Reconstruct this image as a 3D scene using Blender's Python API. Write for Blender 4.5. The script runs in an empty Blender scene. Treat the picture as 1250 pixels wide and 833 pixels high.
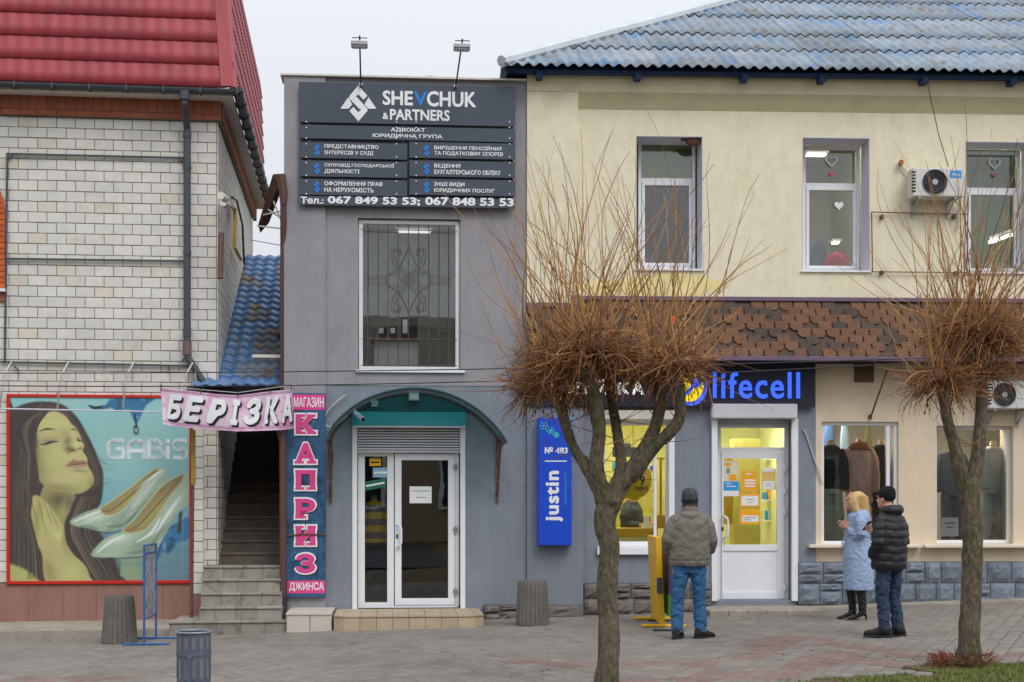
import bpy, bmesh, math, random
import numpy as np
from mathutils import Vector, Matrix, noise

random.seed(7)
SC = bpy.context.scene
COL = SC.collection
R = math.radians

# ------------------------------------------------------------------ camera
cam_data = bpy.data.cameras.new("camera")
cam = bpy.data.objects.new("camera", cam_data)
COL.objects.link(cam)
SC.camera = cam
cam.location = (0, 0, 1.6)
cam.rotation_euler = (R(90), 0, 0)
cam_data.sensor_width = 36
cam_data.lens = 50.4
cam_data.shift_y = 0.1548
cam_data.clip_start = 0.1
cam_data.clip_end = 3000
FPX = 1750.0

# ------------------------------------------------------------------ sky, sun, exposure
W = bpy.data.worlds.new("World")
SC.world = W
W.use_nodes = True
wn = W.node_tree.nodes
wl = W.node_tree.links
wn.clear()
w_out = wn.new("ShaderNodeOutputWorld")
w_bg = wn.new("ShaderNodeBackground")
sky = wn.new("ShaderNodeTexSky")
sky.sky_type = 'NISHITA'
sky.sun_disc = False
sky.sun_elevation = R(48)
sky.sun_rotation = R(152)
sky.air_density = 1.0
sky.dust_density = 3.0
w_hs = wn.new("ShaderNodeHueSaturation")
w_hs.inputs["Saturation"].default_value = 0.3
# overcast deck: pale, a little brighter overhead than at the horizon
w_tc = wn.new("ShaderNodeTexCoord")
w_sep = wn.new("ShaderNodeSeparateXYZ")
w_ramp = wn.new("ShaderNodeValToRGB")
w_ramp.color_ramp.elements[0].position = 0.0
w_ramp.color_ramp.elements[0].color = (0.40, 0.41, 0.43, 1)
w_ramp.color_ramp.elements[1].position = 1.0
w_ramp.color_ramp.elements[1].color = (0.86, 0.90, 0.98, 1)
w_noi = wn.new("ShaderNodeTexNoise")
w_noi.inputs["Scale"].default_value = 1.6
w_noi.inputs["Detail"].default_value = 5
w_mul = wn.new("ShaderNodeVectorMath"); w_mul.operation = 'SCALE'
w_mr = wn.new("ShaderNodeMapRange")
w_mr.inputs["To Min"].default_value = 18.4
w_mr.inputs["To Max"].default_value = 20.8
w_mix = wn.new("ShaderNodeMix"); w_mix.data_type = 'RGBA'
w_mix.inputs["Factor"].default_value = 0.75
wl.new(w_tc.outputs["Generated"], w_sep.inputs[0])
wl.new(w_sep.outputs["Z"], w_ramp.inputs[0])
wl.new(w_tc.outputs["Generated"], w_noi.inputs["Vector"])
wl.new(w_noi.outputs[0], w_mr.inputs[0])
wl.new(w_ramp.outputs[0], w_mul.inputs[0])
wl.new(w_mr.outputs[0], w_mul.inputs["Scale"])
wl.new(sky.outputs[0], w_hs.inputs["Color"])
wl.new(w_hs.outputs[0], w_mix.inputs["A"])
wl.new(w_mul.outputs[0], w_mix.inputs["B"])
wl.new(w_mix.outputs["Result"], w_bg.inputs[0])
w_bg.inputs[1].default_value = 0.10
wl.new(w_bg.outputs[0], w_out.inputs[0])

sun_d = bpy.data.lights.new("sun", 'SUN')
sun_d.energy = 1.2
sun_d.angle = R(28)
sun_d.color = (1.0, 0.96, 0.9)
sun = bpy.data.objects.new("sun", sun_d)
COL.objects.link(sun)
# light arrives from behind the camera, high, slightly from the right
_sd = Vector((math.sin(R(152)) * math.cos(R(48)), math.cos(R(152)) * math.cos(R(48)), math.sin(R(48))))
sun.rotation_euler = _sd.to_track_quat('Z', 'Y').to_euler()

SC.view_settings.view_transform = 'Standard'
SC.view_settings.look = 'None'
SC.view_settings.gamma = 1
SC.view_settings.use_curve_mapping = False
SC.view_settings.exposure = -0.08
SC.cycles.max_bounces = 8
SC.cycles.transparent_max_bounces = 12

# ------------------------------------------------------------------ small helpers
def lin(c):
    c = c / 255.0
    return c / 12.92 if c <= 0.04045 else ((c + 0.055) / 1.055) ** 2.4

def C(r, g, b, k=1.0):
    return tuple(min(0.9, lin(x) * k) for x in (r, g, b))

MATS = {}
def M(name, col, rough=0.8, var=0.1, scale=5.0, bump=0.0, bscale=60.0, spec=0.35, metal=0.0,
      objvar=0.0, islvar=0.0, blotch=None, alt=None, emit=None, stretch=None, coat=0, streak=0, stain=0, sscale=1.1, bdist=0.01):
    """procedural surface: base colour with grain, optional blotches, per-object and per-island variation"""
    if name in MATS:
        return MATS[name]
    m = bpy.data.materials.new(name)
    MATS[name] = m
    m.use_nodes = True
    n = m.node_tree.nodes
    l = m.node_tree.links
    b = n["Principled BSDF"]
    b.inputs["Roughness"].default_value = rough
    b.inputs["Metallic"].default_value = metal
    b.inputs["Specular IOR Level"].default_value = spec
    if coat:
        b.inputs["Coat Weight"].default_value = coat
        b.inputs["Coat Roughness"].default_value = 0.15
    tc = n.new("ShaderNodeTexCoord")
    vec = tc.outputs["Object"]
    if stretch:
        mp = n.new("ShaderNodeMapping")
        mp.inputs["Scale"].default_value = stretch
        l.new(vec, mp.inputs[0])
        vec = mp.outputs[0]
    if objvar or alt:
        oi = n.new("ShaderNodeObjectInfo")
        ge = n.new("ShaderNodeNewGeometry")
        ad = n.new("ShaderNodeMath"); ad.operation = 'ADD'
        fr = n.new("ShaderNodeMath"); fr.operation = 'FRACT'
        l.new(oi.outputs["Random"], ad.inputs[0])
        l.new(ge.outputs["Random Per Island"], ad.inputs[1])
        l.new(ad.outputs[0], fr.inputs[0])
        rnd = fr.outputs[0]
        # shift the texture from piece to piece
        av = n.new("ShaderNodeVectorMath"); av.operation = 'ADD'
        sc = n.new("ShaderNodeVectorMath"); sc.operation = 'SCALE'
        sc.inputs["Scale"].default_value = 37.0
        cb = n.new("ShaderNodeCombineXYZ")
        for i in range(3):
            l.new(rnd, cb.inputs[i])
        l.new(cb.outputs[0], sc.inputs[0])
        l.new(vec, av.inputs[0]); l.new(sc.outputs[0], av.inputs[1])
        vec = av.outputs[0]
    nz = n.new("ShaderNodeTexNoise")
    nz.inputs["Scale"].default_value = scale
    nz.inputs["Detail"].default_value = 6
    nz.inputs["Roughness"].default_value = 0.65
    l.new(vec, nz.inputs["Vector"])
    mr = n.new("ShaderNodeMapRange")
    mr.inputs["From Min"].default_value = 0.3
    mr.inputs["From Max"].default_value = 0.7
    mr.inputs["To Min"].default_value = 1 - var
    mr.inputs["To Max"].default_value = 1 + var
    l.new(nz.outputs[0], mr.inputs[0])
    val = mr.outputs[0]
    if objvar:
        r2 = n.new("ShaderNodeMapRange")
        r2.inputs["To Min"].default_value = 1 - objvar
        r2.inputs["To Max"].default_value = 1 + objvar
        l.new(rnd, r2.inputs[0])
        mm = n.new("ShaderNodeMath"); mm.operation = 'MULTIPLY'
        l.new(val, mm.inputs[0]); l.new(r2.outputs[0], mm.inputs[1])
        val = mm.outputs[0]
    if stain:   # broad stains running on from piece to piece
        gp = n.new("ShaderNodeNewGeometry")
        s2 = n.new("ShaderNodeTexNoise"); s2.inputs["Scale"].default_value = sscale; s2.inputs["Detail"].default_value = 7; s2.inputs["Roughness"].default_value = .62
        l.new(gp.outputs["Position"], s2.inputs["Vector"])
        r4 = n.new("ShaderNodeMapRange"); r4.inputs["From Min"].default_value = .46; r4.inputs["From Max"].default_value = .66
        r4.inputs["To Min"].default_value = 1.0; r4.inputs["To Max"].default_value = 1 - stain
        l.new(s2.outputs[0], r4.inputs[0])
        m4 = n.new("ShaderNodeMath"); m4.operation = 'MULTIPLY'
        l.new(val, m4.inputs[0]); l.new(r4.outputs[0], m4.inputs[1]); val = m4.outputs[0]
    if streak:   # rain streaks: noise drawn out vertically, broken up by a broader one
        mp2 = n.new("ShaderNodeMapping"); mp2.inputs["Scale"].default_value = (2.4, 2.4, 0.3)
        s1 = n.new("ShaderNodeTexNoise"); s1.inputs["Scale"].default_value = 1.6; s1.inputs["Detail"].default_value = 6; s1.inputs["Roughness"].default_value = .7
        l.new(tc.outputs["Object"], mp2.inputs[0]); l.new(mp2.outputs[0], s1.inputs["Vector"])
        r3 = n.new("ShaderNodeMapRange"); r3.inputs["From Min"].default_value = .42; r3.inputs["From Max"].default_value = .72
        r3.inputs["To Min"].default_value = 1.0; r3.inputs["To Max"].default_value = 1 - streak
        l.new(s1.outputs[0], r3.inputs[0])
        m3 = n.new("ShaderNodeMath"); m3.operation = 'MULTIPLY'
        l.new(val, m3.inputs[0]); l.new(r3.outputs[0], m3.inputs[1]); val = m3.outputs[0]
    base = None
    if alt:  # (colour, share of pieces)
        st = n.new("ShaderNodeMath"); st.operation = 'MULTIPLY'; st.inputs[1].default_value = 7.13
        f2 = n.new("ShaderNodeMath"); f2.operation = 'FRACT'
        lt = n.new("ShaderNodeMath"); lt.operation = 'LESS_THAN'; lt.inputs[1].default_value = alt[1]
        l.new(rnd, st.inputs[0]); l.new(st.outputs[0], f2.inputs[0]); l.new(f2.outputs[0], lt.inputs[0])
        mx = n.new("ShaderNodeMix"); mx.data_type = 'RGBA'
        mx.inputs["A"].default_value = (*col, 1)
        mx.inputs["B"].default_value = (*alt[0], 1)
        l.new(lt.outputs[0], mx.inputs["Factor"])
        base = mx.outputs["Result"]
    if blotch:
        for bc, thr, bs in (blotch if isinstance(blotch, list) else [blotch]):
            n2 = n.new("ShaderNodeTexNoise")
            n2.inputs["Scale"].default_value = bs
            n2.inputs["Detail"].default_value = 7
            n2.inputs["Roughness"].default_value = 0.7
            l.new(vec, n2.inputs["Vector"])
            mr2 = n.new("ShaderNodeMapRange")
            mr2.inputs["From Min"].default_value = thr
            mr2.inputs["From Max"].default_value = thr + 0.14
            l.new(n2.outputs[0], mr2.inputs[0])
            mx = n.new("ShaderNodeMix"); mx.data_type = 'RGBA'
            if base:
                l.new(base, mx.inputs["A"])
            else:
                mx.inputs["A"].default_value = (*col, 1)
            mx.inputs["B"].default_value = (*bc, 1)
            l.new(mr2.outputs[0], mx.inputs["Factor"])
            base = mx.outputs["Result"]
    hs = n.new("ShaderNodeHueSaturation")
    if base:
        l.new(base, hs.inputs["Color"])
    else:
        hs.inputs["Color"].default_value = (*col, 1)
    l.new(val, hs.inputs["Value"])
    l.new(hs.outputs[0], b.inputs["Base Color"])
    if bump:
        n3 = n.new("ShaderNodeTexNoise")
        n3.inputs["Scale"].default_value = bscale
        n3.inputs["Detail"].default_value = 4
        l.new(vec, n3.inputs["Vector"])
        bp = n.new("ShaderNodeBump")
        bp.inputs["Strength"].default_value = bump
        bp.inputs["Distance"].default_value = bdist
        l.new(n3.outputs[0], bp.inputs["Height"])
        l.new(bp.outputs[0], b.inputs["Normal"])
    if emit:
        b.inputs["Emission Color"].default_value = (*emit[0], 1)
        b.inputs["Emission Strength"].default_value = emit[1]
    return m

def glass(name, tint=(0.9, 0.92, 0.92), refl=0.10, rough=0.01, trans=0.85):
    m = bpy.data.materials.new(name)
    m.use_nodes = True
    n = m.node_tree.nodes; l = m.node_tree.links
    n.clear()
    o = n.new("ShaderNodeOutputMaterial")
    tr = n.new("ShaderNodeBsdfTransparent")
    tr.inputs[0].default_value = (*[t * trans for t in tint], 1)
    gl = n.new("ShaderNodeBsdfGlossy"); gl.inputs["Roughness"].default_value = rough
    fr = n.new("ShaderNodeFresnel"); fr.inputs[0].default_value = 1.5
    ad = n.new("ShaderNodeMath"); ad.operation = 'ADD'; ad.inputs[1].default_value = refl; ad.use_clamp = True
    mx = n.new("ShaderNodeMixShader")
    # a very slight waviness as in real panes
    tc = n.new("ShaderNodeTexCoord"); nz = n.new("ShaderNodeTexNoise"); nz.inputs["Scale"].default_value = 2.2
    bp = n.new("ShaderNodeBump"); bp.inputs["Strength"].default_value = 0.03; bp.inputs["Distance"].default_value = 0.02
    l.new(tc.outputs["Object"], nz.inputs["Vector"]); l.new(nz.outputs[0], bp.inputs["Height"])
    l.new(bp.outputs[0], gl.inputs["Normal"])
    l.new(fr.outputs[0], ad.inputs[0])
    l.new(ad.outputs[0], mx.inputs[0]); l.new(tr.outputs[0], mx.inputs[1]); l.new(gl.outputs[0], mx.inputs[2])
    l.new(mx.outputs[0], o.inputs[0])
    return m

def vcol_mat(name, rough=0.5):
    m = bpy.data.materials.new(name); m.use_nodes = True
    n = m.node_tree.nodes; l = m.node_tree.links
    at = n.new("ShaderNodeVertexColor"); at.layer_name = "print"
    l.new(at.outputs[0], n["Principled BSDF"].inputs["Base Color"])
    n["Principled BSDF"].inputs["Roughness"].default_value = rough
    return m

class MB:
    def __init__(s):
        s.v = []; s.f = []
    def add(s, vs, fs):
        o = len(s.v)
        s.v.extend(vs)
        s.f.extend([tuple(i + o for i in f) for f in fs])
        return s
    def box(s, x0, x1, y0, y1, z0, z1):
        if x0 > x1: x0, x1 = x1, x0
        if y0 > y1: y0, y1 = y1, y0
        if z0 > z1: z0, z1 = z1, z0
        return s.add([(x0,y0,z0),(x1,y0,z0),(x1,y1,z0),(x0,y1,z0),(x0,y0,z1),(x1,y0,z1),(x1,y1,z1),(x0,y1,z1)],
              [(0,3,2,1),(4,5,6,7),(0,1,5,4),(1,2,6,5),(2,3,7,6),(3,0,4,7)])
    def cbox(s, x0, x1, y0, y1, z0, z1, c=0.004):
        """box whose front (y0) edges are chamfered"""
        return s.add([(x0,y1,z0),(x1,y1,z0),(x1,y1,z1),(x0,y1,z1),
               (x0,y0+c,z0),(x1,y0+c,z0),(x1,y0+c,z1),(x0,y0+c,z1),
               (x0+c,y0,z0+c),(x1-c,y0,z0+c),(x1-c,y0,z1-c),(x0+c,y0,z1-c)],
              [(8,9,10,11),(4,5,9,8),(5,6,10,9),(6,7,11,10),(7,4,8,11),(0,1,5,4),(1,2,6,5),(2,3,7,6),(3,0,4,7),(3,2,1,0)])
    def quad(s, a, b, c, d):
        return s.add([a, b, c, d], [(0,1,2,3)])
    def prism(s, poly, y0, y1):
        """poly of (x,z) counter-clockwise seen from -y, extruded from y0 (front) to y1"""
        n = len(poly)
        ar = sum(poly[i][0]*poly[(i+1)%n][1]-poly[(i+1)%n][0]*poly[i][1] for i in range(n))
        if ar < 0: poly = poly[::-1]
        vs = [(x,y0,z) for x,z in poly] + [(x,y1,z) for x,z in poly]
        fs = [tuple(range(n)), tuple(range(2*n-1, n-1, -1))]
        fs += [(i, i+n, (i+1)%n+n, (i+1)%n) for i in range(n)]
        return s.add(vs, fs)
    def prismz(s, poly, z0, z1):
        n = len(poly)
        ar = sum(poly[i][0]*poly[(i+1)%n][1]-poly[(i+1)%n][0]*poly[i][1] for i in range(n))
        if ar < 0: poly = poly[::-1]
        vs = [(x,y,z1) for x,y in poly] + [(x,y,z0) for x,y in poly]
        fs = [tuple(range(n)), tuple(range(2*n-1, n-1, -1))]
        fs += [(i, i+n, (i+1)%n+n, (i+1)%n) for i in range(n)]
        return s.add(vs, fs)
    def tube(s, pts, r, n=6, caps=True, ref=None, rb=None, phase=0.0):
        pts = [Vector(p) for p in pts]
        k = len(pts)
        rs = r if isinstance(r, (list, tuple)) else [r]*k
        rbs = rb if rb is not None else rs
        if not isinstance(rbs, (list, tuple)): rbs = [rbs]*k
        prev = Vector(ref) if ref is not None else None
        vs = []
        for i, p in enumerate(pts):
            d = (pts[min(i+1,k-1)] - pts[max(i-1,0)])
            if d.length < 1e-9: d = Vector((0,0,1))
            d.normalize()
            if prev is None:
                prev = Vector((1,0,0)) if abs(d.x) < 0.8 else Vector((0,1,0))
            a = (prev - d*prev.dot(d))
            if a.length < 1e-6: a = d.orthogonal()
            a.normalize(); b = d.cross(a)
            if ref is None: prev = a
            for j in range(n):
                t = 2*math.pi*j/n + phase
                q = p + a*(math.cos(t)*rs[i]) + b*(math.sin(t)*rbs[i])
                vs.append((q.x,q.y,q.z))
        fs = []
        for i in range(k-1):
            for j in range(n):
                fs.append((i*n+j, i*n+(j+1)%n, (i+1)*n+(j+1)%n, (i+1)*n+j))
        if caps:
            fs.append(tuple(range(n-1,-1,-1)))
            fs.append(tuple((k-1)*n+j for j in range(n)))
        return s.add(vs, fs)
    def lathe(s, prof, n=24, c=(0,0)):
        vs = []
        for r, z in prof:
            for j in range(n):
                t = 2*math.pi*j/n
                vs.append((c[0]+r*math.cos(t), c[1]+r*math.sin(t), z))
        fs = []
        for i in range(len(prof)-1):
            for j in range(n):
                fs.append((i*n+j, i*n+(j+1)%n, (i+1)*n+(j+1)%n, (i+1)*n+j))
        return s.add(vs, fs)
    def blob(s, c, rx, ry, rz, n=14, m=9):
        vs=[]; fs=[]
        for i in range(m+1):
            ph = -math.pi/2 + math.pi*i/m
            for j in range(n):
                t = 2*math.pi*j/n
                vs.append((c[0]+rx*math.cos(ph)*math.cos(t), c[1]+ry*math.cos(ph)*math.sin(t), c[2]+rz*math.sin(ph)))
        for i in range(m):
            for j in range(n):
                fs.append((i*n+j, i*n+(j+1)%n, (i+1)*n+(j+1)%n, (i+1)*n+j))
        return s.add(vs, fs)
    def mesh(s, name, off=(0,0,0)):
        me = bpy.data.meshes.new(name)
        ox, oy, oz = off
        me.from_pydata([(x-ox,y-oy,z-oz) for x,y,z in s.v], [], s.f)
        me.update()
        return me

def link(name, me, mat, parent=None, smooth=False, bevel=0.0, loc=None, rot=None, kind=None):
    o = bpy.data.objects.new(name, me)
    if mat and not me.materials: me.materials.append(mat)
    if smooth: me.shade_smooth()
    COL.objects.link(o)
    if parent: o.parent = parent
    if loc: o.location = loc
    if rot: o.rotation_euler = rot
    if kind: o["kind"] = kind
    if bevel:
        b = o.modifiers.new("bevel", 'BEVEL'); b.width = bevel; b.segments = 2; b.limit_method = 'ANGLE'
    return o

def G(x, y=0):
    """height of the sloping pavement"""
    return -0.07 + 0.03*max(-14, min(14, x))

class Frame:
    """one facade: origin at a ground point of it, local x along it, local y into the building"""
    def __init__(s, px0, Y0, th):
        s.th = R(th)
        s.X0 = (px0-625)/FPX*Y0; s.Y0 = Y0
        s.u = (math.cos(s.th), math.sin(s.th)); s.n = (math.sin(s.th), -math.cos(s.th))
    def p(s, px, py, d=0.0):
        a = (px-625)/FPX; b = (610-py)/FPX
        k = (s.X0*s.n[0]+s.Y0*s.n[1]+d) / (a*s.n[0]+s.n[1])
        X, Y = k*a, k
        return ((X-s.X0)*s.u[0]+(Y-s.Y0)*s.u[1], 1.6+b*k)
    def w(s, t, y, z=0.0):
        return (s.X0+t*s.u[0]-y*s.n[0], s.Y0+t*s.u[1]-y*s.n[1], z)
    def g(s, t, d=0.0):
        return G(s.w(t, -d)[0])
    def rect(s, x0, y0, x1, y1, d=0.0):
        xm, ym = (x0+x1)/2, (y0+y1)/2
        return (s.p(x0,ym,d)[0], s.p(x1,ym,d)[0], s.p(xm,y1,d)[1], s.p(xm,y0,d)[1])

class Thing:
    def __init__(s, name, label, cat, F=None, base=(0,0,0), group=None, rot=None, kind=None):
        s.off = base; s.F = F
        o = bpy.data.objects.new(name, None); COL.objects.link(o)
        o.empty_display_size = 0.2
        if F:
            o.location = F.w(*base); o.rotation_euler = (0,0,F.th)
        else:
            o.location = base
            if rot: o.rotation_euler = rot; 
        s.rot = rot
        if kind: o["kind"] = kind
        else:
            o["label"] = label; o["category"] = cat
        if group: o["group"] = group
        s.o = o
    def part(s, name, mb, mat, parent=None, smooth=False, bevel=0.0, kind=None, label=None):
        off = s.off if not s.rot else (0,0,0)
        o = link(name, mb.mesh(name, off), mat, parent or s.o, smooth, bevel, kind=kind)
        if label: o["label"] = label
        return o
    def pbox(s, name, x0, y0, x1, y1, d0, d1, mat, parent=None, bevel=0.0, label=None, mb=None):
        """box part whose face at distance d0 in front of the facade spans the given rectangle"""
        t0,t1,z0,z1 = s.F.rect(x0,y0,x1,y1,d0)
        m = mb or MB()
        m.box(t0,t1,-d0,-d1,z0,z1)
        if mb is None:
            return s.part(name, m, mat, parent, bevel=bevel, label=label)

def single(name, mb, mat, label, cat, group=None, base=None, smooth=False, bevel=0, rotz=0):
    base = base or (0,0,0)
    o = link(name, mb.mesh(name, base), mat, None, smooth, bevel, loc=base)
    o["label"] = label; o["category"] = cat
    if group: o["group"] = group
    return o

def structure(name, mb, mat, parent=None, smooth=False):
    return link(name, mb.mesh(name), mat, parent, smooth, kind='structure')

def text(s, x0, x1, z0, z1, y, depth=0.004, bold=0.02, shear=0.0, rot90=False, keep=False, tilt=0.0, align='LEFT', space=1.0, lsp=1.0):
    """text laid out in a rectangle of the facade plane, returned as a mesh builder"""
    cu = bpy.data.curves.new("text", 'FONT')
    thick = bold if bold > 0.012 else 0
    cu.body = s; cu.size = 1.0; cu.offset = 0 if thick else bold; cu.shear = shear; cu.align_x = align
    cu.extrude = 0.5; cu.resolution_u = 3; cu.space_character = space; cu.space_line = lsp
    ob = bpy.data.objects.new("text", cu)
    me = bpy.data.meshes.new_from_object(ob)
    co = np.empty(len(me.vertices)*3); me.vertices.foreach_get("co", co); co = co.reshape(-1,3)
    fs = [tuple(p.vertices) for p in me.polygons]
    bpy.data.objects.remove(ob); bpy.data.curves.remove(cu); bpy.data.meshes.remove(me)
    X, Z = co[:,0].copy(), co[:,1].copy(); D = co[:,2]
    if rot90:
        X, Z = -Z, X
    wd, ht = X.max()-X.min(), Z.max()-Z.min()
    X = (X-X.min())/wd; Z = (Z-Z.min())/ht
    if thick:
        # a heavier weight: the glyphs repeated round a small circle, each a hair behind the last
        n0 = len(X); ex, ez = thick/wd, thick/ht
        Xs, Zs, Ds, F2 = [X], [Z], [D], list(fs)
        for q in range(8):
            a_ = q*math.pi/4
            Xs.append(X+ex*math.cos(a_)); Zs.append(Z+ez*math.sin(a_)); Ds.append(D-0.012*(q+1))
            F2 += [tuple(i+n0*(q+1) for i in f) for f in fs]
        X, Z, D, fs = np.concatenate(Xs), np.concatenate(Zs), np.concatenate(Ds), F2
        X = (X+ex)/(1+2*ex); Z = (Z+ez)/(1+2*ez)
    mb = MB()
    xx = x0+X*(x1-x0); zz = z0+Z*(z1-z0)
    if tilt: zz = zz + tilt*(xx-(x0+x1)/2)
    yy = y - (D+0.5)*depth
    mb.v = [tuple(a) for a in np.stack([xx,yy,zz],1).tolist()]
    mb.f = fs
    return mb

def wall_mb(t0, t1, z0, z1, holes, yf, yb, reveal=None):
    """wall sheet with rectangular openings, their reveals, a back and edges"""
    mb = MB()
    xs = sorted({t0,t1,*[h[0] for h in holes],*[h[1] for h in holes]})
    zs = sorted({z0,z1,*[h[2] for h in holes],*[h[3] for h in holes]})
    xs = [x for x in xs if t0<=x<=t1]; zs = [z for z in zs if z0<=z<=z1]
    for i in range(len(xs)-1):
        for j in range(len(zs)-1):
            cx, cz = (xs[i]+xs[i+1])/2, (zs[j]+zs[j+1])/2
            if any(h[0]<cx<h[1] and h[2]<cz<h[3] for h in holes): continue
            a,b,c,d = xs[i],xs[i+1],zs[j],zs[j+1]
            mb.quad((a,yf,c),(b,yf,c),(b,yf,d),(a,yf,d))
            mb.quad((b,yb,c),(a,yb,c),(a,yb,d),(b,yb,d))
    for a,b,c,d in holes:
        mb.quad((a,yf,c),(a,yf,d),(a,yb,d),(a,yb,c))
        mb.quad((b,yf,d),(b,yf,c),(b,yb,c),(b,yb,d))
        mb.quad((a,yf,d),(b,yf,d),(b,yb,d),(a,yb,d))
        mb.quad((b,yf,c),(a,yf,c),(a,yb,c),(b,yb,c))
    mb.quad((t0,yf,z0),(t0,yf,z1),(t0,yb,z1),(t0,yb,z0))
    mb.quad((t1,yf,z1),(t1,yf,z0),(t1,yb,z0),(t1,yb,z1))
    mb.quad((t0,yf,z1),(t1,yf,z1),(t1,yb,z1),(t0,yb,z1))
    return mb

# ------------------------------------------------------------------ materials
m_brick = M("white_silicate_brick", C(200,198,192,1.25), 0.85, 0.06, 9, 0.35, 90, objvar=0.05, alt=(C(200,194,180,1.22), 0.06), blotch=(C(182,176,166,1.2),.60,2.2), stain=.12, sscale=.7)
m_mortar = M("dirty_mortar", C(128,120,108,1.1), 0.95, 0.2, 20, 0.4, 80)
m_redbrick = M("terracotta_brick", C(150,88,66,1.1), 0.85, 0.15, 12, 0.4, 70, objvar=0.12)
m_orange = M("orange_brick", C(190,92,50,1.1), 0.85, 0.15, 12, 0.4, 70, objvar=0.12)
m_redroof = M("wine_red_metal_tile", col=C(150,52,62,1.12), rough=0.55, var=0.12, scale=1.5, bump=0.05, bscale=30, stain=.14, sscale=.6, spec=0.5, objvar=0.05, blotch=(C(126,66,68,1.1), 0.58, 2.5))
m_blueroof = M("blue_metal_tile", C(74,112,156,1.2), 0.45, 0.25, 2.2, 0.05, 30, spec=0.5, objvar=0.12, blotch=[(C(108,108,110,1.0), 0.50, 1.1),(C(128,110,98,1.0), 0.66, 2.5)])
m_slate = M("worn_blue_fibre_cement", col=C(148,158,168,.98), rough=0.9, var=0.2, scale=4, bump=0.3, bscale=60, stain=.2, sscale=.9, objvar=0.11,
            blotch=[(C(106,148,188,1.0), 0.52, 1.5), (C(138,130,112,.95), 0.54, 2.8), (C(166,170,172,1.0), 0.64, 6)])
m_slatecap = M("pale_ridge_sheet", C(188,194,198,1.2), 0.7, 0.1, 4)
m_bluewood = M("blue_painted_timber", C(38,64,104,1.1), 0.7, 0.25, 8, 0.3, 40)
m_gutter = M("dark_grey_plastic_gutter", C(72,76,82,1.1), 0.45, 0.15, 6)
m_fascia = M("pale_soffit", C(200,196,188,1.2), 0.7, 0.1, 6)
m_greywall = M("grey_textured_plaster", C(139,138,143,1.25), 0.9, 0.09, 2.4, 0.5, 110, blotch=[(C(148,146,148,1.25), 0.55, 0.8), (C(122,120,122,1.2), 0.66, 1.6)], streak=.13)
m_greywall2 = M("blue_grey_plaster", C(122,129,140,1.2), 0.9, 0.08, 2.4, 0.4, 110, blotch=(C(134,140,149,1.2), 0.55, 0.9), streak=.12)
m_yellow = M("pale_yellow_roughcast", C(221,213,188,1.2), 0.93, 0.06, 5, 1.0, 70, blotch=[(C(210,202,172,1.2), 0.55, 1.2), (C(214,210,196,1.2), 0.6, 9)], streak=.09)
m_yellow2 = M("olive_cove", C(182,173,140,1.15), 0.93, 0.1, 3, 0.4, 90)  # cove band, darker and more olive than the wall
m_yellow3 = M("smooth_cream_frieze", C(206,197,168,1.2), 0.93, 0.1, 3, 0.4, 90)
m_cream = M("cream_plaster", C(212,196,172,1.15), 0.9, 0.05, 2, 0.2, 60, blotch=(C(198,184,162,1.15), 0.6, 1.3), streak=.07)
m_pvc = M("white_pvc", C(226,228,232,1.1), 0.4, 0.04, 4, spec=0.5)
m_pvcd = M("white_reveal", C(196,196,204,1.15), 0.8, 0.05, 4)
m_sign = M("anthracite_composite", C(66,76,88,1.1), 0.5, 0.06, 3, spec=0.4)
m_signb = M("sign_backing", C(32,36,42), 0.6)
m_white = M("white_print", C(232,234,236,1.05), 0.5, 0.03, 6)
m_blueprint = M("blue_print", C(42,128,214,1.05), 0.5, 0.03, 6)
m_teal = M("teal_panel", C(48,150,160,1.1), 0.45, 0.06, 3)
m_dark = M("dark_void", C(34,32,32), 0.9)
m_darkmetal = M("dark_metal", C(60,58,58), 0.5, 0.2, 12, metal=0.3)
m_rust = M("rusty_brown_steel", C(104,80,70,1.0), 0.8, 0.3, 14, 0.4, 70, blotch=(C(126,84,58), 0.55, 9))
m_maroon = M("maroon_painted_steel", C(120,56,48), 0.7, 0.3, 14)
m_pinkplinth = M("dusty_pink_plinth_paint", C(148,112,102,1.1), 0.85, 0.1, 3, 0.2, 60, blotch=(C(132,104,96,1.1), 0.58, 2), streak=.2)
m_conc = M("pale_concrete", C(158,150,138,1.1), 0.95, 0.14, 5, 0.5, 60, stain=.2, sscale=2, blotch=(C(126,118,108,1.1), 0.56, 2.2))
m_binc = M("bin_concrete", C(112,109,104,1.0), 0.95, 0.18, 7, 0.6, 70, blotch=(C(92,88,80), 0.56, 3))
m_tile = M("beige_step_tile", C(176,160,134,1.1), 0.6, 0.12, 6, 0.1, 40, objvar=0.08, blotch=(C(136,118,92,1.0), 0.6, 5))
m_steptile = M("grey_step_tile", C(150,145,136,1.0), 0.75, 0.18, 6, 0.2, 40, objvar=0.1, blotch=(C(108,102,94,1.0), 0.53, 4))
m_wtile = M("white_worn_tile", C(196,188,178,1.1), 0.6, 0.1, 5, 0.2, 40, blotch=(C(150,124,100,1.0), 0.6, 3))
m_stone = M("painted_rock_face_stone", C(116,124,136,1.1), 0.85, 0.2, 7, 0.9, 28, objvar=0.12, blotch=(C(84,90,100), 0.56, 8))
m_stone2 = M("brown_grey_rock_face", C(118,112,106,1.05), 0.9, 0.2, 7, 0.9, 28, objvar=0.12, blotch=(C(90,86,82), 0.55, 8))
m_stonej = M("stone_joint", C(66,68,74), 0.95, 0.2, 20)
m_paver = M("grey_paver", C(138,131,124,.96), 0.92, 0.12, 14, 0.6, 120, objvar=0.11, stain=.15, sscale=.9)
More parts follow.
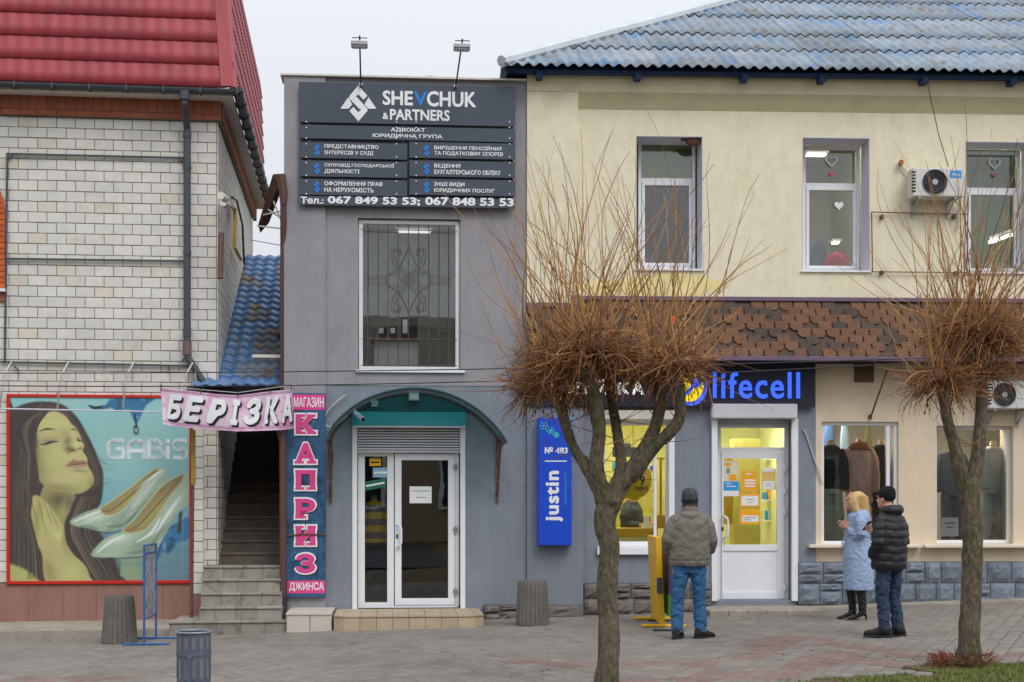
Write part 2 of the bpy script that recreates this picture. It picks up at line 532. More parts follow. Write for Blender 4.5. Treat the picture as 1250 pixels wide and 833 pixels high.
m_paverr = M("red_paver", C(140,118,111,.95), 0.92, 0.14, 14, 0.6, 120, objvar=0.1, stain=.15, sscale=.9)
m_blueworn = M("worn_blue_metal_tile", C(96,106,118,1.15), 0.6, 0.25, 3, 0.1, 40, objvar=0.2, alt=(C(112,102,96,1.1),.35))
m_sand = M("paving_sand", C(84,79,74), 0.97, 0.2, 20, 0.4, 90)
m_grass_soil = M("soil", C(92,80,60), 0.97, 0.3, 10, 0.5, 40, blotch=(C(96,104,52), 0.5, 4))
m_shingle = M("brown_bitumen_shingle", C(120,88,68,.9), 0.95, 0.2, 14, 0.5, 180, objvar=0.1, alt=(C(88,76,70,.9), 0.22))
m_shinglebase = M("dark_bitumen", C(88,74,66,.95), 0.95, 0.2, 8, 0.5, 150)
m_purple = M("mauve_flashing", C(112,92,112,1.05), 0.5, 0.12, 5)
m_navy = M("navy_fascia", C(40,44,56), 0.5, 0.08, 3)
m_bin = M("blue_grey_sheet_metal", C(102,110,126,1.0), 0.45, 0.15, 8, metal=0.35, spec=0.5, blotch=(C(124,128,136), 0.6, 6))
m_bluesteel = M("blue_painted_steel", C(48,96,160,1.05), 0.55, 0.15, 10)
m_yellowpaint = M("yellow_painted_board", C(222,172,28,1.05), 0.5, 0.08, 6)
m_alu = M("brushed_aluminium", C(168,170,174), 0.4, 0.06, 6, metal=0.6)
m_bark = M("lime_bark", C(104,94,80,1.0), 0.95, 0.5, 34, 1.0, 30, bdist=.035, stretch=(1,1,0.4),
           blotch=[(C(80,84,58), 0.47, 5), (C(134,112,92), 0.60, 12), (C(60,54,46), 0.60, 22)])
m_shoot = M("ochre_shoot", C(178,136,82,1.05), 0.75, 0.2, 6, objvar=0.35, alt=(C(146,106,74), 0.4))
m_tangle = M("dead_brown_twig", C(118,84,60,1.0), 0.85, 0.25, 8, objvar=0.5, alt=(C(164,122,76), 0.25))
m_leaf = M("dry_leaf", C(150,88,56,1.0), 0.8, 0.25, 30, objvar=0.35)
m_cable = M("black_cable", C(58,56,58), 0.6)
m_cablew = M("pale_conduit", C(190,188,184), 0.6)
g_dark = glass("dark_window_glass", refl=0.065, trans=0.92)
g_lit = glass("shop_glass", refl=0.0, trans=0.97)

# ================================================================== ground
mb = MB()
xs = [-300,-14,-10,-6,-2,2,6,10,14,300]; ys = [-300,-40,-10,0,11,24,60,300]
nx = len(xs)
for y in ys:
    for x in xs: mb.v.append((x,y,G(x)-0.10))
for j in range(len(ys)-1):
    for i in range(nx-1):
        mb.f.append((j*nx+i, j*nx+i+1, (j+1)*nx+i+1, (j+1)*nx+i))
structure("ground", mb, m_grass_soil)

mb = MB()   # bedding sand under the pavers
for i in range(-28,28):
    a,b = i*0.5,(i+1)*0.5
    mb.quad((a,11.2,G(a)-0.03),(b,11.2,G(b)-0.03),(b,21.5,G(b)-0.03),(a,21.5,G(a)-0.03))
pavement = structure("pavement", mb, m_sand)

def pxg(px, py):
    """pavement point under a pixel (sloping ground)"""
    a=(px-625)/FPX; b=(610-py)/FPX
    Y = (1.6+0.07)/(0.03*a-b)
    return a*Y, Y
zig = []
for pl in ([(860,811),(902,807),(962,778),(1047,790),(1135,803),(1250,798)], [(860,822),(965,821),(1017,798),(1095,812),(1250,815)],
           [(640,806),(700,813),(800,810),(900,808)], [(770,832),(860,828),(960,826)], [(0,830),(120,829),(150,826)]):
    zig.append([Vector(pxg(*q)) for q in pl])
def inzig(p):
    for pl in zig:
        for a,b in zip(pl,pl[1:]):
            ab=b-a; t=max(0,min(1,(p-a).dot(ab)/ab.length_squared))
            if (p-(a+ab*t)).length < 0.19: return True
    return False
pl_, pw_ = 0.24, 0.16
def paver_mb(zc=0.0):
    m=MB(); l2,w2=pl_/2-0.005,pw_/2-0.005; c=0.007
    m.add([(-l2,-w2,-.05),(l2,-w2,-.05),(l2,w2,-.05),(-l2,w2,-.05),(-l2,-w2,-c),(l2,-w2,-c),(l2,w2,-c),(-l2,w2,-c),
           (-l2+c,-w2+c,0),(l2-c,-w2+c,0),(l2-c,w2-c,0),(-l2+c,w2-c,0)],
          [(8,9,10,11),(4,5,9,8),(5,6,10,9),(6,7,11,10),(7,4,8,11),(0,1,5,4),(1,2,6,5),(2,3,7,6),(3,0,4,7)])
    return m
pav_me = paver_mb().mesh("paver"); pav_me.materials.append(m_paver)
pav_mer = paver_mb().mesh("paver"); pav_mer.materials.append(m_paverr)
ang = R(90-24)
ca, sa = math.cos(ang), math.sin(ang)
cells = []
for i in range(-90,130):
    for j in range(-110,110):
        u = i*pl_ + (0.5*pl_ if j%2 else 0); v = j*pw_
        x = u*ca - v*sa; y = 16 + u*sa + v*ca
        if not (11.6<y<20.5): continue
        if abs(x) > 0.375*y+0.35: continue
        # leave the lawn, the apron and the steps free
        lawn_y = 12.72+ (x-2.4)*0.14 if x>2.6 else 0
        if y < lawn_y: continue
        if x < -4.25 and y > 19.05+0.1*(x+5): continue
        if x < -1.6 and y>19.2: continue
        if ((x-4.28)/.62)**2+((y-13.2)/.42)**2 < 1: continue
        cells.append((y,x))
cells.sort()
stf = {0:MB(),1:MB()}
pm = paver_mb()
rng = random.Random(3)
for k,(y,x) in enumerate(cells):
    red = inzig(Vector((x,y))) and rng.random()<0.9
    z = G(x)+rng.uniform(-0.003,0.003)+0.004*math.sin(x*2.1+y*1.3)
    tx,ty,tz = rng.uniform(-.008,.008), -0.03+rng.uniform(-.008,.008), ang+rng.uniform(-.012,.012)
    if k<300:
        link("paver", pav_mer if red else pav_me, None, pavement, loc=(x,y,z), rot=(tx,ty*0,tz))
    else:
        m4 = Matrix.Translation((x,y,z)) @ Matrix.Rotation(tz,4,'Z') @ Matrix.Rotation(tx,4,'X')
        stf[1 if red else 0].add([tuple(m4@Vector(q)) for q in pm.v], pm.f)
mats_p = [MATS["grey_paver"], MATS["red_paver"]]
me = bpy.data.meshes.new("pavers")
n0 = len(stf[0].f)
allm = MB(); allm.add(stf[0].v, stf[0].f); allm.add(stf[1].v, stf[1].f)
me = allm.mesh("pavers")
me.materials.append(m_paver); me.materials.append(m_paverr)
me.polygons.foreach_set("material_index", [0]*n0+[1]*(len(allm.f)-n0))
link("pavers", me, None, pavement, kind="stuff")

# lawn strip at the near right corner and soil beneath it
mb = MB()
for i in range(0,24):
    a,b = 2.3+i*0.25, 2.3+(i+1)*0.25
    ya,yb = 12.72+(a-2.4)*0.14, 12.72+(b-2.4)*0.14
    mb.quad((a,9.5,G(a)-0.025),(b,9.5,G(b)-0.025),(b,yb,G(b)-0.015),(a,ya,G(a)-0.015))
mb.prismz([(4.28+.6*math.cos(t*.5236),13.2+.42*math.sin(t*.5236)) for t in range(12)],G(4.3)-.3,G(4.3)-.012)
structure("lawn_soil", mb, m_grass_soil)
m_blade = M("grass_blade", C(104,122,54,1.0), 0.8, 0.2, 10, objvar=0.4, alt=(C(142,134,80),0.2))
mb = MB()
rng = random.Random(5)
for i in range(15000):
    x = rng.uniform(2.3,6.2); y = rng.uniform(11.6, 12.80+(x-2.4)*0.14 - 0.12*abs(math.sin(x*9)))+(.45 if False else 0)
    if i%6==0:
        t_=rng.uniform(0,6.28); q_=math.sqrt(rng.random()); x=4.3+.62*q_*math.cos(t_); y=13.2+.42*q_*math.sin(t_)
    elif noise.noise(Vector((x*1.6,y*1.6,0)))<-0.32: continue
    h = rng.uniform(0.015,0.05)*(1.35 if rng.random()<0.08 else 1); a = rng.uniform(0,6.28)
    dx,dy = math.cos(a)*0.004, math.sin(a)*0.004
    bx,by = rng.uniform(-.03,.03), rng.uniform(-.03,.03); z=G(x)-0.02
    mb.add([(x-dx,y-dy,z),(x+dx,y+dy,z),(x+bx*.5+dx*.7,y+by*.5+dy*.7,z+h*.6),(x+bx,y+by,z+h)],[(0,1,2),(0,2,3)])
o = link("grass", mb.mesh("grass"), m_blade, None, kind="stuff")
o["label"]="sparse green lawn strip along the near edge of the pavement"; o["category"]="grass"

# ================================================================== LEFT BRICK BUILDING
FL = Frame(265, 20.35, 6.4)
LB = Thing("brick_building", "white brick building with wine red metal tile roof at the left", "building", FL)
tl = FL.p(-60,400)[0]
zt = FL.p(130,145)[1]; zp = FL.p(130,713)[1]; zg = -0.7
DEP = 7.3
mb = MB(); mb.box(tl,0,0,DEP,zp,zt+0.55)
LB.part("wall", mb, m_mortar)
# brick faces
bl, bh, bd = 0.25, 0.138, 0.012
pitch, course = 0.2595, 0.1481
brick_mesh = MB().cbox(0,bl,-bd,0.002,0,bh,0.005).mesh("brick"); brick_mesh.materials.append(m_brick)
half_mesh = MB().cbox(0,bl/2-.005,-bd,0.002,0,bh,0.005).mesh("brick"); half_mesh.materials.append(m_brick)
cnt=0; rest = MB()
rng = random.Random(11)
bb = FL.rect(8,482,233,712)
row=0; z = zt-course
placed=[]
while z > zp-0.02:
    t = -0.002
    row+=1
    seq = []
    if row%2: seq=[0]      # half brick at the corner
    x = t
    first=True
    while x > tl:
        w = pitch/2 if (row%2 and first) else pitch
        # a stretch of half bricks beside the downpipe
        x -= w; first=False
        placed.append((x, z, w<pitch*0.75))
    z -= course
for x,zz,h in placed:
    cx,cz = x+0.12, zz+0.07
    if bb[0]+0.1<cx<bb[1]-0.12 and bb[2]+.1<cz<bb[3]-0.1: continue   # wall behind the billboard
    vis = x > FL.p(-2,400)[0]-0.1
    dy = rng.uniform(-0.003,0.002)
    if vis and cnt<300:
        link("brick", half_mesh if h else brick_mesh, None, LB.o, loc=(x,dy,zz+rng.uniform(-.002,.002))); cnt+=1
    else:
        rest.cbox(x,x+(bl if not h else bl/2-.005),-bd+dy,0.002,zz,zz+bh,0.005)
# side wall bricks (seen very obliquely) 
z = zt-course; row=0
while z > 0.5:
    row+=1; y = 0.0 if row%2 else -pitch/2
    while y < DEP-0.05:
        a,b = max(0.0,y), min(DEP,y+bl)
        rest.box(-0.001,bd+rng.uniform(-.002,.002),a,b,z,z+bh)
        y += pitch
    z -= course
LB.part("bricks", rest, m_brick, kind="stuff")
# plinth
mb = MB(); mb.box(tl,-0.36,-0.03,0.5,zg,zp)
x = -0.36
LB.part("plinth", mb, m_pinkplinth, bevel=0.008)
mb = MB()
for k in range(8): 
    xx = -0.75-k*0.46; mb.box(xx,xx+0.006,-0.0325,-0.02,zg,zp-0.01)
LB.part("plinth_joint", mb, M("plinth_joint", C(118,88,80),0.9))
# terracotta cornice course under the eaves, front and side
mb = MB(); zc0,zc1 = zt, FL.p(130,119,0.1)[1]
mb.box(tl,0.06,-0.07,0.2,zc0,zc1-0.02); mb.box(0.02,0.07,0.2,DEP,zc0,zc1-0.02)
LB.part("cornice", mb, m_mortar)
cb = MB().cbox(0,0.115,-0.012,0.0,0,0.2,0.004).mesh("cornice_brick"); cb.materials.append(m_redbrick)
cb2 = MB().cbox(0,0.24,-0.012,0.0,0,0.075,0.004).mesh("cornice_brick"); cb2.materials.append(m_redbrick)
x=-0.07
while x>tl:
    link("cornice_brick", cb, None, LB.o, loc=(x,-0.07,zc0+0.085)); x-=0.125
x=-0.19
while x>tl:
    link("cornice_brick", cb2, None, LB.o, loc=(x,-0.07,zc0+0.004)); x-=0.25
mb = MB()
y=-0.05
while y<DEP:
    mb.box(0.07,0.083,y,y+0.115,zc0+0.085,zc1-0.03); mb.box(0.07,0.083,y,y+0.115,zc0+0.004,zc0+0.078); y+=0.125
LB.part("cornice_bricks", mb, m_redbrick, kind="stuff")
# pale soffit and fascia
mb = MB()
ze = zc1
mb.box(tl,0.24,-0.34,0.1,ze,ze+0.05); mb.box(0.05,0.24,0.1,DEP+0.2,ze,ze+0.05)
LB.part("soffit", mb, m_fascia)
# gutters
def gutter(mb, p0, p1, r=0.07):
    a=Vector(p0); b=Vector(p1); d=(b-a).normalized(); s=Vector((0,0,1)).cross(d); k=10; n=12
    for i in range(k+1):
        p=a+(b-a)*i/k
        for j in range(n+1):
            t=math.pi+math.pi*j/n
            for rr in (r,):
                q=p+s*math.cos(t)*rr+Vector((0,0,1))*math.sin(t)*rr
                mb.v.append(tuple(q))
    o=len(mb.v)-(k+1)*(n+1)
    for i in range(k):
        for j in range(n):
            mb.f.append((o+i*(n+1)+j,o+i*(n+1)+j+1,o+(i+1)*(n+1)+j+1,o+(i+1)*(n+1)+j))
zgut = ze+0.075
mb = MB(); gutter(mb,(tl,-0.40,zgut),(0.30,-0.40,zgut),0.065)
for k in range(9):
    xx=0.3-k*0.5; mb.box(xx,xx+0.025,-0.475,-0.33,zgut-0.075,zgut-0.06); mb.box(xx,xx+.025,-0.475,-0.465,zgut-.075,zgut+.01)
LB.part("gutter", mb, m_gutter, smooth=False)
mb = MB(); gutter(mb,(0.31,-0.42,zgut+.03),(0.31,DEP+0.1,zgut+.01),0.075)
for k in range(12):
    yy=-0.3+k*0.62; mb.tube([(0.31,yy,zgut+.01),(0.31,yy+.05,zgut+.01)],0.086,10)
LB.part("gutter", mb, m_gutter)
# downpipe
xp = FL.p(228.5,300,0.1)[0]
z0 = FL.p(228,432,0.1)[1]
mb = MB()
mb.tube([(xp,-0.40,zgut-.02),(xp,-0.40,zgut-.2),(xp,-0.16,zgut-.42),(xp,-0.10,zgut-.5),(xp,-0.10,z0),(xp+0.02,-0.10,z0-.07),(xp+0.36,-0.12,z0-.62),(xp+.5,-.13,z0-.85)],0.05,14)
mb.tube([(xp,-0.40,zgut-.04),(xp,-0.40,zgut-.16)],0.075,14)
for zz in (zgut-.55,zgut-1.0,zgut-2.2,zgut-3.3,z0+.3): mb.tube([(xp,-0.10,zz),(xp,-0.10,zz-.06)],0.058,14)
dpp = LB.part("downpipe", mb, m_gutter, smooth=False)
mb = MB(); mb.tube([(xp,-0.10,z0+.17),(xp,-0.10,z0-.02)],0.062,14)
LB.part("pipe_sleeve", mb, M("brown_sleeve", C(116,98,96),0.6), dpp)

# ---- wine red roof
def wave(u, pitch, amp):    # rounded pantile profile
    c = math.cos(2*math.pi*u/pitch)
    return amp*(0.5+0.5*c)**0.8
def tile_mb(w, L, amp, step, n=8):
    m=MB()
    for j,(s,dz) in enumerate(((0.0,step*0.0+step),(L*0.5,step*0.5),(L,0.0))):
        for i in range(n+1):
            u=w*i/n; m.v.append((u,s,wave(u,w,amp)+dz))
    for i in range(n+1):
        u=w*i/n; m.v.append((u,0.0,wave(u,w,amp)-0.004))
    k=n+1
    for j in range(2):
        for i in range(n): m.f.append((j*k+i,j*k+i+1,(j+1)*k+i+1,(j+1)*k+i))
    for i in range(n): m.f.append((3*k+i,3*k+i+1,i+1,i))
    return m
sl = R(77)
ye, zr = -0.38, ze+0.12
tw, tL = 0.187, 0.352
w_cap = 0.40
base = MB(); base.quad((tl,0,-0.01),(0.27,0,-0.01),(0.27-0.51,6,-0.01),(tl,6,-0.01))
roof = LB.part("roof", MB(), m_redroof)
roof.data = base.mesh("roof"); roof.data.materials.append(m_redroof)
roof.location=(0,ye,zr); roof.rotation_euler=(sl,0,0)
tmb = tile_mb(tw,tL,0.012,0.022)
tme = tmb.mesh("roof_tile"); tme.materials.append(m_redroof); tme.shade_smooth()
bigstuff=MB(); cnt=0
for r in range(0,9):
    u = 0.26 - r*tL*0.07
    u = math.floor(u/tw)*tw
    while u>tl:
        u-=tw
        if u > FL.p(-15,60,.4)[0] and r<6:
            link("roof_tile", tme, None, roof, loc=(u,r*tL-0.02,0.0)); cnt+=1
        else:
            bigstuff.add([(x+u,y+r*tL-.02,z) for x,y,z in tmb.v],tmb.f)
link("roof_tiles", bigstuff.mesh("roof_tiles"), m_redroof, roof, smooth=True, kind="stuff")
# side roof slope: plane leaning in from the side eave
ss = R(85)
P0 = Vector(FL.w(0.27,-0.38,zr+.02)); 
ud = Vector((-FL.n[0], -FL.n[1], 0))           # into the depth
inw = Vector((-FL.u[0], -FL.u[1], 0))
upv = (inw*math.cos(ss)+Vector((0,0,math.sin(ss)))).normalized()
nrm = ud.cross(upv)
def on_side(px,py):
    d=Vector(((px-625)/FPX,1,(610-py)/FPX)); o=Vector((0,0,1.6))
    t=(P0-o).dot(nrm)/d.dot(nrm); q=o+d*t-P0
    return q.dot(ud), q.dot(upv)
poly=[(0,0),on_side(322,238),on_side(317.5,97),on_side(293,-5),on_side(283,-60),(1.36,5.8)]
def inpoly(x,y,pl):
    c=False
    for i in range(len(pl)):
        x1,y1=pl[i]; x2,y2=pl[(i+1)%len(pl)]
        if (y1>y)!=(y2>y) and x<(x2-x1)*(y-y1)/(y2-y1)+x1: c=not c
    return c
# local frame: x = depth, y = up slope, z = outward
Ml = Matrix.Translation(P0) @ Matrix(((ud.x,upv.x,nrm.x,0),(ud.y,upv.y,nrm.y,0),(ud.z,upv.z,nrm.z,0),(0,0,0,1)))
sgn = 1 if nrm.dot(Vector((FL.u[0],FL.u[1],0)))>0 else -1
inv = LB.o.matrix_basis.inverted() if False else (Matrix.Translation(Vector(FL.w(0,0,0))) @ Matrix.Rotation(FL.th,4,'Z')).inverted()
T = inv @ Ml
mb=MB(); mb.add([tuple(T@Vector((x,y,-0.015*sgn))) for x,y in poly],[tuple(range(len(poly)))])
o1=LB.part("side_roof", mb, m_redroof)
mb=MB(); a=0
m_tile2 = tile_mb(tw,tL,0.012,0.016,4)
b=0
for r in range(0,16):
    a=0.0
    while a<max(q[0] for q in poly)+0.3:
        if inpoly(a+tw*.5, r*tL+tL*.5, poly):
            mb.add([tuple(T@Vector((x+a,y+r*tL,z*sgn))) for x,y,z in m_tile2.v], m_tile2.f)
        a+=tw
LB.part("side_roof_tiles", mb, m_redroof, o1, smooth=False, kind="stuff")
# corner capping
c0=Vector((0.26,-0.39,zr-0.03)); c1=Vector((0.26-5.85/math.tan(ss),-0.39+5.85/math.tan(sl),zr+5.85))
mb=MB(); mb.tube([c0,c1],0.06,8)
mb.quad((c0.x-.17,c0.y-.03,c0.z+.03),(c0.x,c0.y-.06,c0.z+.03),(c1.x,c1.y-.06,c1.z),(c1.x-.17,c1.y-.03,c1.z))
mb.quad((c0.x,c0.y-.06,c0.z+.03),(c0.x+.06,c0.y,c0.z+.03),(c1.x+.06,c1.y,c1.z),(c1.x,c1.y-.06,c1.z))
mb.quad((c0.x+.06,c0.y,c0.z+.03),(c0.x+.045,c0.y+.12,c0.z+.03),(c1.x+.045,c1.y+.12,c1.z),(c1.x+.06,c1.y,c1.z))
LB.part("hip_cap", mb, M("faded_red_capping", C(160,76,82,1.1),0.45,0.1,2), smooth=False)
# orange brick surround at the left margin
t0,t1,z0,z1 = FL.rect(-30,222,5.5,352,0.05)
mb=MB(); mb.prism([(t0,z0),(t1,z0),(t1,z1-.4),(t1-.05,z1-.2),(t1-.16,z1-.05),(t0,z1+.1)],-0.05,0.02)
ws=LB.part("window_surround", mb, m_mortar)
mb=MB(); z=z0
while z<z1-.1:
    w=0.0 if z<z1-.4 else (z-z1+.4)**2*1.2
    mb.cbox(t1-.25-w,t1+.004-w,-0.062,-0.045,z,z+.07,.003); mb.cbox(t1-.52-w,t1-.26-w,-0.062,-0.045,z,z+.07,.003); z+=.08
LB.part("orange_bricks", mb, m_orange, ws, kind="stuff")
mb=MB(); mb.box(t0,t1+.02,-.12,0,z0-.05,z0-.01); LB.part("window_sill", mb, m_pvc, ws)
mb=MB(); mb.box(t0,t1,-.05,0,z0-.18,z0-.055); LB.part("brick_band", mb, m_redbrick, ws)
mb=MB(); mb.box(tl,-3.6,0.05,.1,z0,z1) 

# gas pipe with insulators on the side wall
def side_pt(px,py,off=0.08):
    # point on the side wall plane (x = off) under a pixel, in building coordinates
    d=Vector(((px-625)/FPX,1,(610-py)/FPX)); o=Vector((0,0,1.6)); q0=Vector(FL.w(off,0,0)); nn=Vector((FL.u[0],FL.u[1],0))
    t=(q0-o).dot(nn)/d.dot(nn); q=o+d*t
    return tuple(inv@q)
GP = Thing("gas_pipe", "thin yellow pipe with two pale caps on the side wall of the brick building", "pipe", FL, (0.0,1.5,5.0))
a=side_pt(281,251); b=side_pt(287,255); c=side_pt(286,302); d=side_pt(294,317)
mb=MB(); mb.tube([a,b,c,d],0.028,8)
GP.part("pipe", mb, M("yellow_gas_paint", C(196,160,52),0.5,0.15,8))
for k,(px,py) in enumerate(((263,243),(266,251))):
    e=Vector(side_pt(px+10,py,0.12)); mb=MB()
    mb.tube([e+Vector((-.02,-.22,0)),e+Vector((.02,.0,0))],0.055,12); GP.part("cap", mb, m_fascia, smooth=False)
mb=MB(); mb.tube([side_pt(283,241),side_pt(289,245),side_pt(296,275),side_pt(297,300),side_pt(298,322)],0.018,6)
GP.part("cable", mb, m_cable)
mb=MB(); mb.tube([side_pt(270,285),side_pt(269,340)],0.04,6)
single_o = GP.part("bracket", mb, m_rust)

# angle-iron frame and lamp rail on the front
FRM = Thing("banner_frame", "empty grey angle iron banner frame across the white brick front", "frame", FL, (FL.p(118,442)[0],0,FL.p(118,442)[1]))
def bar(T,F,x0,y0,x1,y1,d,r,mat,name="bar",n=6):
    a=F.p(x0,y0,d); b=F.p(x1,y1,d)
    mb=MB(); mb.tube([(a[0],-d,a[1]),(b[0],-d,b[1])],r,n,phase=math.pi/4 if n==4 else 0)
    return T.part(name, mb, mat)
for q in ((8,188,226,193),(7,316,226,319),(0,442,236,447),(9,187,6,443)):
    bar(FRM,FL,*q,0.05,0.018,m_gutter,n=4)
for q in ((9,196,16,189),(218,193,226,200),(222,441,228,435),(17,447,24,453),(205,447,207,453)): bar(FRM,FL,*q,0.05,0.012,m_gutter,"brace",n=4)
mb=MB()
LR = Thing("sign_lamp_rail", "thin pale rail with four curved arms above the shoe billboard", "rail", FL, (FL.p(118,500,.25)[0],-.25,FL.p(118,500,.25)[1]))
bar(LR,FL,-5,499,200,503,0.4,0.012,m_pvcd,"rail")
for k,x in enumerate((0,70,150,222)):
    pts=[]
    for (px,py,dd) in ((x+14,442,0.02),(x+12,445,.3),(x+5,458,.5),(x+2,478,.5),(x+0,499,.4)):
        q=FL.p(px,py,dd); pts.append((q[0],-dd,q[1]))
    mb=MB(); mb.tube(pts,0.013,6); LR.part("arm", mb, m_cablew)

# ---- billboard
BBT = Thing("billboard", "large shoe advertising billboard with red frame and woman's face on turquoise", "billboard", FL, (FL.p(119,712,.05)[0],-.03,FL.p(119,712)[1]))
t0,t1,z0,z1 = FL.rect(8,482,234,713,0.06)
PW,PH = 370,381
canvas = np.zeros((PH,PW,3),np.float32)
YY,XX = np.mgrid[0:PH,0:PW].astype(np.float32)
XX = 38+XX*2; YY = 42+YY*2
def L3(c): return np.array([lin(v) for v in c],np.float32)
def smooth_poly(p, closed=True, k=6):
    out=[]; n=len(p)
    rng_=range(n if closed else n-1)
    for i in rng_:
        g=lambda j: np.array(p[j%n] if closed else p[max(0,min(n-1,j))],float)
        p0,p1,p2,p3=g(i-1),g(i),g(i+1),g(i+2)
        for s in range(k):
            t=s/k
            out.append(0.5*((2*p1)+(-p0+p2)*t+(2*p0-5*p1+4*p2-p3)*t*t+(-p0+3*p1-3*p2+p3)*t**3))
    if not closed: out.append(np.array(p[-1],float))
    return out
def blur(m, r):
    for _ in range(2):
        for ax in (0,1):
            pad=[(0,0),(0,0)]; pad[ax]=(r+1,r)
            q=np.cumsum(np.pad(m,pad,mode='edge'),axis=ax)
            m=(np.take(q,range(2*r+1,q.shape[ax]),axis=ax)-np.take(q,range(0,q.shape[ax]-2*r-1),axis=ax))/(2*r+1)
    return m
def pmask(poly, soft=1, smooth=True):
    if smooth: poly=smooth_poly(poly)
    m=np.zeros((PH,PW),bool); n=len(poly)
    for i in range(n):
        x1,y1=poly[i]; x2,y2=poly[(i+1)%n]
        if y1==y2: continue
        c=((y1>YY)!=(y2>YY)) & (XX<(x2-x1)*(YY-y1)/(y2-y1)+x1)
        m^=c
    m=m.astype(np.float32)
    return blur(m,soft) if soft else m
def paint(mask, col, a=1.0):
    global canvas
    canvas = canvas*(1-mask[...,None]*a)+L3(col)*(mask[...,None]*a)
def fill(poly,col,soft=1,a=1.0,clip=None):
    m=pmask(poly,soft)
    if clip is not None: m=m*clip
    paint(m,col,a); return m
def stroke(pts,w,col,a=1.0,clip=None,taper=True):
    pts=smooth_poly(pts,False,5)
    best=np.full((PH,PW),1e9,np.float32); n=len(pts)-1
    x0=int((min(p[0] for p in pts)-38)/2)-8; x1=int((max(p[0] for p in pts)-38)/2)+8
    y0=int((min(p[1] for p in pts)-42)/2)-8; y1=int((max(p[1] for p in pts)-42)/2)+8
    x0,y0=max(0,x0),max(0,y0); x1,y1=min(PW,x1),min(PH,y1)
    if x1<=x0 or y1<=y0: return
    xs_,ys_=XX[y0:y1,x0:x1],YY[y0:y1,x0:x1]; sub=np.zeros(xs_.shape,np.float32)
    for i in range(n):
        ax,ay=pts[i]; bx,by=pts[i+1]; dx,dy=bx-ax,by-ay
        t=np.clip(((xs_-ax)*dx+(ys_-ay)*dy)/(dx*dx+dy*dy+1e-6),0,1)
        d=np.hypot(xs_-ax-t*dx,ys_-ay-t*dy)
        ww=w*(1-0.7*abs(2*(i+.5)/n-1)) if taper else w
        sub=np.maximum(sub,np.clip((ww-d)/2+0.5,0,1))
    m=np.zeros((PH,PW),np.float32); m[y0:y1,x0:x1]=sub
    if clip is not None: m=m*clip
    paint(m,col,a)
def glow(cx,cy,rx,ry,col,a,rot=0,clip=None):
    c,s=math.cos(rot),math.sin(rot)
    u=((XX-cx)*c+(YY-cy)*s)/rx; v=(-(XX-cx)*s+(YY-cy)*c)/ry
    m=np.exp(-(u*u+v*v))
    if clip is not None: m=m*clip
    paint(m,col,a)
prng=random.Random(21)
# backdrop
g=np.clip((YY-42)/760,0,1)[...,None]
canvas[:]=L3((142,200,200))*(1-g)+L3((80,140,162))*g
glow(520,250,260,160,(160,202,196),.6); glow(650,760,240,120,(104,122,128),.7); glow(250,60,80,20,(170,200,190),.6)
glow(530,760,60,110,(150,165,95),.8); glow(410,610,60,30,(70,95,120),.6)
for k in range(24):
    y=prng.uniform(560,790); stroke([(420,y),(560,y+prng.uniform(-12,12)),(775,y+prng.uniform(-20,20))],prng.uniform(3,9),(96,146,160) if k%2 else (70,118,142),.25)
# blue cloth
for p in ([(360,75),(395,82),(430,72),(452,50),(520,44),(628,45),(600,72),(585,100),(565,140),(548,143),(528,98),(500,94),(478,100),(450,84),(420,92),(380,92)],
          [(655,640),(662,615),(700,575),(730,560),(775,540),(775,625),(735,640),(712,665),(690,690),(668,682),(650,710),(640,705)]):
    m=fill(p,(44,112,160),1)
    for k in range(16):
        cx=prng.uniform(min(q[0] for q in p),max(q[0] for q in p)); cy=prng.uniform(min(q[1] for q in p),max(q[1] for q in p))
        glow(cx,cy,prng.uniform(6,22),prng.uniform(4,12),prng.choice([(18,38,60),(110,175,200),(28,70,110)]),.8,prng.uniform(0,3),m)
stroke([(362,76),(385,86),(420,78)],7,(30,48,62)); stroke([(548,95),(556,150),(556,168)],5,(30,48,62))
m=pmask([(546,162),(556,158),(566,168),(566,190),(556,198),(546,190)],1)-pmask([(552,170),(557,168),(561,175),(560,186),(555,188),(551,182)],1); paint(np.clip(m,0,1),(24,34,44))
# hair mass
hair=[(30,112),(60,88),(110,68),(170,60),(235,66),(280,90),(318,130),(350,185),(378,240),(402,300),(420,350),(420,420),(408,480),(385,520),(395,580),(430,640),(462,700),(485,770),(485,815),(30,815)]
hm=fill(hair,(62,52,50),1)
def hairs(n,fx,w,cols,a,clip):
    for k in range(n):
        stroke(fx(k/n),prng.uniform(*w),prng.choice(cols),a*prng.uniform(.5,1),clip)
hc=[(30,25,27),(42,35,36),(86,74,66),(124,108,92),(66,55,50),(50,43,42)]
hairs(60,lambda t:[(150+t*60+prng.uniform(-8,8),75+prng.uniform(-8,10)),(110-20*t+prng.uniform(-15,15),160),(80+40*t,300+prng.uniform(-20,20)),(50+70*t,480),(45+90*t+prng.uniform(-20,20),800)],(2,7),hc,.7,hm)
hairs(40,lambda t:[(210+30*t,78),(290+20*t,140+20*t),(345+15*t,240),(385+20*t,350),(375+25*t,450),(340+60*t,560+prng.uniform(-20,20)),(380+90*t,790)],(2,6),hc,.7,hm)
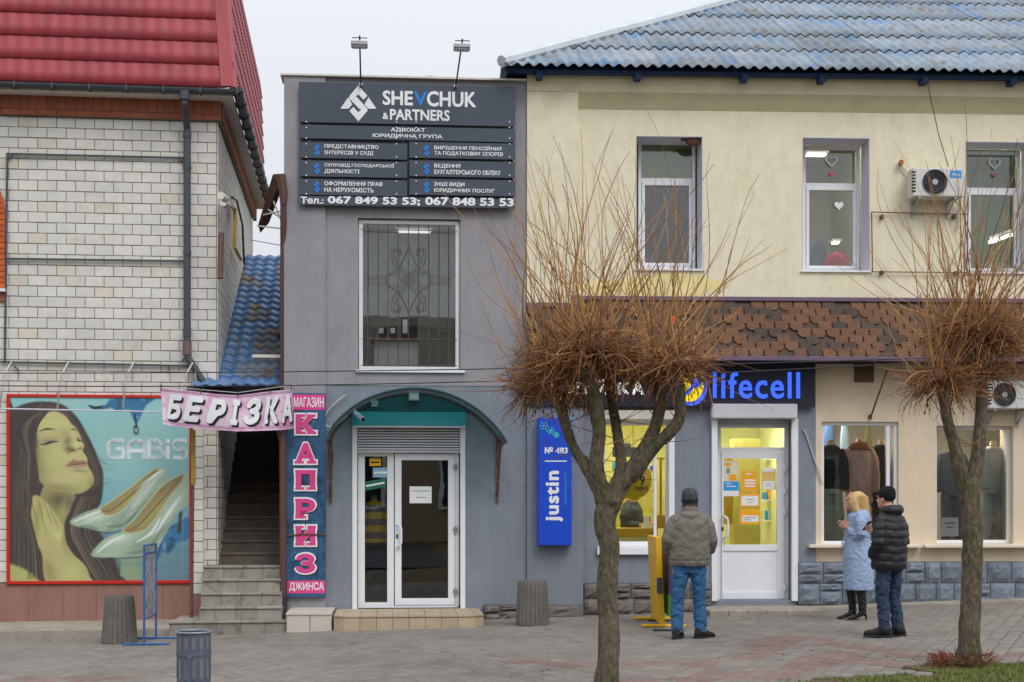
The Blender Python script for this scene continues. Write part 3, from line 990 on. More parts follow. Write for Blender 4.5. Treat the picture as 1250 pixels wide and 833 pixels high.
# neck, chest and shoulder
sk=(198,188,130); sh=(104,98,66); mid=(164,154,100)
nm=fill([(185,400),(300,430),(288,500),(262,560),(270,640),(300,690),(350,740),(385,815),(200,815),(170,690),(150,560)],mid,1)
glow(250,470,70,40,(84,72,58),.9,0.2,nm); glow(240,560,20,80,(120,116,66),.7,0.1,nm); glow(300,740,60,50,(186,190,120),.8,0.5,nm); glow(250,520,14,60,(176,176,110),.5,.25,nm)
fill([(30,735),(70,738),(115,760),(150,790),(156,815),(30,815)],(172,176,106),2)
# face
face=[(160,128),(185,108),(225,102),(262,118),(290,152),(318,180),(334,208),(330,222),(342,240),(336,262),(350,285),(356,300),(354,318),(366,340),(378,365),(380,392),(368,412),(345,430),(312,440),(275,432),(230,425),(185,410),(155,375),(140,320),(138,280),(152,240),(150,190)]
fm=fill(face,sk,1)
glow(165,330,45,90,(122,118,66),.75,0.1,fm); glow(250,420,120,22,(128,122,72),.8,0.1,fm); glow(330,405,50,24,(176,178,106),.7,-.3,fm)
glow(215,150,60,30,(204,208,132),.8,0,fm); glow(220,300,50,50,(196,200,124),.7,0,fm); glow(345,350,14,14,(150,146,88),.5,0,fm)
glow(275,225,18,24,(112,110,72),.8,.3,fm); glow(283,256,20,12,(84,76,54),.9,-.2,fm); glow(312,236,20,16,(206,208,134),.9,-.5,fm)
glow(262,190,22,14,(160,158,90),.5,0,fm)
stroke([(272,268),(280,272),(292,262),(300,266),(318,256),(334,258)],3,(60,50,40),.8,fm); glow(297,258,7,4,(34,26,24),.9,0,fm); glow(326,252,6,3,(44,34,28),.8,0,fm)
fill([(266,326),(285,308),(302,300),(318,306),(336,302),(354,312),(340,318),(310,318),(286,324)],(158,112,92),1)
fill([(266,327),(300,320),(355,314),(350,328),(325,336),(292,335)],(184,142,116),1); stroke([(266,327),(290,322),(312,319),(334,317),(355,314)],3,(92,54,48),.95)
glow(318,346,26,6,(128,122,74),.7,0,fm)
stroke([(160,184),(180,176),(200,174),(222,176)],4.6,(76,60,46),.95,fm); stroke([(286,176),(298,174),(310,178)],4,(76,60,46),.95,fm)
glow(198,222,32,10,(120,106,104),.75,-.15,fm); glow(320,214,16,8,(120,108,100),.7,.1,fm)
stroke([(165,238),(185,236),(208,228),(236,226)],5,(38,28,34),1,fm); stroke([(312,218),(322,222),(334,220)],4,(38,28,32),1,fm); glow(205,214,24,5,(176,176,116),.6,-.1,fm)
# hair over the cheek and forehead
glow(150,260,10,80,(88,78,56),.6,0,fm); glow(240,345,40,40,(170,164,106),.35,0,fm); glow(372,400,16,40,(110,102,68),.5,0,fm); glow(300,205,10,30,(210,204,146),.6,-.4,fm)
hairs(34,lambda t:[(175+30*t,95),(150+10*t,150),(140-6*t+prng.uniform(-6,6),230),(150-20*t,320),(155-10*t,400),(120+20*t,470)],(2,5),hc,.75,None)
hairs(16,lambda t:[(240+20*t,88),(300+6*t,150),(338+8*t,215+10*t),(375+8*t,300),(396+10*t,380)],(2,5),hc,.8,None)
rm=fill([(300,470),(330,455),(372,430),(392,410),(415,400),(412,470),(385,520),(395,580),(430,640),(462,700),(485,770),(485,815),(385,815),(350,740),(300,690),(272,640),(268,590),(282,530)],(58,48,46),1)
hairs(46,lambda t:[(330+70*t,450),(300+80*t,520+prng.uniform(-10,10)),(285+90*t,600),(330+90*t,690+prng.uniform(-10,10)),(390+90*t,800)],(2,6),hc,.75,rm)
for k in range(14):
    y=prng.uniform(280,400); stroke([(385,y-40),(410,y),(440+prng.uniform(0,40),y+prng.uniform(-10,30))],1.1,(60,60,62),.6)
for k in range(10):
    stroke([(410,640),(450,700),(490,720+k*6),(470,790)],1.2,(60,56,54),.6)
# hand and forearm
am=fill([(130,455),(150,448),(172,462),(198,488),(222,520),(250,560),(258,592),(250,630),(262,680),(300,740),(385,815),(205,815),(185,745),(172,690),(150,640),(138,590),(128,540),(118,545),(112,520),(122,500)],(184,174,114),1)
glow(235,610,26,20,(200,204,136),.8,.6,am); glow(150,560,14,70,(112,108,64),.7,.15,am); glow(190,560,50,60,(186,188,116),.6,0,am); glow(200,760,24,50,(120,118,72),.6,-.3,am); glow(290,770,40,40,(192,196,128),.6,.6,am)
for q in ([(150,455),(165,500),(175,560),(190,610)],[(175,468),(195,520),(212,570)],[(130,470),(140,520),(150,560)],[(200,495),(222,545),(240,580)]): stroke(q,3,(112,106,64),.6,am)
hairs(26,lambda t:[(90+20*t,380),(110+20*t,450),(100+25*t,540),(120+30*t,640),(110+60*t,790)],(2,5),hc,.7,None)
# shoes
def shoe(outer,inner,seed):
    r=random.Random(seed)
    m=fill(outer,(160,184,158),1)
    cx0,cy0=sum(q[0] for q in outer)/len(outer),sum(q[1] for q in outer)/len(outer)
    glow(cx0+20,cy0+60,190,30,(108,134,112),.8,-.72,m); glow(cx0-110,cy0+62,50,14,(206,224,208),.8,-.3,m); glow(cx0+90,cy0-40,120,16,(200,212,204),.7,-.9,m)
    xs_=[q[0] for q in outer]; ys_=[q[1] for q in outer]
    for k in range(60):
        i=r.randrange(len(outer)); f=r.uniform(.0,.5); cx=outer[i][0]*(1-f)+sum(xs_)/len(xs_)*f; cy=outer[i][1]*(1-f)+sum(ys_)/len(ys_)*f
        glow(cx,cy,r.uniform(6,26),r.uniform(1.5,4),r.choice([(214,228,216),(128,150,134),(196,208,180),(150,166,124),(96,108,104),(176,186,180)]),r.uniform(.3,.75),-0.75+r.uniform(-.3,.3),m)
    mi=fill(inner,(150,134,86),1)
    for q_ in inner[3:7]: glow(q_[0],q_[1]+6,26,14,(104,88,56),.5,-.8,mi)
    glow(sum(q[0] for q in inner)/len(inner),sum(q[1] for q in inner)/len(inner)+20,90,18,(176,168,104),.6,-.8,mi)
    stroke(inner+[inner[0]],2,(196,198,150),.8,taper=False)
    return m
shoe([(284,556),(300,542),(340,520),(380,506),(405,500),(440,478),(500,432),(560,385),(610,350),(652,327),(672,336),(690,365),(692,392),(660,425),(620,455),(590,492),(545,535),(510,575),(470,594),(420,596),(350,582),(300,572)],
     [(408,500),(440,480),(520,425),(600,362),(645,335),(632,362),(590,400),(545,455),(510,498),(478,522),(440,530),(415,520)],1)
stroke([(290,568),(350,584),(420,600),(475,597),(520,572)],2.4,(64,66,62),.8)
shoe([(372,690),(385,668),(420,632),(460,610),(500,596),(545,550),(600,480),(660,410),(710,375),(752,356),(790,360),(790,470),(765,490),(735,512),(710,548),(680,600),(655,645),(632,680),(590,696),(520,702),(430,704),(385,702)],
     [(500,588),(545,550),(600,482),(660,412),(715,374),(755,358),(742,395),(705,440),(660,505),(620,560),(590,590),(545,604),(515,602)],2)
stroke([(378,700),(430,707),(520,706),(600,698),(640,676),(672,630)],2.6,(54,60,58),.85)
fill([(733,522),(748,514),(744,560),(740,602),(726,602),(730,560)],(52,54,56),1); stroke([(640,708),(648,690),(664,640)],4,(60,66,66),.9)
# gloss streaks and dark linings on the shoes
for q_ in ([(300,556),(360,530),(410,512)],[(560,420),(620,370),(668,345)],[(395,682),(450,640),(505,612)],[(640,600),(690,520),(740,450)],[(560,640),(620,600),(655,540)]): stroke(q_,7,(226,236,226),.75)
for q_ in ([(430,575),(500,570),(560,515)],[(520,686),(600,672),(650,610)],[(330,572),(400,584)]): stroke(q_,8,(92,112,100),.6)
for q_ in ([(414,512),(460,505),(540,440),(632,352)],[(512,594),(560,575),(650,480),(742,372)]): stroke(q_,4,(84,70,46),.7)
paint(np.where((XX>746)&(XX<750),1.0,0.0).astype(np.float32),(200,210,205),.25)
# haze of the faded print
canvas = canvas*0.93+L3((150,158,150))*0.07
img=np.clip(canvas*1.12,0,0.85)
vs=[]; 
gx=np.linspace(t0+.035,t1-.035,PW); gz=np.linspace(z1-.035,z0+.035,PH)
GX,GZ=np.meshgrid(gx,gz)
me=bpy.data.meshes.new("print")
nv=PW*PH
co=np.stack([GX.ravel()-BBT.off[0],np.full(nv,-0.045)-BBT.off[1],GZ.ravel()-BBT.off[2]],1).astype(np.float32)
idx=np.arange(nv).reshape(PH,PW)
q=np.stack([idx[1:,:-1],idx[1:,1:],idx[:-1,1:],idx[:-1,:-1]],-1).reshape(-1,4)
me.vertices.add(nv); me.vertices.foreach_set("co",co.ravel())
me.loops.add(q.size); me.loops.foreach_set("vertex_index",q.ravel().astype(np.int32))
me.polygons.add(len(q)); me.polygons.foreach_set("loop_start",np.arange(0,q.size,4,dtype=np.int32))
me.update(); me.validate()
ca_=me.color_attributes.new("print",'FLOAT_COLOR','POINT')
rgba=np.ones((nv,4),np.float32); rgba[:,:3]=img.reshape(-1,3)
ca_.data.foreach_set("color",rgba.ravel())
link("print", me, vcol_mat("billboard_print",0.45), BBT.o)
mb=MB(); mb.box(t0+.02,t1-.02,-0.04,-0.015,z0+.02,z1-.02); BBT.part("backing", mb, m_pvcd)
m_redf=M("red_frame_paint", C(196,40,34,1.05),0.5,0.08,5)
for a in ((t0,t1,z1-.04,z1),(t0,t1,z0,z0+.045),(t0,t0+.045,z0+.046,z1-.041),(t1-.03,t1,z0+.046,z1-.041)):
    mb=MB(); mb.box(a[0],a[1],-0.065,-0.012,a[2],a[3]); BBT.part("frame", mb, m_redf, bevel=.004)
q=FL.rect(131,536,228,561,0.05)
m_gab=M("faded_white_print", C(214,228,230,1.1),0.5)
# rounded advertising letters drawn as thick strokes
def stroke_mesh(mb,pts,w,y0,y1):
    out=smooth_poly([tuple(p) for p in pts],False,4) if len(pts)>2 else [np.array(p) for p in pts]
    for a,b in zip(out,out[1:]):
        a=Vector(a); b=Vector(b); d=(b-a).normalized(); n_=Vector((-d.y,d.x))*w/2; e=d*w*0.12
        mb.prism([tuple(a-n_-e),tuple(b-n_+e),tuple(b+n_+e),tuple(a+n_-e)],y0,y1)
mb=MB(); X=q[0]; Wd=q[1]-q[0]; H=q[3]-q[2]; z=q[2]
def G_(pts,k=0): stroke_mesh(mb,[(X+u*Wd,z+v*H) for u,v in pts],H*0.20,-0.049-k*.0003,-0.046)
G_([(.20,.9),(.08,.92),(.02,.75),(.02,.3),(.08,.1),(.2,.1)]); G_([(.2,.1),(.2,.5)],1); G_([(.2,.5),(.12,.5)],2)
G_([(.27,.05),(.27,.6),(.31,.85),(.37,.92),(.43,.85),(.46,.6),(.46,.05)]); G_([(.27,.42),(.46,.42)],1)
G_([(.52,.05),(.52,.93)]); G_([(.52,.92),(.62,.92),(.67,.72),(.62,.54),(.56,.54)],1); G_([(.56,.52),(.64,.5),(.70,.28),(.64,.1),(.52,.1)],2)
G_([(.76,.05),(.76,.65)]); G_([(.76,.82),(.76,.98)])
G_([(.99,.92),(.88,.92),(.84,.72),(.88,.52),(.95,.5),(.99,.3),(.95,.1),(.83,.1)])
BBT.part("lettering", mb, m_gab)

# ================================================================== STAIRCASE between the buildings
FS = Frame(300, 20.3, 6.4)
ST = Thing("staircase_building", "narrow covered staircase with blue tiled roof between brick and grey buildings", "staircase", FS)
xl, xr = FS.p(250,600)[0], FS.p(346,600)[0]
gs = FS.g(0,1)
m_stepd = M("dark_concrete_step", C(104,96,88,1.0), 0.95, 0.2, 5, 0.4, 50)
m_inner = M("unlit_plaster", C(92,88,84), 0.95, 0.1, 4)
zA = 1.6-80*20.3/1750
for k in range(15):
    mb=MB(); z=zA+0.17*(k+0); y=0.05+0.285*k
    mb.box(xl+.02,xr,y,y+0.6,z-0.3 if k else z-1.0,z+0.0+(0 if k else 0))
    mb.box(xl+.02,xr,y-0.02,y+0.03,z-0.035,z+0.004)
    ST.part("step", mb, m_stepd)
mb=MB()
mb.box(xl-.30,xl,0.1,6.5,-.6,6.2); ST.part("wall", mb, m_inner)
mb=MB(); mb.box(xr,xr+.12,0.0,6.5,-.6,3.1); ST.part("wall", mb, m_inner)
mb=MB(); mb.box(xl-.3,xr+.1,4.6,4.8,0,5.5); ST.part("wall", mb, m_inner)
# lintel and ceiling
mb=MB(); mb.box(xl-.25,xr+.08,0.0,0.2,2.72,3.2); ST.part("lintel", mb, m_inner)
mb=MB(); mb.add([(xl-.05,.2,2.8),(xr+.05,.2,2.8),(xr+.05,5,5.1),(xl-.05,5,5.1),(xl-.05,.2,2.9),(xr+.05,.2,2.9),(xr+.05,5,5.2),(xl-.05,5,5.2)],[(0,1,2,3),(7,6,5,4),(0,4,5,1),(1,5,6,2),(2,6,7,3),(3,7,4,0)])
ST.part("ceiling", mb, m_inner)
# tiled outer steps, every slab its own piece
ES = Thing("entrance_steps", "grey tiled outdoor steps climbing into the dark stairway", "steps", FS, (0,-1.4,gs))
n=5; rise=(zA-gs)/n
px_l=[236,243,245,247,248]
for k in range(n):
    d1=1.45-0.29*k; z1_=gs+rise*(k+1); z0_=gs-0.3 if k==0 else gs+rise*k-0.02
    a=FS.p((205,243,245,247,248)[k],740,d1)[0]; b=FS.p((352,344,344,345,345)[k],740,d1)[0]
    if k==0: d1=1.35
    m=4 if k else 5
    off=(0.5 if k%2 else 0)
    xs_=[a]+[a+(b-a)*(i+1-off*0.5)/m for i in range(m-1)]+[b]
    for i in range(len(xs_)-1):
        mb=MB(); mb.cbox(xs_[i]+.003,xs_[i+1]-.003,-d1,-d1+0.012,z0_,z1_-0.028,.003)
        ES.part("riser_tile", mb, m_steptile)
        mb=MB(); mb.cbox(xs_[i]+.003,xs_[i+1]-.003,-d1-0.02,-d1+0.30,z1_-0.025,z1_,.005)
        ES.part("tread_tile", mb, m_steptile)
    mb=MB(); mb.box(a+.004,b-.004,-d1+0.011,0.05,gs-.4,z1_-0.026); ES.part("core", mb, m_conc)
# blue tile roof
yr0, zr0 = -0.1, FS.p(300,472,0.1)[1]
ra = math.atan2(5.95-zr0, 5.6)
roofm=MB(); Lr=6.35
xa,xb = FS.p(262,470,0.1)[0]-0.05, xr+0.06
roofm.box(xa-.1,xb,0,Lr,-0.09,-0.012)
rf=link("roof", roofm.mesh("roof"), m_dark, ST.o, loc=(0,yr0,zr0), rot=(ra,0,0))
tw2,tL2=0.185,0.30
t2=tile_mb(tw2,tL2,0.035,0.035).mesh("roof_tile"); t2.materials.append(m_blueroof); t2.shade_smooth()
t2w=tile_mb(tw2,tL2,0.035,0.035).mesh("roof_tile"); t2w.materials.append(m_blueworn); t2w.shade_smooth()
nrow=int(Lr/tL2)
for r in range(nrow):
    u=xb
    while u>xa-0.12:
        u-=tw2
        link("roof_tile", t2w if noise.noise(Vector((u*1.3,r*.22,3.7)))+.5*math.exp(-((r-5)/4)**2)>.27 else t2, None, rf, loc=(u,r*tL2,0.0))
# short lower piece of the same roof reaching left under the gutter outlet
mb=MB()
for i in range(3):
    mb.add([(x+FS.p(235,468,.25)[0]+i*tw2,y-.28,z+zr0-0.02) for x,y,z in tile_mb(tw2,tL2,0.035,0.035).v], tile_mb(tw2,tL2,0.035,0.035).f)
ST.part("low_tiles", mb, m_blueroof, smooth=True, kind="stuff")
# pale flashing strip against the brick wall, in short lengths
for k in range(5):
    mb=MB(); a=k*1.26; mb.add([(xa-.20,a,.02),(xa-.04,a,.02),(xa-.04,a+1.3,.03),(xa-.20,a+1.3,.03),(xa-.22,a,.18),(xa-.20,a+1.3,.18)],[(0,1,2,3),(0,3,5,4)])
    link("flashing", mb.mesh("flashing"), m_fascia, rf)
mb=MB(); q=FS.p(345,400,.1); mb.tube([(q[0]+.1,0.9,q[1]+.12),(q[0]-.04,0.8,q[1]),(q[0]-.10,.75,q[1]-.03)],.05,10); ST.part("spout", mb, m_darkmetal)
mb=MB(); a=FS.p(308,434,.1); b=FS.p(347,436,.1); mb.box(a[0],b[0],-.12,-.06,b[1]-.012,a[1]+.012); ST.part("bracket", mb, m_fascia)
# brick pier left of the opening
mb=MB(); a,b,_,_=FL.rect(236,530,249,700,0.12); zt_=FL.p(240,478,.12)[1]
PR = Thing("brick_pier", "narrow brick pier between the shoe billboard and the stair opening", "pier", FL, (a,-.12,-.3))
mb.box(a,b-.02,-.12,.35,-.6,zt_); PR.part("core", mb, m_mortar)
z=zp-.3; k=0
mb=MB(); mb.box(a-.01,b-.01,-.135,.3,-.6,zp-.15); PR.part("plinth", mb, m_pinkplinth)
z=zp-.14
while z<zt_-.1:
    mb=MB(); mb.cbox(a,b-.01,-.132,.34,z,z+bh,.004); PR.part("brick", mb, m_brick); z+=course
# post in front
a=FL.p(236,527,.45); b=FL.p(234,757,.45)
mb=MB(); mb.tube([(b[0],-.45,b[1]),(a[0],-.45,a[1])],.022,8)
PO = Thing("steel_post", "thin rusty brown post standing at the left of the stair opening", "post", FL, (b[0],-.45,b[1]))
PO.part("pole", mb, m_rust)
mb=MB(); c=FL.p(235,592,.46); mb.box(a[0]-.028,a[0]+.028,-.485,-.42,c[1],a[1]+.02); PO.part("sleeve", mb, M("dull_yellow_paint",C(150,128,52),.6,.3,12))

# banner БЕРІЗКА : a slightly sagging printed sheet
a=FS.p(196,497,.75); b=FS.p(359,499,.75)
BN = Thing("banner", "white and pink fabric banner with big slanted white letters above the stairway", "banner", FS, ((a[0]+b[0])/2,-.75,FS.p(277,525,.75)[1]))
m_ban = M("pink_white_banner", C(222,196,214,1.05), .7, .04, 3, blotch=[(C(208,128,182,1.05),.47,1.9),(C(232,226,232,1.05),.56,3)])
def ban_pt(u,v):  # u 0..1, v 0 bottom..1 top
    top=[(196,474),(228,477),(262,481),(290,483),(320,479),(340,477),(357,476)]
    bot=[(199,518),(225,522),(262,525),(290,527),(320,526),(345,525),(359,523)]
    def ev(pl):
        f=u*(len(pl)-1); i=min(int(f),len(pl)-2); f-=i
        return (pl[i][0]*(1-f)+pl[i+1][0]*f, pl[i][1]*(1-f)+pl[i+1][1]*f)
    T_,B_=ev(top),ev(bot); px=B_[0]*(1-v)+T_[0]*v; py=B_[1]*(1-v)+T_[1]*v
    t,z=FS.p(px,py,.75)
    return t,z,-.75+0.03*math.sin(u*9+v*2)*(1-v)+0.015*math.sin(u*23)
mb=MB(); NU,NV=48,8
for back in (0,1):
    for j in range(NV+1):
        for i in range(NU+1):
            t,z,y=ban_pt(i/NU,j/NV); mb.v.append((t,y+back*.004,z))
for back in (0,1):
    o=back*(NU+1)*(NV+1)
    for j in range(NV):
        for i in range(NU):
            k=o+j*(NU+1)+i; mb.f.append((k,k+1,k+NU+2,k+NU+1))
sheet=BN.part("sheet", mb, m_ban, smooth=True)
def ban_text(s,u0,u1,v0,v1,dy,bold,mat,name):
    m=text(s,0,1,0,1,0,depth=.002,bold=bold,shear=.25)
    m.v=[(lambda q:(q[0],q[2]+dy+y,q[1]))(ban_pt(u0+(u1-u0)*x,v0+(v1-v0)*z)) for x,y,z in m.v]
    BN.part(name,m,mat,sheet)
for i,(ch,ua,ub) in enumerate((("Б",.03,.14),("Е",.15,.27),("Р",.285,.42),("І",.445,.52),("З",.54,.66),("К",.68,.83),("А",.83,.98))):
    ban_text(ch,ua+.012,ub+.012,.11,.81,-.006,.055,m_signb,"letter_shadow")
    ban_text(ch,ua,ub,.17,.87,-.010,.055,m_white,"letter")
mb=MB()
for v in (.06,.10,.93,.96):
    for i in range(NU):
        a1=ban_pt(i/NU,v); b1=ban_pt((i+1)/NU,v); c1=ban_pt((i+1)/NU,v+.012); d1=ban_pt(i/NU,v+.012)
        mb.quad(*[(q[0],q[2]-.003,q[1]) for q in (a1,b1,c1,d1)])
BN.part("border_line", mb, M("mauve_line",C(150,110,150),.6), sheet)
mb=MB(); a=ban_pt(0,1.02); b=ban_pt(.5,1.14); c=ban_pt(1,1.08)
mb.tube([(FS.p(192,474,.75)[0],-.74,a[1]+.02),(b[0],-.74,b[1]-.03),(FS.p(362,470,.75)[0],-.74,c[1]+.03)],.006,5); BN.part("rope", mb, m_cablew)
mb=MB()
for u in (.005,.25,.5,.75,.985):
    q=ban_pt(u,.97); mb.tube([(q[0],q[2]-.01,q[1]),(q[0],q[2],q[1]+.06)],.006,6)
BN.part("eyelet", mb, m_darkmetal)

# ================================================================== GREY BUILDING
FG = Frame(347, 20.0, 4.6)
GB = Thing("grey_building", "narrow grey plastered two storey building with the law firm sign", "building", FG)
gl_, gr_ = 0.0, FG.p(643,400)[0]
ztop = FG.p(495,97)[1]; zg_ = -0.7
zb = FG.p(500,470)[1]
win = FG.rect(437,267,562,452); 
dor = FG.rect(431,519,568,744)
mb = wall_mb(gl_+.57,gr_-.002,zb,ztop,[win],0.0,0.32); GB.part("wall", mb, m_greywall)
mb = wall_mb(gl_+.57,gr_-.002,zg_,zb-.0,[(dor[0],dor[1],dor[2],dor[3])],-0.012,0.32); GB.part("ground_floor_wall", mb, m_greywall2)
mb=MB(); mb.box(gl_,gl_+.572,-.045,.32,zb+.01,ztop); mb.box(gl_-.0,gl_+.572,-.05,.32,zg_,zb+.01); GB.part("pilaster", mb, m_greywall)
mb=MB(); mb.box(gl_,gl_+.2,.3,2.6,-.6,ztop-.02); mb.box(gr_-.2,gr_-.004,.33,2.6,-.6,ztop-.02); mb.box(gl_,gr_,2.6,2.8,-.6,ztop-.02); mb.box(gl_+.1,gr_-.1,.32,2.6,ztop-.5,ztop-.3); GB.part("shell", mb, m_greywall)
mb=MB(); mb.box(gl_-.05,gr_-.01,-.075,.36,ztop,ztop+.025); mb.box(FG.p(521,95)[0],FG.p(529,95)[0],-.05,.1,ztop+.026,ztop+.05); GB.part("coping", mb, m_fascia)
mb=MB(); x_=gl_+.575
zz=zb; mb.box(gl_+.575,gr_-.01,-.02,.0,zz-.012,zz+.012); GB.part("ledge", mb, m_greywall)
# upper window
def pvc_frame(T,F,parent,x0,x1,z0,z1,y,w=.055,dep=.07,name="frame",mat=m_pvc):
    mb=MB()
    mb.box(x0,x1,y,y+dep,z0,z0+w); mb.box(x0,x1,y,y+dep,z1-w,z1); mb.box(x0,x0+w,y,y+dep,z0+w,z1-w); mb.box(x1-w,x1,y,y+dep,z0+w,z1-w)
    o=T.part(name,mb,mat,parent,bevel=.006); return o
def pane(T,parent,x0,x1,z0,z1,y,mat):
    mb=MB(); mb.box(x0,x1,y,y+.012,z0,z1); return T.part("pane",mb,mat,parent)
WG=GB.part("window", MB(), m_pvc)
WG.data = MB().box(win[0]-.01,win[1]+.01,0.30,.36,win[2]-.01,win[2]+.005).mesh("window"); WG.data.materials.append(m_pvc)
pvc_frame(GB,FG,WG,win[0]+.01,win[1]-.01,win[2],win[3]-.012,.07,.055)
pane(GB,WG,win[0]+.06,win[1]-.06,win[2]+.05,win[3]-.06,.10,g_dark)
mb=MB(); mb.box(win[0]-.03,win[1]+.06,-.04,.07,win[2]-.035,win[2]-.002); GB.part("sill",mb,m_pvc,WG)
# grille with bars and scroll work
GR_ = GB.part("window_grille", MB(), m_darkmetal, WG)
mb=MB()
q=FG.rect(444,272,555,447)
for x in (449,461.5,473.5,486,498.5,511,523.5,536,548):
    a=FG.p(x,279,.0)[0]; mb.tube([(a,.02,q[2]+.02),(a,.02,q[3]-.02)],.0065,5)
for y in (281,414,446): z=FG.p(500,y)[1]; mb.tube([(q[0]-.04,.02,z),(q[1]+.04,.02,z)],.006,5)
def curve(pts,r=.0042,d=-.005):
    pp=[]
    for p_ in smooth_poly(pts,False,5):
        t,z=FG.p(p_[0],p_[1]); pp.append((t,d,z))
    mb.tube(pp,r,5)
for s in (1,-1):
    X_=lambda v: 499+s*(v-499)
    for e in (1,-1):
        Y_=lambda v: 341+e*(v-341)
        curve([(X_(470),Y_(341)),(X_(480),Y_(350)),(X_(500),Y_(334)),(X_(514),Y_(318)),(X_(517),Y_(305)),(X_(510),Y_(303)),(X_(508),Y_(310))])
        curve([(X_(499),Y_(300)),(X_(494),Y_(312)),(X_(486),Y_(326)),(X_(470),Y_(336)),(X_(446),Y_(339))])
        curve([(X_(499),Y_(342)),(X_(488),Y_(352)),(X_(480),Y_(362)),(X_(478),Y_(375)),(X_(483),Y_(379)),(X_(488),Y_(374)),(X_(484),Y_(369))])
        curve([(X_(446),Y_(330)),(X_(450),Y_(334)),(X_(449),Y_(341))])
GR_.data=mb.mesh("window_grille",(0,0,0)); GR_.data.materials.append(M("grey_grille_paint",C(84,86,84),.6,.2,12))
# office interior
m_room=M("grey_room_plaster", C(118,122,118), .9,.05,2); m_desk=M("white_desk_front", C(196,200,206,1.2), .6,.05,3)
def room(T,x0,x1,y0,y1,z0,z1,mat,ceil=None,floor=None,name="room"):
    mb=MB()
    mb.quad((x0,y1,z0),(x1,y1,z0),(x1,y1,z1),(x0,y1,z1)); mb.quad((x0,y0,z0),(x0,y1,z0),(x0,y1,z1),(x0,y0,z1))
    mb.quad((x1,y1,z0),(x1,y0,z0),(x1,y0,z1),(x1,y1,z1)); mb.quad((x0,y0,z1),(x0,y1,z1),(x1,y1,z1),(x1,y0,z1)); mb.quad((x0,y0,z0),(x1,y0,z0),(x1,y1,z0),(x0,y1,z0))
    return T.part(name,mb,mat)
room(GB,.3,gr_-.3,.33,2.55,win[2]-.75,win[3]+.3,m_room,name="office_room")
OL=Thing("light_panel","ceiling light panel deep inside the office behind the barred window","lamp",FG,(1.7,.8,win[3]+.25))
mb=MB(); mb.box(.9,2.7,.45,1.25,win[3]+.24,win[3]+.27); OL.part("diffuser",mb,M("office_fill_glow",(.9,.9,.9),.5,emit=((1,.98,.94),6)))  # glowing panel added out of view to brighten the office
dk=Thing("reception_desk","white fronted desk behind the barred first floor window of the grey building","desk",FG,(1.3,1.0,win[2]-.7))
z=win[2]
a,b=FG.p(457,430,-1.6)[0],FG.p(510,430,-1.6)[0]
mb=MB(); mb.box(a,b,1.6,1.64,z-.7,FG.p(480,416,-1.6)[1]); dk.part("front_panel",mb,m_desk)
mb=MB(); mb.box(a-.05,b+.04,1.55,2.2,FG.p(480,416,-1.6)[1],FG.p(480,416,-1.6)[1]+.03); dk.part("desk_top",mb,M("wood_edge",C(150,110,80),.5))
for i,(x0_,x1_,y0_,lab,nm,ct) in enumerate(((461,474,398,"black monitor at the left end of the desk behind the barred window","monitor","monitor"),(475,487,398,"second black monitor in the middle of the desk behind the barred window","monitor","monitor"),(490,510,388,"tall black printer on the right end of the desk behind the barred window","printer","printer"))):
    r_=FG.rect(x0_,y0_,x1_,415,-1.7)
    tt=Thing(nm,lab,ct,FG,((r_[0]+r_[1])/2,1.1,r_[2]+.03),group="office machines on the desk" )
    mb=MB(); mb.box(r_[0],r_[1],1.70,1.77+.2*(i==2),r_[2]+.06,r_[3]); tt.part("body",mb,m_signb,bevel=.01)
    mb=MB(); mb.box((r_[0]+r_[1])/2-.06,(r_[0]+r_[1])/2+.06,1.71,1.9,r_[2]+.03,r_[2]+.06); tt.part("foot",mb,m_signb)
    mb=MB(); mb.box(r_[0]+.02,r_[0]+.09,1.695,1.70,r_[2]+.1,r_[3]-.03); tt.part("glare_strip",mb,m_desk)
def tube_lamp(F,x0,x1,z,y,lab,col=(1,.98,.92),st=3.0,grp=None,cat="lamp"):
    T=Thing("ceiling_lamp",lab,cat,F,((x0+x1)/2,y,z),group=grp)
    mb=MB(); mb.box(x0,x1,y,y+.2,z,z+.03); T.part("housing",mb,m_pvc)
    for k in range(2):
        mb=MB(); mb.tube([(x0+.03,y+.05+.1*k,z-.02),(x1-.03,y+.05+.1*k,z-.02)],.014,8)
        T.part("tube",mb,M("lamp_tube_%d"%int(st*10),(.9,.9,.88),.5,emit=(col,st)))
q=FG.rect(483,280,528,288,-1.9)
tube_lamp(FG,q[0],q[1],q[3],1.9,"dim ceiling lamp seen through the barred first floor window",st=1.2)

# law firm sign
q=FG.rect(365,101,629,252,.12)
SG=Thing("law_firm_sign","large anthracite law firm sign with white and blue lettering on the grey building","sign",FG,((q[0]+q[1])/2,-.12,q[2]))
dS=.12
def skew(y0): return (101+ (y0-101))
def panel(x0,y0,x1,y1,nm="panel"):
    a=FG.rect(x0,y0,x1,y1,dS); mb=MB(); mb.box(a[0],a[1],-dS,-dS+.02,a[2],a[3])
    return SG.part(nm,mb,m_sign,bevel=.003),a
mb=MB(); 
for x in (q[0]+.12,q[0]+1.42,q[0]+1.75,q[1]-.15): mb.box(x,x+.04,-.098,-.0,q[2]+.02,q[3]-.02)
SG.part("mounting_rail",mb,m_darkmetal)
mb=MB(); mb.box(q[0]+.03,q[1]-.03,-.09,-.07,q[2]+.02,q[3]-.03); SG.part("backing",mb,m_signb)
def tx(T,F,s,x0,y0,x1,y1,d,mat,par,bold=.02,depth=.006,name="lettering",**kw):
    a=F.rect(x0,y0,x1,y1,d)
    return T.part(name,text(s,a[0],a[1],a[2],a[3],-d-.001,depth,bold,**kw),mat,par)
p1,_=panel(365,103,629,152)
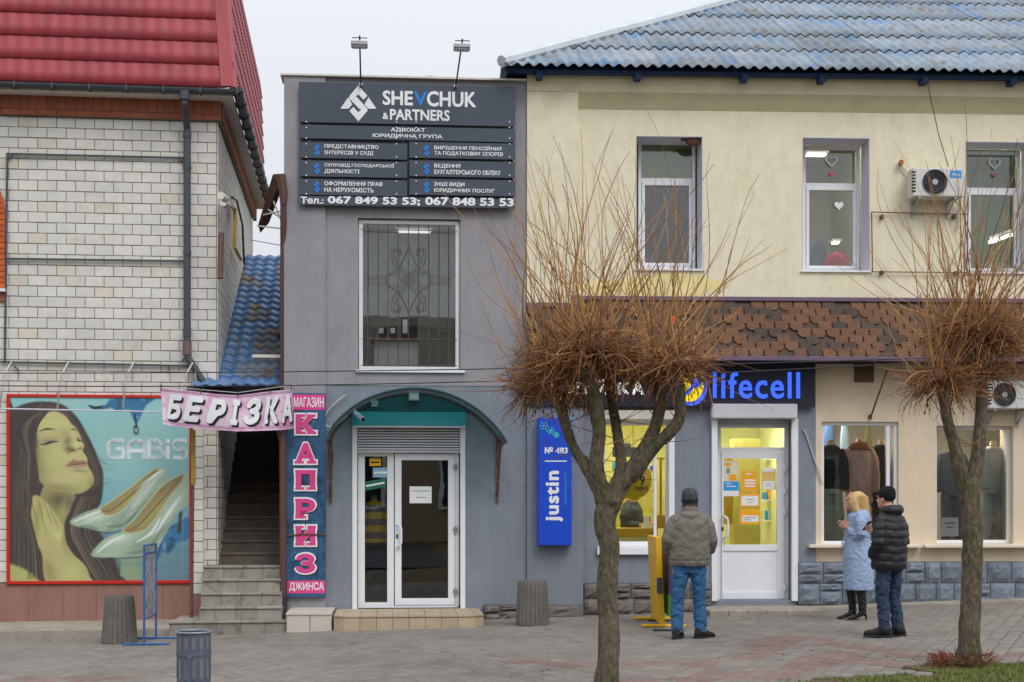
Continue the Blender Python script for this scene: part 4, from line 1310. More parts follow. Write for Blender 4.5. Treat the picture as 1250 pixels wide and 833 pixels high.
tx(SG,FG,"SHE",467,111,504,129,dS,m_white,p1,.03); tx(SG,FG,"V",505,112,521.5,129.5,dS,m_blueprint,p1,.03); tx(SG,FG,"CHUK",521,112,581,131,dS,m_white,p1,.03)
tx(SG,FG,"&",467,138,474,146,dS,m_white,p1,.03); tx(SG,FG,"PARTNERS",476,134,549,147.5,dS,m_white,p1,.03)
def emblem(cx,cy,s,par,mat,full=True,d=dS):
    def P_(pts): return [FG.p(cx+u*s,cy-v*s,d) for u,v in pts]
    mb=MB()
    dm=lambda pts:mb.prism(P_(pts),-d-.007,-d)
    dm([(0,1),(.5,.42),(.28,.2),(0,.5),(-.14,.36),(.3,-.08),(.3,-.1),(.08,-.34),(-.5,.26),(-.5,.4)])
    mb.prism(P_([(0,-1),(-.5,-.42),(-.28,-.2),(0,-.5),(.14,-.36),(-.3,.12),(-.08,.34),(.5,-.3),(.5,-.42)]),-d-.0062,-d-.0005)
    if full:
        dm([(-.56,.34),(-1,-.3),(-.55,-.3),(-.34,-.06)]); dm([(.56,.34),(1,-.3),(.55,-.3),(.34,-.06)])
    SG.part("emblem",mb,mat,par)
emblem(437.5,126.5,22,p1,m_white)
p2,_=panel(365,155,629,171.5)
tx(SG,FG,"АДВОКАТ",477,156.5,519,162,dS,m_white,p2,.024); tx(SG,FG,"ЮРИДИЧНА ГРУПА",455,164,540,169.5,dS,m_white,p2,.024)
rows=[(174.5,194,"ПРЕДСТАВНИЦТВО","ІНТЕРЕСІВ У СУДІ",462,456,"ВИРІШЕННЯ ПЕНСІЙНИХ","ТА ПОДАТКОВИХ СПОРІВ",613,614),
      (197,216.5,"СУПРОВІД ГОСПОДАРСЬКОЇ","ДІЯЛЬНОСТІ",481,439,"ВЕДЕННЯ","БУХГАЛТЕРСЬКОГО ОБЛІКУ",562,611),
      (219.5,239,"ОФОРМЛЕННЯ ПРАВ","НА НЕРУХОМІСТЬ",467,456,"ІНШІ ВИДИ","ЮРИДИЧНИХ ПОСЛУГ",567,604)]
for y0_,y1_,a1,a2,xa1,xa2,b1,b2,xb1,xb2 in rows:
    pa,_=panel(365,y0_,497,y1_); pb,_=panel(499.5,y0_,629,y1_)
    tx(SG,FG,a1,396,y0_+2.4,xa1,y0_+8,dS,m_white,pa,.022); tx(SG,FG,a2,396,y0_+10,xa2,y0_+15.6,dS,m_white,pa,.022)
    tx(SG,FG,b1,530,y0_+3.4,xb1,y0_+9,dS,m_white,pb,.022); tx(SG,FG,b2,530,y0_+11,xb2,y0_+16.6,dS,m_white,pb,.022)
    emblem(387,y0_+9,7.2,pa,m_blueprint,False); emblem(521,y0_+9.6,7.2,pb,m_blueprint,False)
p3,_=panel(365,241.5,629,252.5)
tx(SG,FG,"Тел.:",367,240.5,395,249,dS,m_white,p3,.03); tx(SG,FG,"067 849 53 53;",400,240.5,513,251,dS,m_white,p3,.04); tx(SG,FG,"067 848 53 53",519,241.5,627,251.5,dS,m_white,p3,.04)
mb=MB()
for y in (152,172,195,217.5,240):
    for x in (374,484,508,622):
        a=FG.p(x,y-3,dS); mb.tube([(a[0],-dS,a[1]),(a[0],-dS-.012,a[1])],.010,8)
        a=FG.p(x,y+4,dS); mb.tube([(a[0],-dS,a[1]),(a[0],-dS-.012,a[1])],.010,8)
SG.part("bolt",mb,m_pvc)

# two floodlight stands over the sign
for k,(x0,y0,x1,y1,lab) in enumerate(((440.5,102,439,44,"upright thin lamp stand on the sign, left of the two"),(556,104,564.5,48,"leaning thin lamp stand on the sign, right of the two"))):
    a=FG.p(x0,y0,.15); b=FG.p(x1,y1,1.0)
    LT=Thing("sign_floodlight",lab,"lamp",FG,(a[0],-.15,a[1]),group="floodlights above the law firm sign")
    mb=MB(); mb.tube([(a[0],-.15,a[1]-.05),(b[0],-1.0,b[1])],.011,6); LT.part("pole",mb,m_darkmetal)
    c=FG.p(x1+(-.3 if k==0 else -.8),54.5 if k==0 else 58,.95)
    mb=MB(); mb.box(c[0]-.11,c[0]+.11,-1.04,-.86,c[1]-.03,c[1]+.03); LT.part("lamp_head",mb,m_alu,bevel=.01)
    mb=MB(); mb.box(c[0]-.09,c[0]+.09,-1.02,-.9,c[1]-.045,c[1]-.031); LT.part("lens",mb,m_pvcd)
    c=FG.p(x1,47 if k==0 else 50.5,.95); mb=MB(); mb.tube([(c[0]-.1,-.97,c[1]),(c[0]+.1,-.97,c[1])],.007,5); LT.part("crossbar",mb,m_darkmetal)
    mb=MB(); mb.box(a[0]-.02,a[0]+.02,-.17,-.13,a[1]-.03,a[1]); LT.part("foot",mb,m_pvc)

# ---- ground floor door
DR=GB.part("door_frame",MB(),m_pvc)
f=FG.rect(437,549,560,742,-.10)
mb=MB(); w=.05
y=.10
mb.box(f[0],f[1],y,y+.08,f[2],f[2]+.03); mb.box(f[0],f[1],y,y+.08,f[3]-.05,f[3])
for x in (f[0],FG.p(476,640,-.1)[0],f[1]-.05): mb.box(x,x+.055,y,y+.08,f[2]+.03,f[3]-.05)
DR.data=mb.mesh("door_frame"); DR.data.materials.append(m_pvc)
g1=FG.rect(443,556,474,736,-.1)
o=pvc_frame(GB,FG,DR,f[0]+.05,FG.p(476.5,640,-.1)[0],f[2]+.03,f[3]-.05,y+.005,.045,.06,"sidelight")
pane(GB,o,f[0]+.09,g1[1]+.01,g1[2],g1[3],y+.03,g_dark)
lx0=FG.p(481,640,-.1)[0]+.01; lx1=f[1]-.055
LF=pvc_frame(GB,FG,DR,lx0,lx1,f[2]+.035,f[3]-.055,y-.01,.095,.08,"door")
pane(GB,LF,lx0+.09,lx1-.09,f[2]+.12,f[3]-.14,y+.03,g_dark)
def handle(T,par,x,z0_,z1_,y,s=1):
    mb=MB(); mb.tube([(x,y,z0_),(x+.0*s,y-.05,z0_+.0),(x+.04*s,y-.07,z0_+.03),(x+.05*s,y-.07,z0_+.07),(x+.05*s,y-.07,z1_-.07),(x+.04*s,y-.07,z1_-.03),(x,y-.05,z1_),(x,y,z1_)],.016,10)
    return T.part("handle",mb,m_pvc,par,smooth=True)
hz=FG.rect(488,640,490,668,-.1); handle(GB,LF,lx0+.04,hz[2],hz[3],y-.01)
mb=MB(); mb.box(lx0+.02,lx0+.045,y-.018,y,hz[2]+.12,hz[2]+.18); GB.part("lock",mb,m_signb,LF)
for yy in (570,647,723): z=FG.p(560,yy)[1]; mb=MB(); mb.tube([(lx1+.005,y-.025,z-.05),(lx1+.005,y-.025,z+.05)],.018,10); mb.box(lx1-.03,lx1+.04,y-.02,y-.008,z-.02,z+.02); GB.part("hinge",mb,m_alu,LF)
q=FG.rect(500,594,527,614.5,-.08); mb=MB(); mb.box(q[0],q[1],y+.024,y+.029,q[2],q[3]); nt=GB.part("paper_notice",mb,m_white,LF)
mb=MB()
for k,(u0,u1) in enumerate(((.12,.9),(.3,.72))): z=q[3]-.06-.09*k; mb.box(q[0]+(q[1]-q[0])*u0,q[0]+(q[1]-q[0])*u1,y+.0225,y+.0238,z-.008,z)
GB.part("print_line",mb,m_sign,nt)
for nm,x0,y0,x1,y1,mt in (("yellow_sticker",451,560,465,569,m_yellowpaint),("blue_sticker",455,571,474,583,M("pale_blue_sticker",C(140,180,205),.5)),("green_sticker",445,586,471,597,M("green_sticker",C(38,110,88),.5))):
    q=FG.rect(x0,y0,x1,y1,-.1); mb=MB(); tl_=.03 if nm=="green_sticker" else 0
    mb.prism([(q[0],q[2]-tl_),(q[1],q[2]+tl_),(q[1],q[3]+tl_),(q[0],q[3]-tl_)],y+.022,y+.027); s_=GB.part(nm,mb,mt,o)
    mb=MB(); h=q[3]-q[2]; mb.prism([(q[0]+.02,q[2]+h*.4-tl_*.8),(q[1]-.02,q[2]+h*.4+tl_*.8),(q[1]-.02,q[2]+h*.6+tl_*.8),(q[0]+.02,q[2]+h*.6-tl_*.8)],y+.020,y+.0215); GB.part("print_line",mb,m_white if nm!="yellow_sticker" else m_signb,s_)
# roller shutter, rails, teal housing
q=FG.rect(435,520,565,550,.0)
zs=q[3]; k=0
while zs>q[2]:
    mb=MB(); mb.tube([(q[0]+.02,.02,zs-.022),(q[1]-.02,.02,zs-.022)],.022,8,rb=.014); GB.part("shutter_slat",mb,m_pvcd); zs-=.038; k+=1
for x0,x1 in ((430,436),(562,568)):
    q2=FG.rect(x0,520,x1,744,.03); mb=MB(); mb.box(q2[0],q2[1],-.03,.06,q2[2],q2[3]); GB.part("shutter_rail",mb,m_pvc,bevel=.004)
q=FG.rect(430,503,569,520,.18); mb=MB(); mb.box(q[0],q[1],-.18,-.0,q[2],q[3]); GB.part("shutter_housing",mb,m_teal,bevel=.01)
mb=MB(); z=q[2]; mb.box(q[0]+.01,q[1]-.01,-.175,-.02,z-.02,z); GB.part("shutter_lip",mb,m_pvcd)
# interior of the clothes shop and the striped jumper on a stand
m_dim=M("dim_shop_plaster", C(84,78,72), .9,.1,2)
room(GB,.62,gr_-.4,.34,2.5,.06,2.9,m_dim,name="shop_room")
OL=Thing("light_panel","added unseen light panel inside the clothes shop behind the narrow side pane","lamp",FG,(1.4,.9,2.85))
mb=MB(); mb.box(1.0,2.3,.5,1.3,2.84,2.87); OL.part("diffuser",mb,M("shop_fill_glow",(.9,.9,.9),.5,emit=((1,.96,.9),30)))  # hidden glow added to light the striped jumper
# ---- arched canopy
CP=Thing("arched_canopy","teal translucent barrel canopy on brown brackets over the grey building's door","canopy",FG,(FG.p(508,540)[0],0,FG.p(508,540)[1]))
m_poly=bpy.data.materials.new("teal_polycarbonate"); m_poly.use_nodes=True
_n=m_poly.node_tree.nodes; _l=m_poly.node_tree.links; _b=_n["Principled BSDF"]
_b.inputs["Base Color"].default_value=(*C(40,118,122,1.0),1); _b.inputs["Roughness"].default_value=.25
_t=_n.new("ShaderNodeBsdfTransparent"); _t.inputs[0].default_value=(.35,.62,.64,1); _mx=_n.new("ShaderNodeMixShader"); _mx.inputs[0].default_value=.62
_l.new(_t.outputs[0],_mx.inputs[1]); _l.new(_b.outputs[0],_mx.inputs[2]); _l.new(_mx.outputs[0],_n["Material Output"].inputs[0])
arc_px=[(397,541),(402,528),(412,514),(430,498),(452,486),(478,478),(506,475),(534,478),(560,487),(582,500),(600,516),(612,530),(619,541)]
dc=.85
arc=[FG.p(x,y,dc) for x,y in [tuple(v) for v in smooth_poly(arc_px,False,4)]]
mb=MB(); n_=len(arc)
for yy in (-dc,-.02):
    for t,z in arc: mb.v.append((t,yy,z))
for i in range(n_-1): mb.f.append((i,i+1,n_+i+1,n_+i))
CP.part("polycarbonate_sheet",mb,m_poly,smooth=True)
for yy in (-dc,-.03):
    mb=MB(); mb.tube([(t,yy,z) for t,z in arc],.018,6); CP.part("arch_rib",mb,m_rust)
mb=MB(); mb.tube([(t,-dc-.02,z+.012) for t,z in arc],.012,6); CP.part("edge_trim",mb,M("dark_teal_trim",C(40,92,98),.5))
# tympanum behind
lz=FG.p(500,504,.03)[1]
tym=[(t,z) for t,z in arc if z>lz]; tym=[(tym[0][0],lz)]+tym+[(tym[-1][0],lz)]
mb=MB(); mb.prism([(t+ .0,z) for t,z in tym],-.03,-.015); CP.part("tympanum",mb,M("dark_teal_sheet",C(44,104,110,1.0),.4,.1,2))
for x,sx in ((404,1),(607,-1)):
    a=FG.p(x,538,.02); b=FG.p(x,614,.02); c=FG.p(x,541,dc)
    mb=MB(); mb.tube([(a[0],-.03,a[1]+.04),(b[0],-.03,b[1])],.022,4,phase=.78)
    mb.tube([(a[0],-.03,a[1]),(a[0],-dc,a[1]+.0)],.02,4,phase=.78); mb.tube([(b[0],-.03,b[1]+.08),(b[0],-.4,b[1]+.55),(b[0],-.75,a[1])],.016,6)
    pts=[(a[0]+.03*math.sin(i*.7),-.15-.1*math.cos(i*.7),a[1]-.1-.055*i) for i in range(10)]; mb.tube(pts,.01,5)
    CP.part("bracket",mb,m_rust)
a=FG.p(404,541,dc)
mb=MB(); e=FG.p(405,543,dc); 
# things on the wall under the canopy
CM=Thing("security_camera","small white bullet camera under the left end of the teal canopy","camera",FG,(FG.p(437,508,.3)[0],-.2,FG.p(437,508,.3)[1]))
a=FG.p(434,504,.3); b=FG.p(443,512,.45); mb=MB(); mb.tube([(a[0],-.2,a[1]),(b[0],-.42,b[1])],.035,12); CM.part("body",mb,m_pvc,smooth=False)
mb=MB(); mb.tube([(b[0],-.42,b[1]),(b[0]+.004,-.43,b[1]-.003)],.028,12); CM.part("lens",mb,m_signb)
mb=MB(); mb.tube([(a[0],-.2,a[1]),(a[0]-.02,-.02,a[1]+.06)],.012,6); CM.part("arm",mb,m_pvc)
JB=Thing("junction_box","small pale square box on the teal panel under the canopy","box",FG,(FG.p(457,492,.05)[0],-.05,FG.p(457,496,.05)[1]))
q=FG.rect(453,489,461.5,497,.06); mb=MB(); mb.box(q[0],q[1],-.07,-.03,q[2],q[3]); JB.part("housing",mb,M("pale_teal_plastic",C(150,180,178),.5),bevel=.005)
mb=MB(); mb.tube([(q[0],-.04,q[2]+.03),(q[0]-.15,-.04,q[2]-.06),(q[0]-.28,-.04,q[2]-.02)],.008,5); JB.part("cable",mb,m_cable)
FD=Thing("flood_lamp","small square flood lamp in the middle under the teal canopy","lamp",FG,(FG.p(505,485,.1)[0],-.1,FG.p(505,489,.1)[1]))
q=FG.rect(499,480,511.5,489,.12); mb=MB(); mb.box(q[0],q[1],-.14,-.06,q[2],q[3]); FD.part("housing",mb,m_fascia,bevel=.01)
mb=MB(); mb.box(q[0]+.015,q[1]-.015,-.146,-.142,q[2]+.015,q[3]-.02); FD.part("lens",mb,m_pvc)
mb=MB(); mb.box(q[0]+.05,q[1]-.05,-.06,-.02,q[3]-.02,q[3]+.03); FD.part("bracket",mb,m_darkmetal)
# loop of pale cable to the left
CBL=Thing("loose_cable","pale cable hanging in a loop left of the canopy","cable",FG,(FG.p(403,510,.1)[0],-.08,FG.p(403,525,.1)[1]))
pts=[FG.p(x,y,.1) for x,y in [tuple(v) for v in smooth_poly([(422,482),(412,490),(400,502),(396,514),(400,521),(410,519),(424,508)],False,4)]]
mb=MB(); mb.tube([(t,-.08,z) for t,z in pts],.011,6); CBL.part("wire",mb,m_cablew)

# door step with tiles
gx=FG.w(FG.p(500,760)[0],-1.2)[0]; gd=G(gx)
stz=.07
SP=Thing("door_step","low beige tiled step with cut corners below the grey building's door","step",FG,(FG.p(500,765,1.2)[0],-1.2,gd))
a0=FG.p(407,765,1.25)[0]; a1=FG.p(591,765,1.25)[0]; dd=1.25
mb=MB(); mb.prismz([(a0+.13,-dd+.012),(a1-.13,-dd+.012),(a1-.012,-dd+.14),(a1-.012,.1),(a0+.012,.1),(a0+.012,-dd+.14)],gd-.35,stz-.02); SP.part("core",mb,m_conc)
n=8; W_=(a1-.13-a0-.13)/n
for i in range(n):
    x=a0+.13+W_*i
    mb=MB(); mb.cbox(x+.003,x+W_-.003,-dd,-dd+.012,gd-.2,stz-.03,.003); SP.part("riser_tile",mb,m_tile)
    for j in range(4):
        mb=MB(); yy=-dd-.012+j*.31; mb.box(x+.003,x+W_-.003,yy+.003,yy+.307,stz-.02,stz); SP.part("tread_tile",mb,m_tile)
for s,(xa_,xb_) in enumerate(((a0,a0+.13),(a1,a1-.13))):
    mb=MB(); mb.prismz([(xa_,-dd+.13),(xb_,-dd),(xb_+ (.012 if s==0 else -.012),-dd+.012),(xa_+(.012 if s==0 else -.012),-dd+.14)],gd-.2,stz-.03); SP.part("corner_tile",mb,m_tile)
    mb=MB(); mb.prismz([(xa_,-dd+.12),(xb_,-dd-.012),(xb_,-.02),(xa_,-.02)],stz-.02,stz); SP.part("corner_tile",mb,m_tile)
# white worn blocks below the vertical sign
for k,(x0,x1) in enumerate(((350,378),(378.7,405))):
    q=FG.rect(x0,749,x1,776,1.05); gg=FG.g(q[0],1)
    T_=Thing("plinth_block","%s worn white tiled block beside the rain pipe outlet"%("left" if k==0 else "right"),"block",FG,((q[0]+q[1])/2,-1.05,gg),group="white tiled blocks")
    mb=MB(); mb.box(q[0],q[1],-1.05,-.04,gg-.25,q[3]-.02); T_.part("core",mb,m_conc)
    mb=MB(); mb.cbox(q[0],q[1],-1.062,-1.05,gg-.2,q[3]-.02,.004); T_.part("front_tile",mb,m_wtile)
    mb=MB(); mb.box(q[0]-.01,q[1]+.0,-1.075,-.05,q[3]-.02,q[3]+.005); T_.part("top_tile",mb,m_wtile)
# rock-face plinths of the grey wall
def stones(T,F,x0,y0,x1,y1,d,rows_,wmin,wmax,mat,seed,back=.05):
    r=random.Random(seed); q=F.rect(x0,y0,x1,y1,d); 
    mb=MB(); mb.box(q[0],q[1],-d+.02,back,q[2]-.3,q[3]); T.part("joint_backing",mb,m_stonej)
    h=(q[3]-q[2])/rows_
    for k in range(rows_):
        x=q[0]; 
        while x<q[1]-.04:
            w=r.uniform(wmin,wmax); w=min(w,q[1]-x)
            zlo=q[2]+k*h; parts=[(zlo,h)]
            if r.random()<.3 : s=r.uniform(.35,.65); parts=[(zlo,h*s),(zlo+h*s,h*(1-s))]
            for zz,hh in parts:
                nx_,nz_=5,4; mb=MB()
                for j in range(nz_+1):
                    for i in range(nx_+1):
                        u,v=i/nx_,j/nz_
                        e=min(u,1-u)*w; e2=min(v,1-v)*hh; inn=0 if (i in(0,nx_) or j in (0,nz_)) else 1
                        dep=-d+ .018-(inn*(.026+r.uniform(0,.028)))
                        mb.v.append((x+.006+u*(w-.012)+(r.uniform(-.006,.006) if inn else 0),dep,zz+.006+v*(hh-.012)+(r.uniform(-.005,.005) if inn else 0)))
                for j in range(nz_):
                    for i in range(nx_): kk=j*(nx_+1)+i; mb.f.append((kk,kk+1,kk+nx_+2,kk+nx_+1))
                T.part("stone",mb,mat)
            x+=w
P1=Thing("rock_plinth","short rough grey stone plinth left of the concrete bin by the grey wall","plinth",FG,(FG.p(610,755,.1)[0],-.1,-.1))
stones(P1,FG,591,739,641,758,.1,1,.2,.32,m_stone2,4)
# vertical КАПРИЗ sign
q=FG.rect(350,480,397.5,729,.12)
KS=Thing("vertical_sign","tall narrow blue denim shop sign with stacked pink letters","sign",FG,((q[0]+q[1])/2,-.12,q[2]))
m_denim=M("denim_print", C(52,92,128,1.05), .55,.35,28, blotch=[(C(24,44,66),.50,2.2),(C(100,146,170),.60,3.5)])
m_pink=M("pink_print", C(222,72,140,1.05), .5,.04,4)
mb=MB(); mb.box(q[0],q[1],-.12,-.06,q[2],q[3]); brd=KS.part("board",mb,m_denim,bevel=.004)
def pk(x0,y0,x1,y1):
    a=FG.rect(x0,y0,x1,y1,.12); mb=MB(); mb.box(a[0],a[1],-.123,-.1195,a[2],a[3]); return KS.part("pink_panel",mb,m_pink,brd)
a=pk(358,482,396.5,500.5); tx(KS,FG,"МАГАЗИН",358.5,485,395,497.5,.124,m_white,brd,.02,.003)
a=pk(350.7,709,396.8,724.5); tx(KS,FG,"ДЖИНСА",353,711,395.5,722.5,.124,m_white,brd,.02,.003)
feet={"К":[(.0,.0,.5,.13),(.0,.87,.5,1),(.58,0,1.05,.13),(.58,.87,1.02,1)],"А":[(-.05,0,.42,.13),(.58,0,1.05,.13)],"П":[(-.02,0,.44,.13),(.56,0,1.02,.13),(-.02,.87,1.02,1)],
      "Р":[(-.02,0,.55,.13),(-.02,.87,.5,1)],"И":[(-.02,0,.44,.13),(-.02,.87,.4,1),(.56,0,1.02,.13),(.6,.87,1.02,1)],"З":[]}
for ch,y0_,y1_ in (("К",506,530),("А",541,566),("П",574,598),("Р",609,633),("И",642,666),("З",676,700)):
    X0,X1=361,385
    for lay,(ex,mt,dd_,off) in enumerate(((2.0,m_signb,.1225,1.2),(2.0,m_white,.1245,0),(0,m_pink,.1275,0))):
        a=FG.rect(X0-ex+off,y0_-ex+off,X1+ex+off,y1_+ex+off,.12)
        m=text(ch,a[0],a[1],a[2],a[3],-dd_,.0018,.05)
        b=FG.rect(X0+off,y0_+off,X1+off,y1_+off,.12); W2,H2=b[1]-b[0],b[3]-b[2]; e_=ex*.0114
        for u0,v0,u1,v1 in feet[ch]:
            m.box(b[0]+u0*W2-e_,b[0]+u1*W2+e_,-dd_-.0021-lay*.0001,-dd_+.0001,b[2]+v0*H2-e_,b[2]+v1*H2+e_)
        KS.part("letter" if lay==2 else "letter_outline",m,mt,brd)
mb=MB(); a=FG.p(348,654,.14); b=FG.p(372,652,.14); c=FG.p(399,653,.14); mb.tube([(a[0],-.14,a[1]),(b[0],-.145,b[1]),(c[0],-.14,c[1])],.010,6)
KS.part("strap",mb,m_rust)
# brown rain pipe with bent outlet
RP=Thing("rain_pipe","brown rain pipe with a crooked outlet beside the stair opening","pipe",FG,(FG.p(345,755,.15)[0],-.2,FG.p(345,757,.15)[1]))
def pp(x,y,d): a=FG.p(x,y,d); return (a[0],-d,a[1])
mb=MB(); mb.tube([pp(342,214,.1),pp(346,236,.1),pp(346,250,.1)],[.075,.06,.045],12); mb.tube([pp(346,250,.1),pp(346,300,.0),pp(346,480,-.05),pp(337,512,.1),pp(342,528,.2),pp(345,540,.2),pp(345.5,740,.2)],.045,12)
RP.part("pipe",mb,M("brown_pipe",C(92,66,62,1.05),.5,.15,10),smooth=False)
mb=MB(); mb.tube([pp(345.5,728,.2),pp(346,742,.22),pp(343,752,.4),pp(342,757,.5)],.058,12); RP.part("outlet",mb,m_darkmetal)
# flood lamp / gutter box bracket at the brick building's far eaves
SB=Thing("wall_box_bracket","brown metal rain box on struts between the brick building's eaves and the grey wall","bracket",FG,(FG.p(330,250)[0],1.5,FG.p(330,250)[1]))
mb=MB(); A=[pp(333,213,-.3),pp(345,212,-.3),pp(326,262,-.6),pp(315,275,-.6)]
mb.add(A+[(x,y+.35,z-.05) for x,y,z in A],[(0,1,2,3),(7,6,5,4),(0,4,5,1),(1,5,6,2),(2,6,7,3),(3,7,4,0)]); SB.part("box",mb,m_rust)
mb=MB(); mb.tube([pp(314,276,-.6),pp(342,279,-.2)],.012,5); mb.tube([pp(326,255,-.6),pp(345,268,-.2)],.012,5); mb.tube([pp(334,246,-.5),pp(345,275,-.2)],.012,5); mb.tube([pp(319,263,-.6),pp(346,257,-.2)],.012,5); SB.part("strut",mb,m_fascia)

# ================================================================== YELLOW BUILDING
FY=Frame(643,20.3,2.6)
YB=Thing("yellow_building","long pale yellow two storey building with blue corrugated roof and ground floor shops","building",FY)
yr=FY.p(1330,400)[0]; pr=FY.p(706,300,.06)[0]
zw=FY.p(950,366)[1]
dW=0.0
wins=[]
W1=FY.rect(776,166,858,329); W2=FY.rect(979,168,1062,331); W3=FY.rect(1178,173,1262,333)
ztp=FY.p(950,84)[1]; z137=FY.p(950,136.5)[1]; z117=FY.p(950,117)[1]
zE=FY.p(900,84,.34)[1]
sh1=FY.rect(732,504,822,672); dr1=FY.rect(875,512,968,733); sw1=FY.rect(1003,515,1097,665); sw2=FY.rect(1143,520,1237,664)
mb=wall_mb(0,yr,zw-.4,z137+.05,[W1,W2,W3],dW,dW+.5); YB.part("upper_wall",mb,m_yellow)
zlow=-.7
c1=FY.p(995,600)[0]
mb=wall_mb(pr,c1,zlow,zw-.4,[sh1,dr1],dW,dW+.5); YB.part("grey_shop_wall",mb,m_greywall2)
mb=wall_mb(c1,yr,zlow,zw-.4,[sw1,sw2],dW,dW+.5); YB.part("cream_shop_wall",mb,m_cream)
mb=MB(); mb.box(0.0,pr,-.06,.2,zw-.4,z117-.002); YB.part("pilaster",mb,m_yellow)
mb=MB(); mb.box(0.0,FY.p(712,600,.1)[0],-.10,.2,zlow,zw-.4); YB.part("grey_pilaster",mb,m_greywall2); mb=MB(); mb.box(FY.p(975,600,.06)[0],c1-.0,-.04,.2,zlow,zw-.4); YB.part("grey_pilaster",mb,m_greywall2)
mb=MB(); mb.box(c1,FY.p(1003,560,.03)[0]-.02,-.03,.1,sw1[2]-.06,sw1[3]+.6); YB.part("cream_pilaster",mb,m_cream)
m_pat=M("fresh_yellow_paint_patch",C(222,209,150,1.2),.93,.08,5,1.0,70)
pr_=random.Random(6)
for (cx,cy,rx,ry) in ((812,349,66,14),(735,352,26,9)):
    pts=[FY.p(cx+rx*(1+.18*pr_.uniform(-1,1))*math.cos(2*math.pi*i/22),cy+ry*(1+.22*pr_.uniform(-1,1))*math.sin(2*math.pi*i/22)) for i in range(22)]
    mb=MB(); mb.prism(pts,-.003,.0+.001); YB.part("paint_patch",mb,m_pat)
mb=MB(); mb.box(0,yr,-.07,.3,z117,zE-.03); YB.part("frieze",mb,m_yellow3)
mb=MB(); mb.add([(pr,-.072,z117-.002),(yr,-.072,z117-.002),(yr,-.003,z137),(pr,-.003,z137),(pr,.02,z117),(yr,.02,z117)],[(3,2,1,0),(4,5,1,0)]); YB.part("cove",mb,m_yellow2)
mb=MB(); mb.box(0.01,yr,.5,.6,3.0,3.25); mb.box(0.01,.2,.5,8,0,ztp); mb.box(.01,yr,8,8.2,0,ztp); mb.box(.01,yr,.5,8,ztp-.3,ztp); YB.part("shell",mb,m_yellow3)
# upper windows
def upwin(Wn, gt, gb, idx):
    o=YB.part("window",MB().box(Wn[0]+.002,Wn[1]-.002,.42,.49,Wn[2],Wn[2]+.02),m_pvc)
    mb=MB() # reveal lining, white painted
    for (a,b,c,d) in ((Wn[0],Wn[0]+.012,Wn[2],Wn[3]),(Wn[1]-.012,Wn[1],Wn[2],Wn[3]),(Wn[0]+.012,Wn[1]-.012,Wn[3]-.012,Wn[3])): mb.box(a,b,-.004,.42,c,d)
    YB.part("reveal",mb,m_pvcd,o)
    x0=FY.p(gt[0]-4,200,-.42)[0]; x1=FY.p(gt[2]+4,200,-.42)[0]
    zt0=FY.p(800,gt[1]-4,-.42)[1]; zb0=FY.p(800,gb[3]+4,-.42)[1]; zm=(FY.p(800,gt[3],-.42)[1]+FY.p(800,gb[1]-6,-.42)[1])/2
    pvc_frame(YB,FY,o,x0,x1,zb0,zt0,.40,.045,.08,"frame")
    mb=MB(); mb.box(x0+.045,x1-.045,.40,.47,zm-.03,zm+.03); YB.part("transom",mb,m_pvc,o)
    pane(YB,o,x0+.04,x1-.04,zm+.03,zt0-.04,.43,g_dark)
    a=pvc_frame(YB,FY,o,x0+.05,x1-.05,zb0+.045,zm-.032,.39,.045,.07,"sash")
    pane(YB,o,x0+.09,x1-.09,zb0+.085,zm-.07,.42,g_dark)
    mb=MB(); mb.box(Wn[0]-.02,Wn[1]+.02,-.035,.40,Wn[2]-.02,Wn[2]+.006); YB.part("sill",mb,m_pvc,o)
    return o,(x0,x1,zb0,zm,zt0)
o1,d1_=upwin(W1,(783,177,844.6,218),(786,229,841,325),1)
o2,d2_=upwin(W2,(983.5,181,1044.6,221.6),(987.5,233.5,1040.6,327),2)
o3,d3_=upwin(W3,(1180.6,184.6,1241,225.6),(1184.6,237,1237.7,328.5),3)
# green slatted blind behind the first window's upper pane
m_blind=M("green_blind_slat",C(170,204,140,1.25),.6,.05,3)
z=d1_[4]-.06
while z>d1_[3]+.05:
    mb=MB(); mb.box(d1_[0]+.05,d1_[1]-.05,.50,.512,z-.02,z); YB.part("blind_slat",mb,m_blind,o1); z-=.026
mb=MB(); mb.box(d1_[0],d1_[1],.56,.57,d1_[2],d1_[3]); YB.part("curtain",mb,M("grey_curtain",C(104,104,104),.9,.1,3),o1)
m_uproom=M("upper_room_plaster",C(160,156,124,1.1),.9,.06,2); 
room(YB,d2_[0]-1.0,d2_[1]+.55,.52,4.0,W2[2]-.9,W2[3]+.5,m_uproom,name="upper_room")
room(YB,d3_[0]-.45,d3_[1]+1.2,.52,4.0,W3[2]-.9,W3[3]+.5,M("green_room_plaster",C(112,150,110),.9,.06,2),name="upper_room")
def heart(par,cx,cy,s,mat,ring,y=.405):
    t,z=FY.p(cx,cy,-y); k=s*.0114; pts=[]
    for i in range(28):
        a=2*math.pi*i/28; pts.append((16*math.sin(a)**3/16,(13*math.cos(a)-5*math.cos(2*a)-2*math.cos(3*a)-math.cos(4*a))/16))
    mb=MB()
    if not ring: mb.prism([(t+u*k,z+v*k) for u,v in pts],y-.004,y)
    else:
        for i in range(28):
            (a,b),(c,d)=pts[i],pts[(i+1)%28]; mb.prism([(t+a*k,z+b*k),(t+c*k,z+d*k),(t+c*k*.68,z+d*k*.68+.0),(t+a*k*.68,z+b*k*.68)],y-.004,y)
    YB.part("paper_heart",mb,mat,par)
m_pinkp=M("pink_paper",C(224,110,150),.7); m_pinkf=M("pale_pink_paper",C(180,110,130),.7)
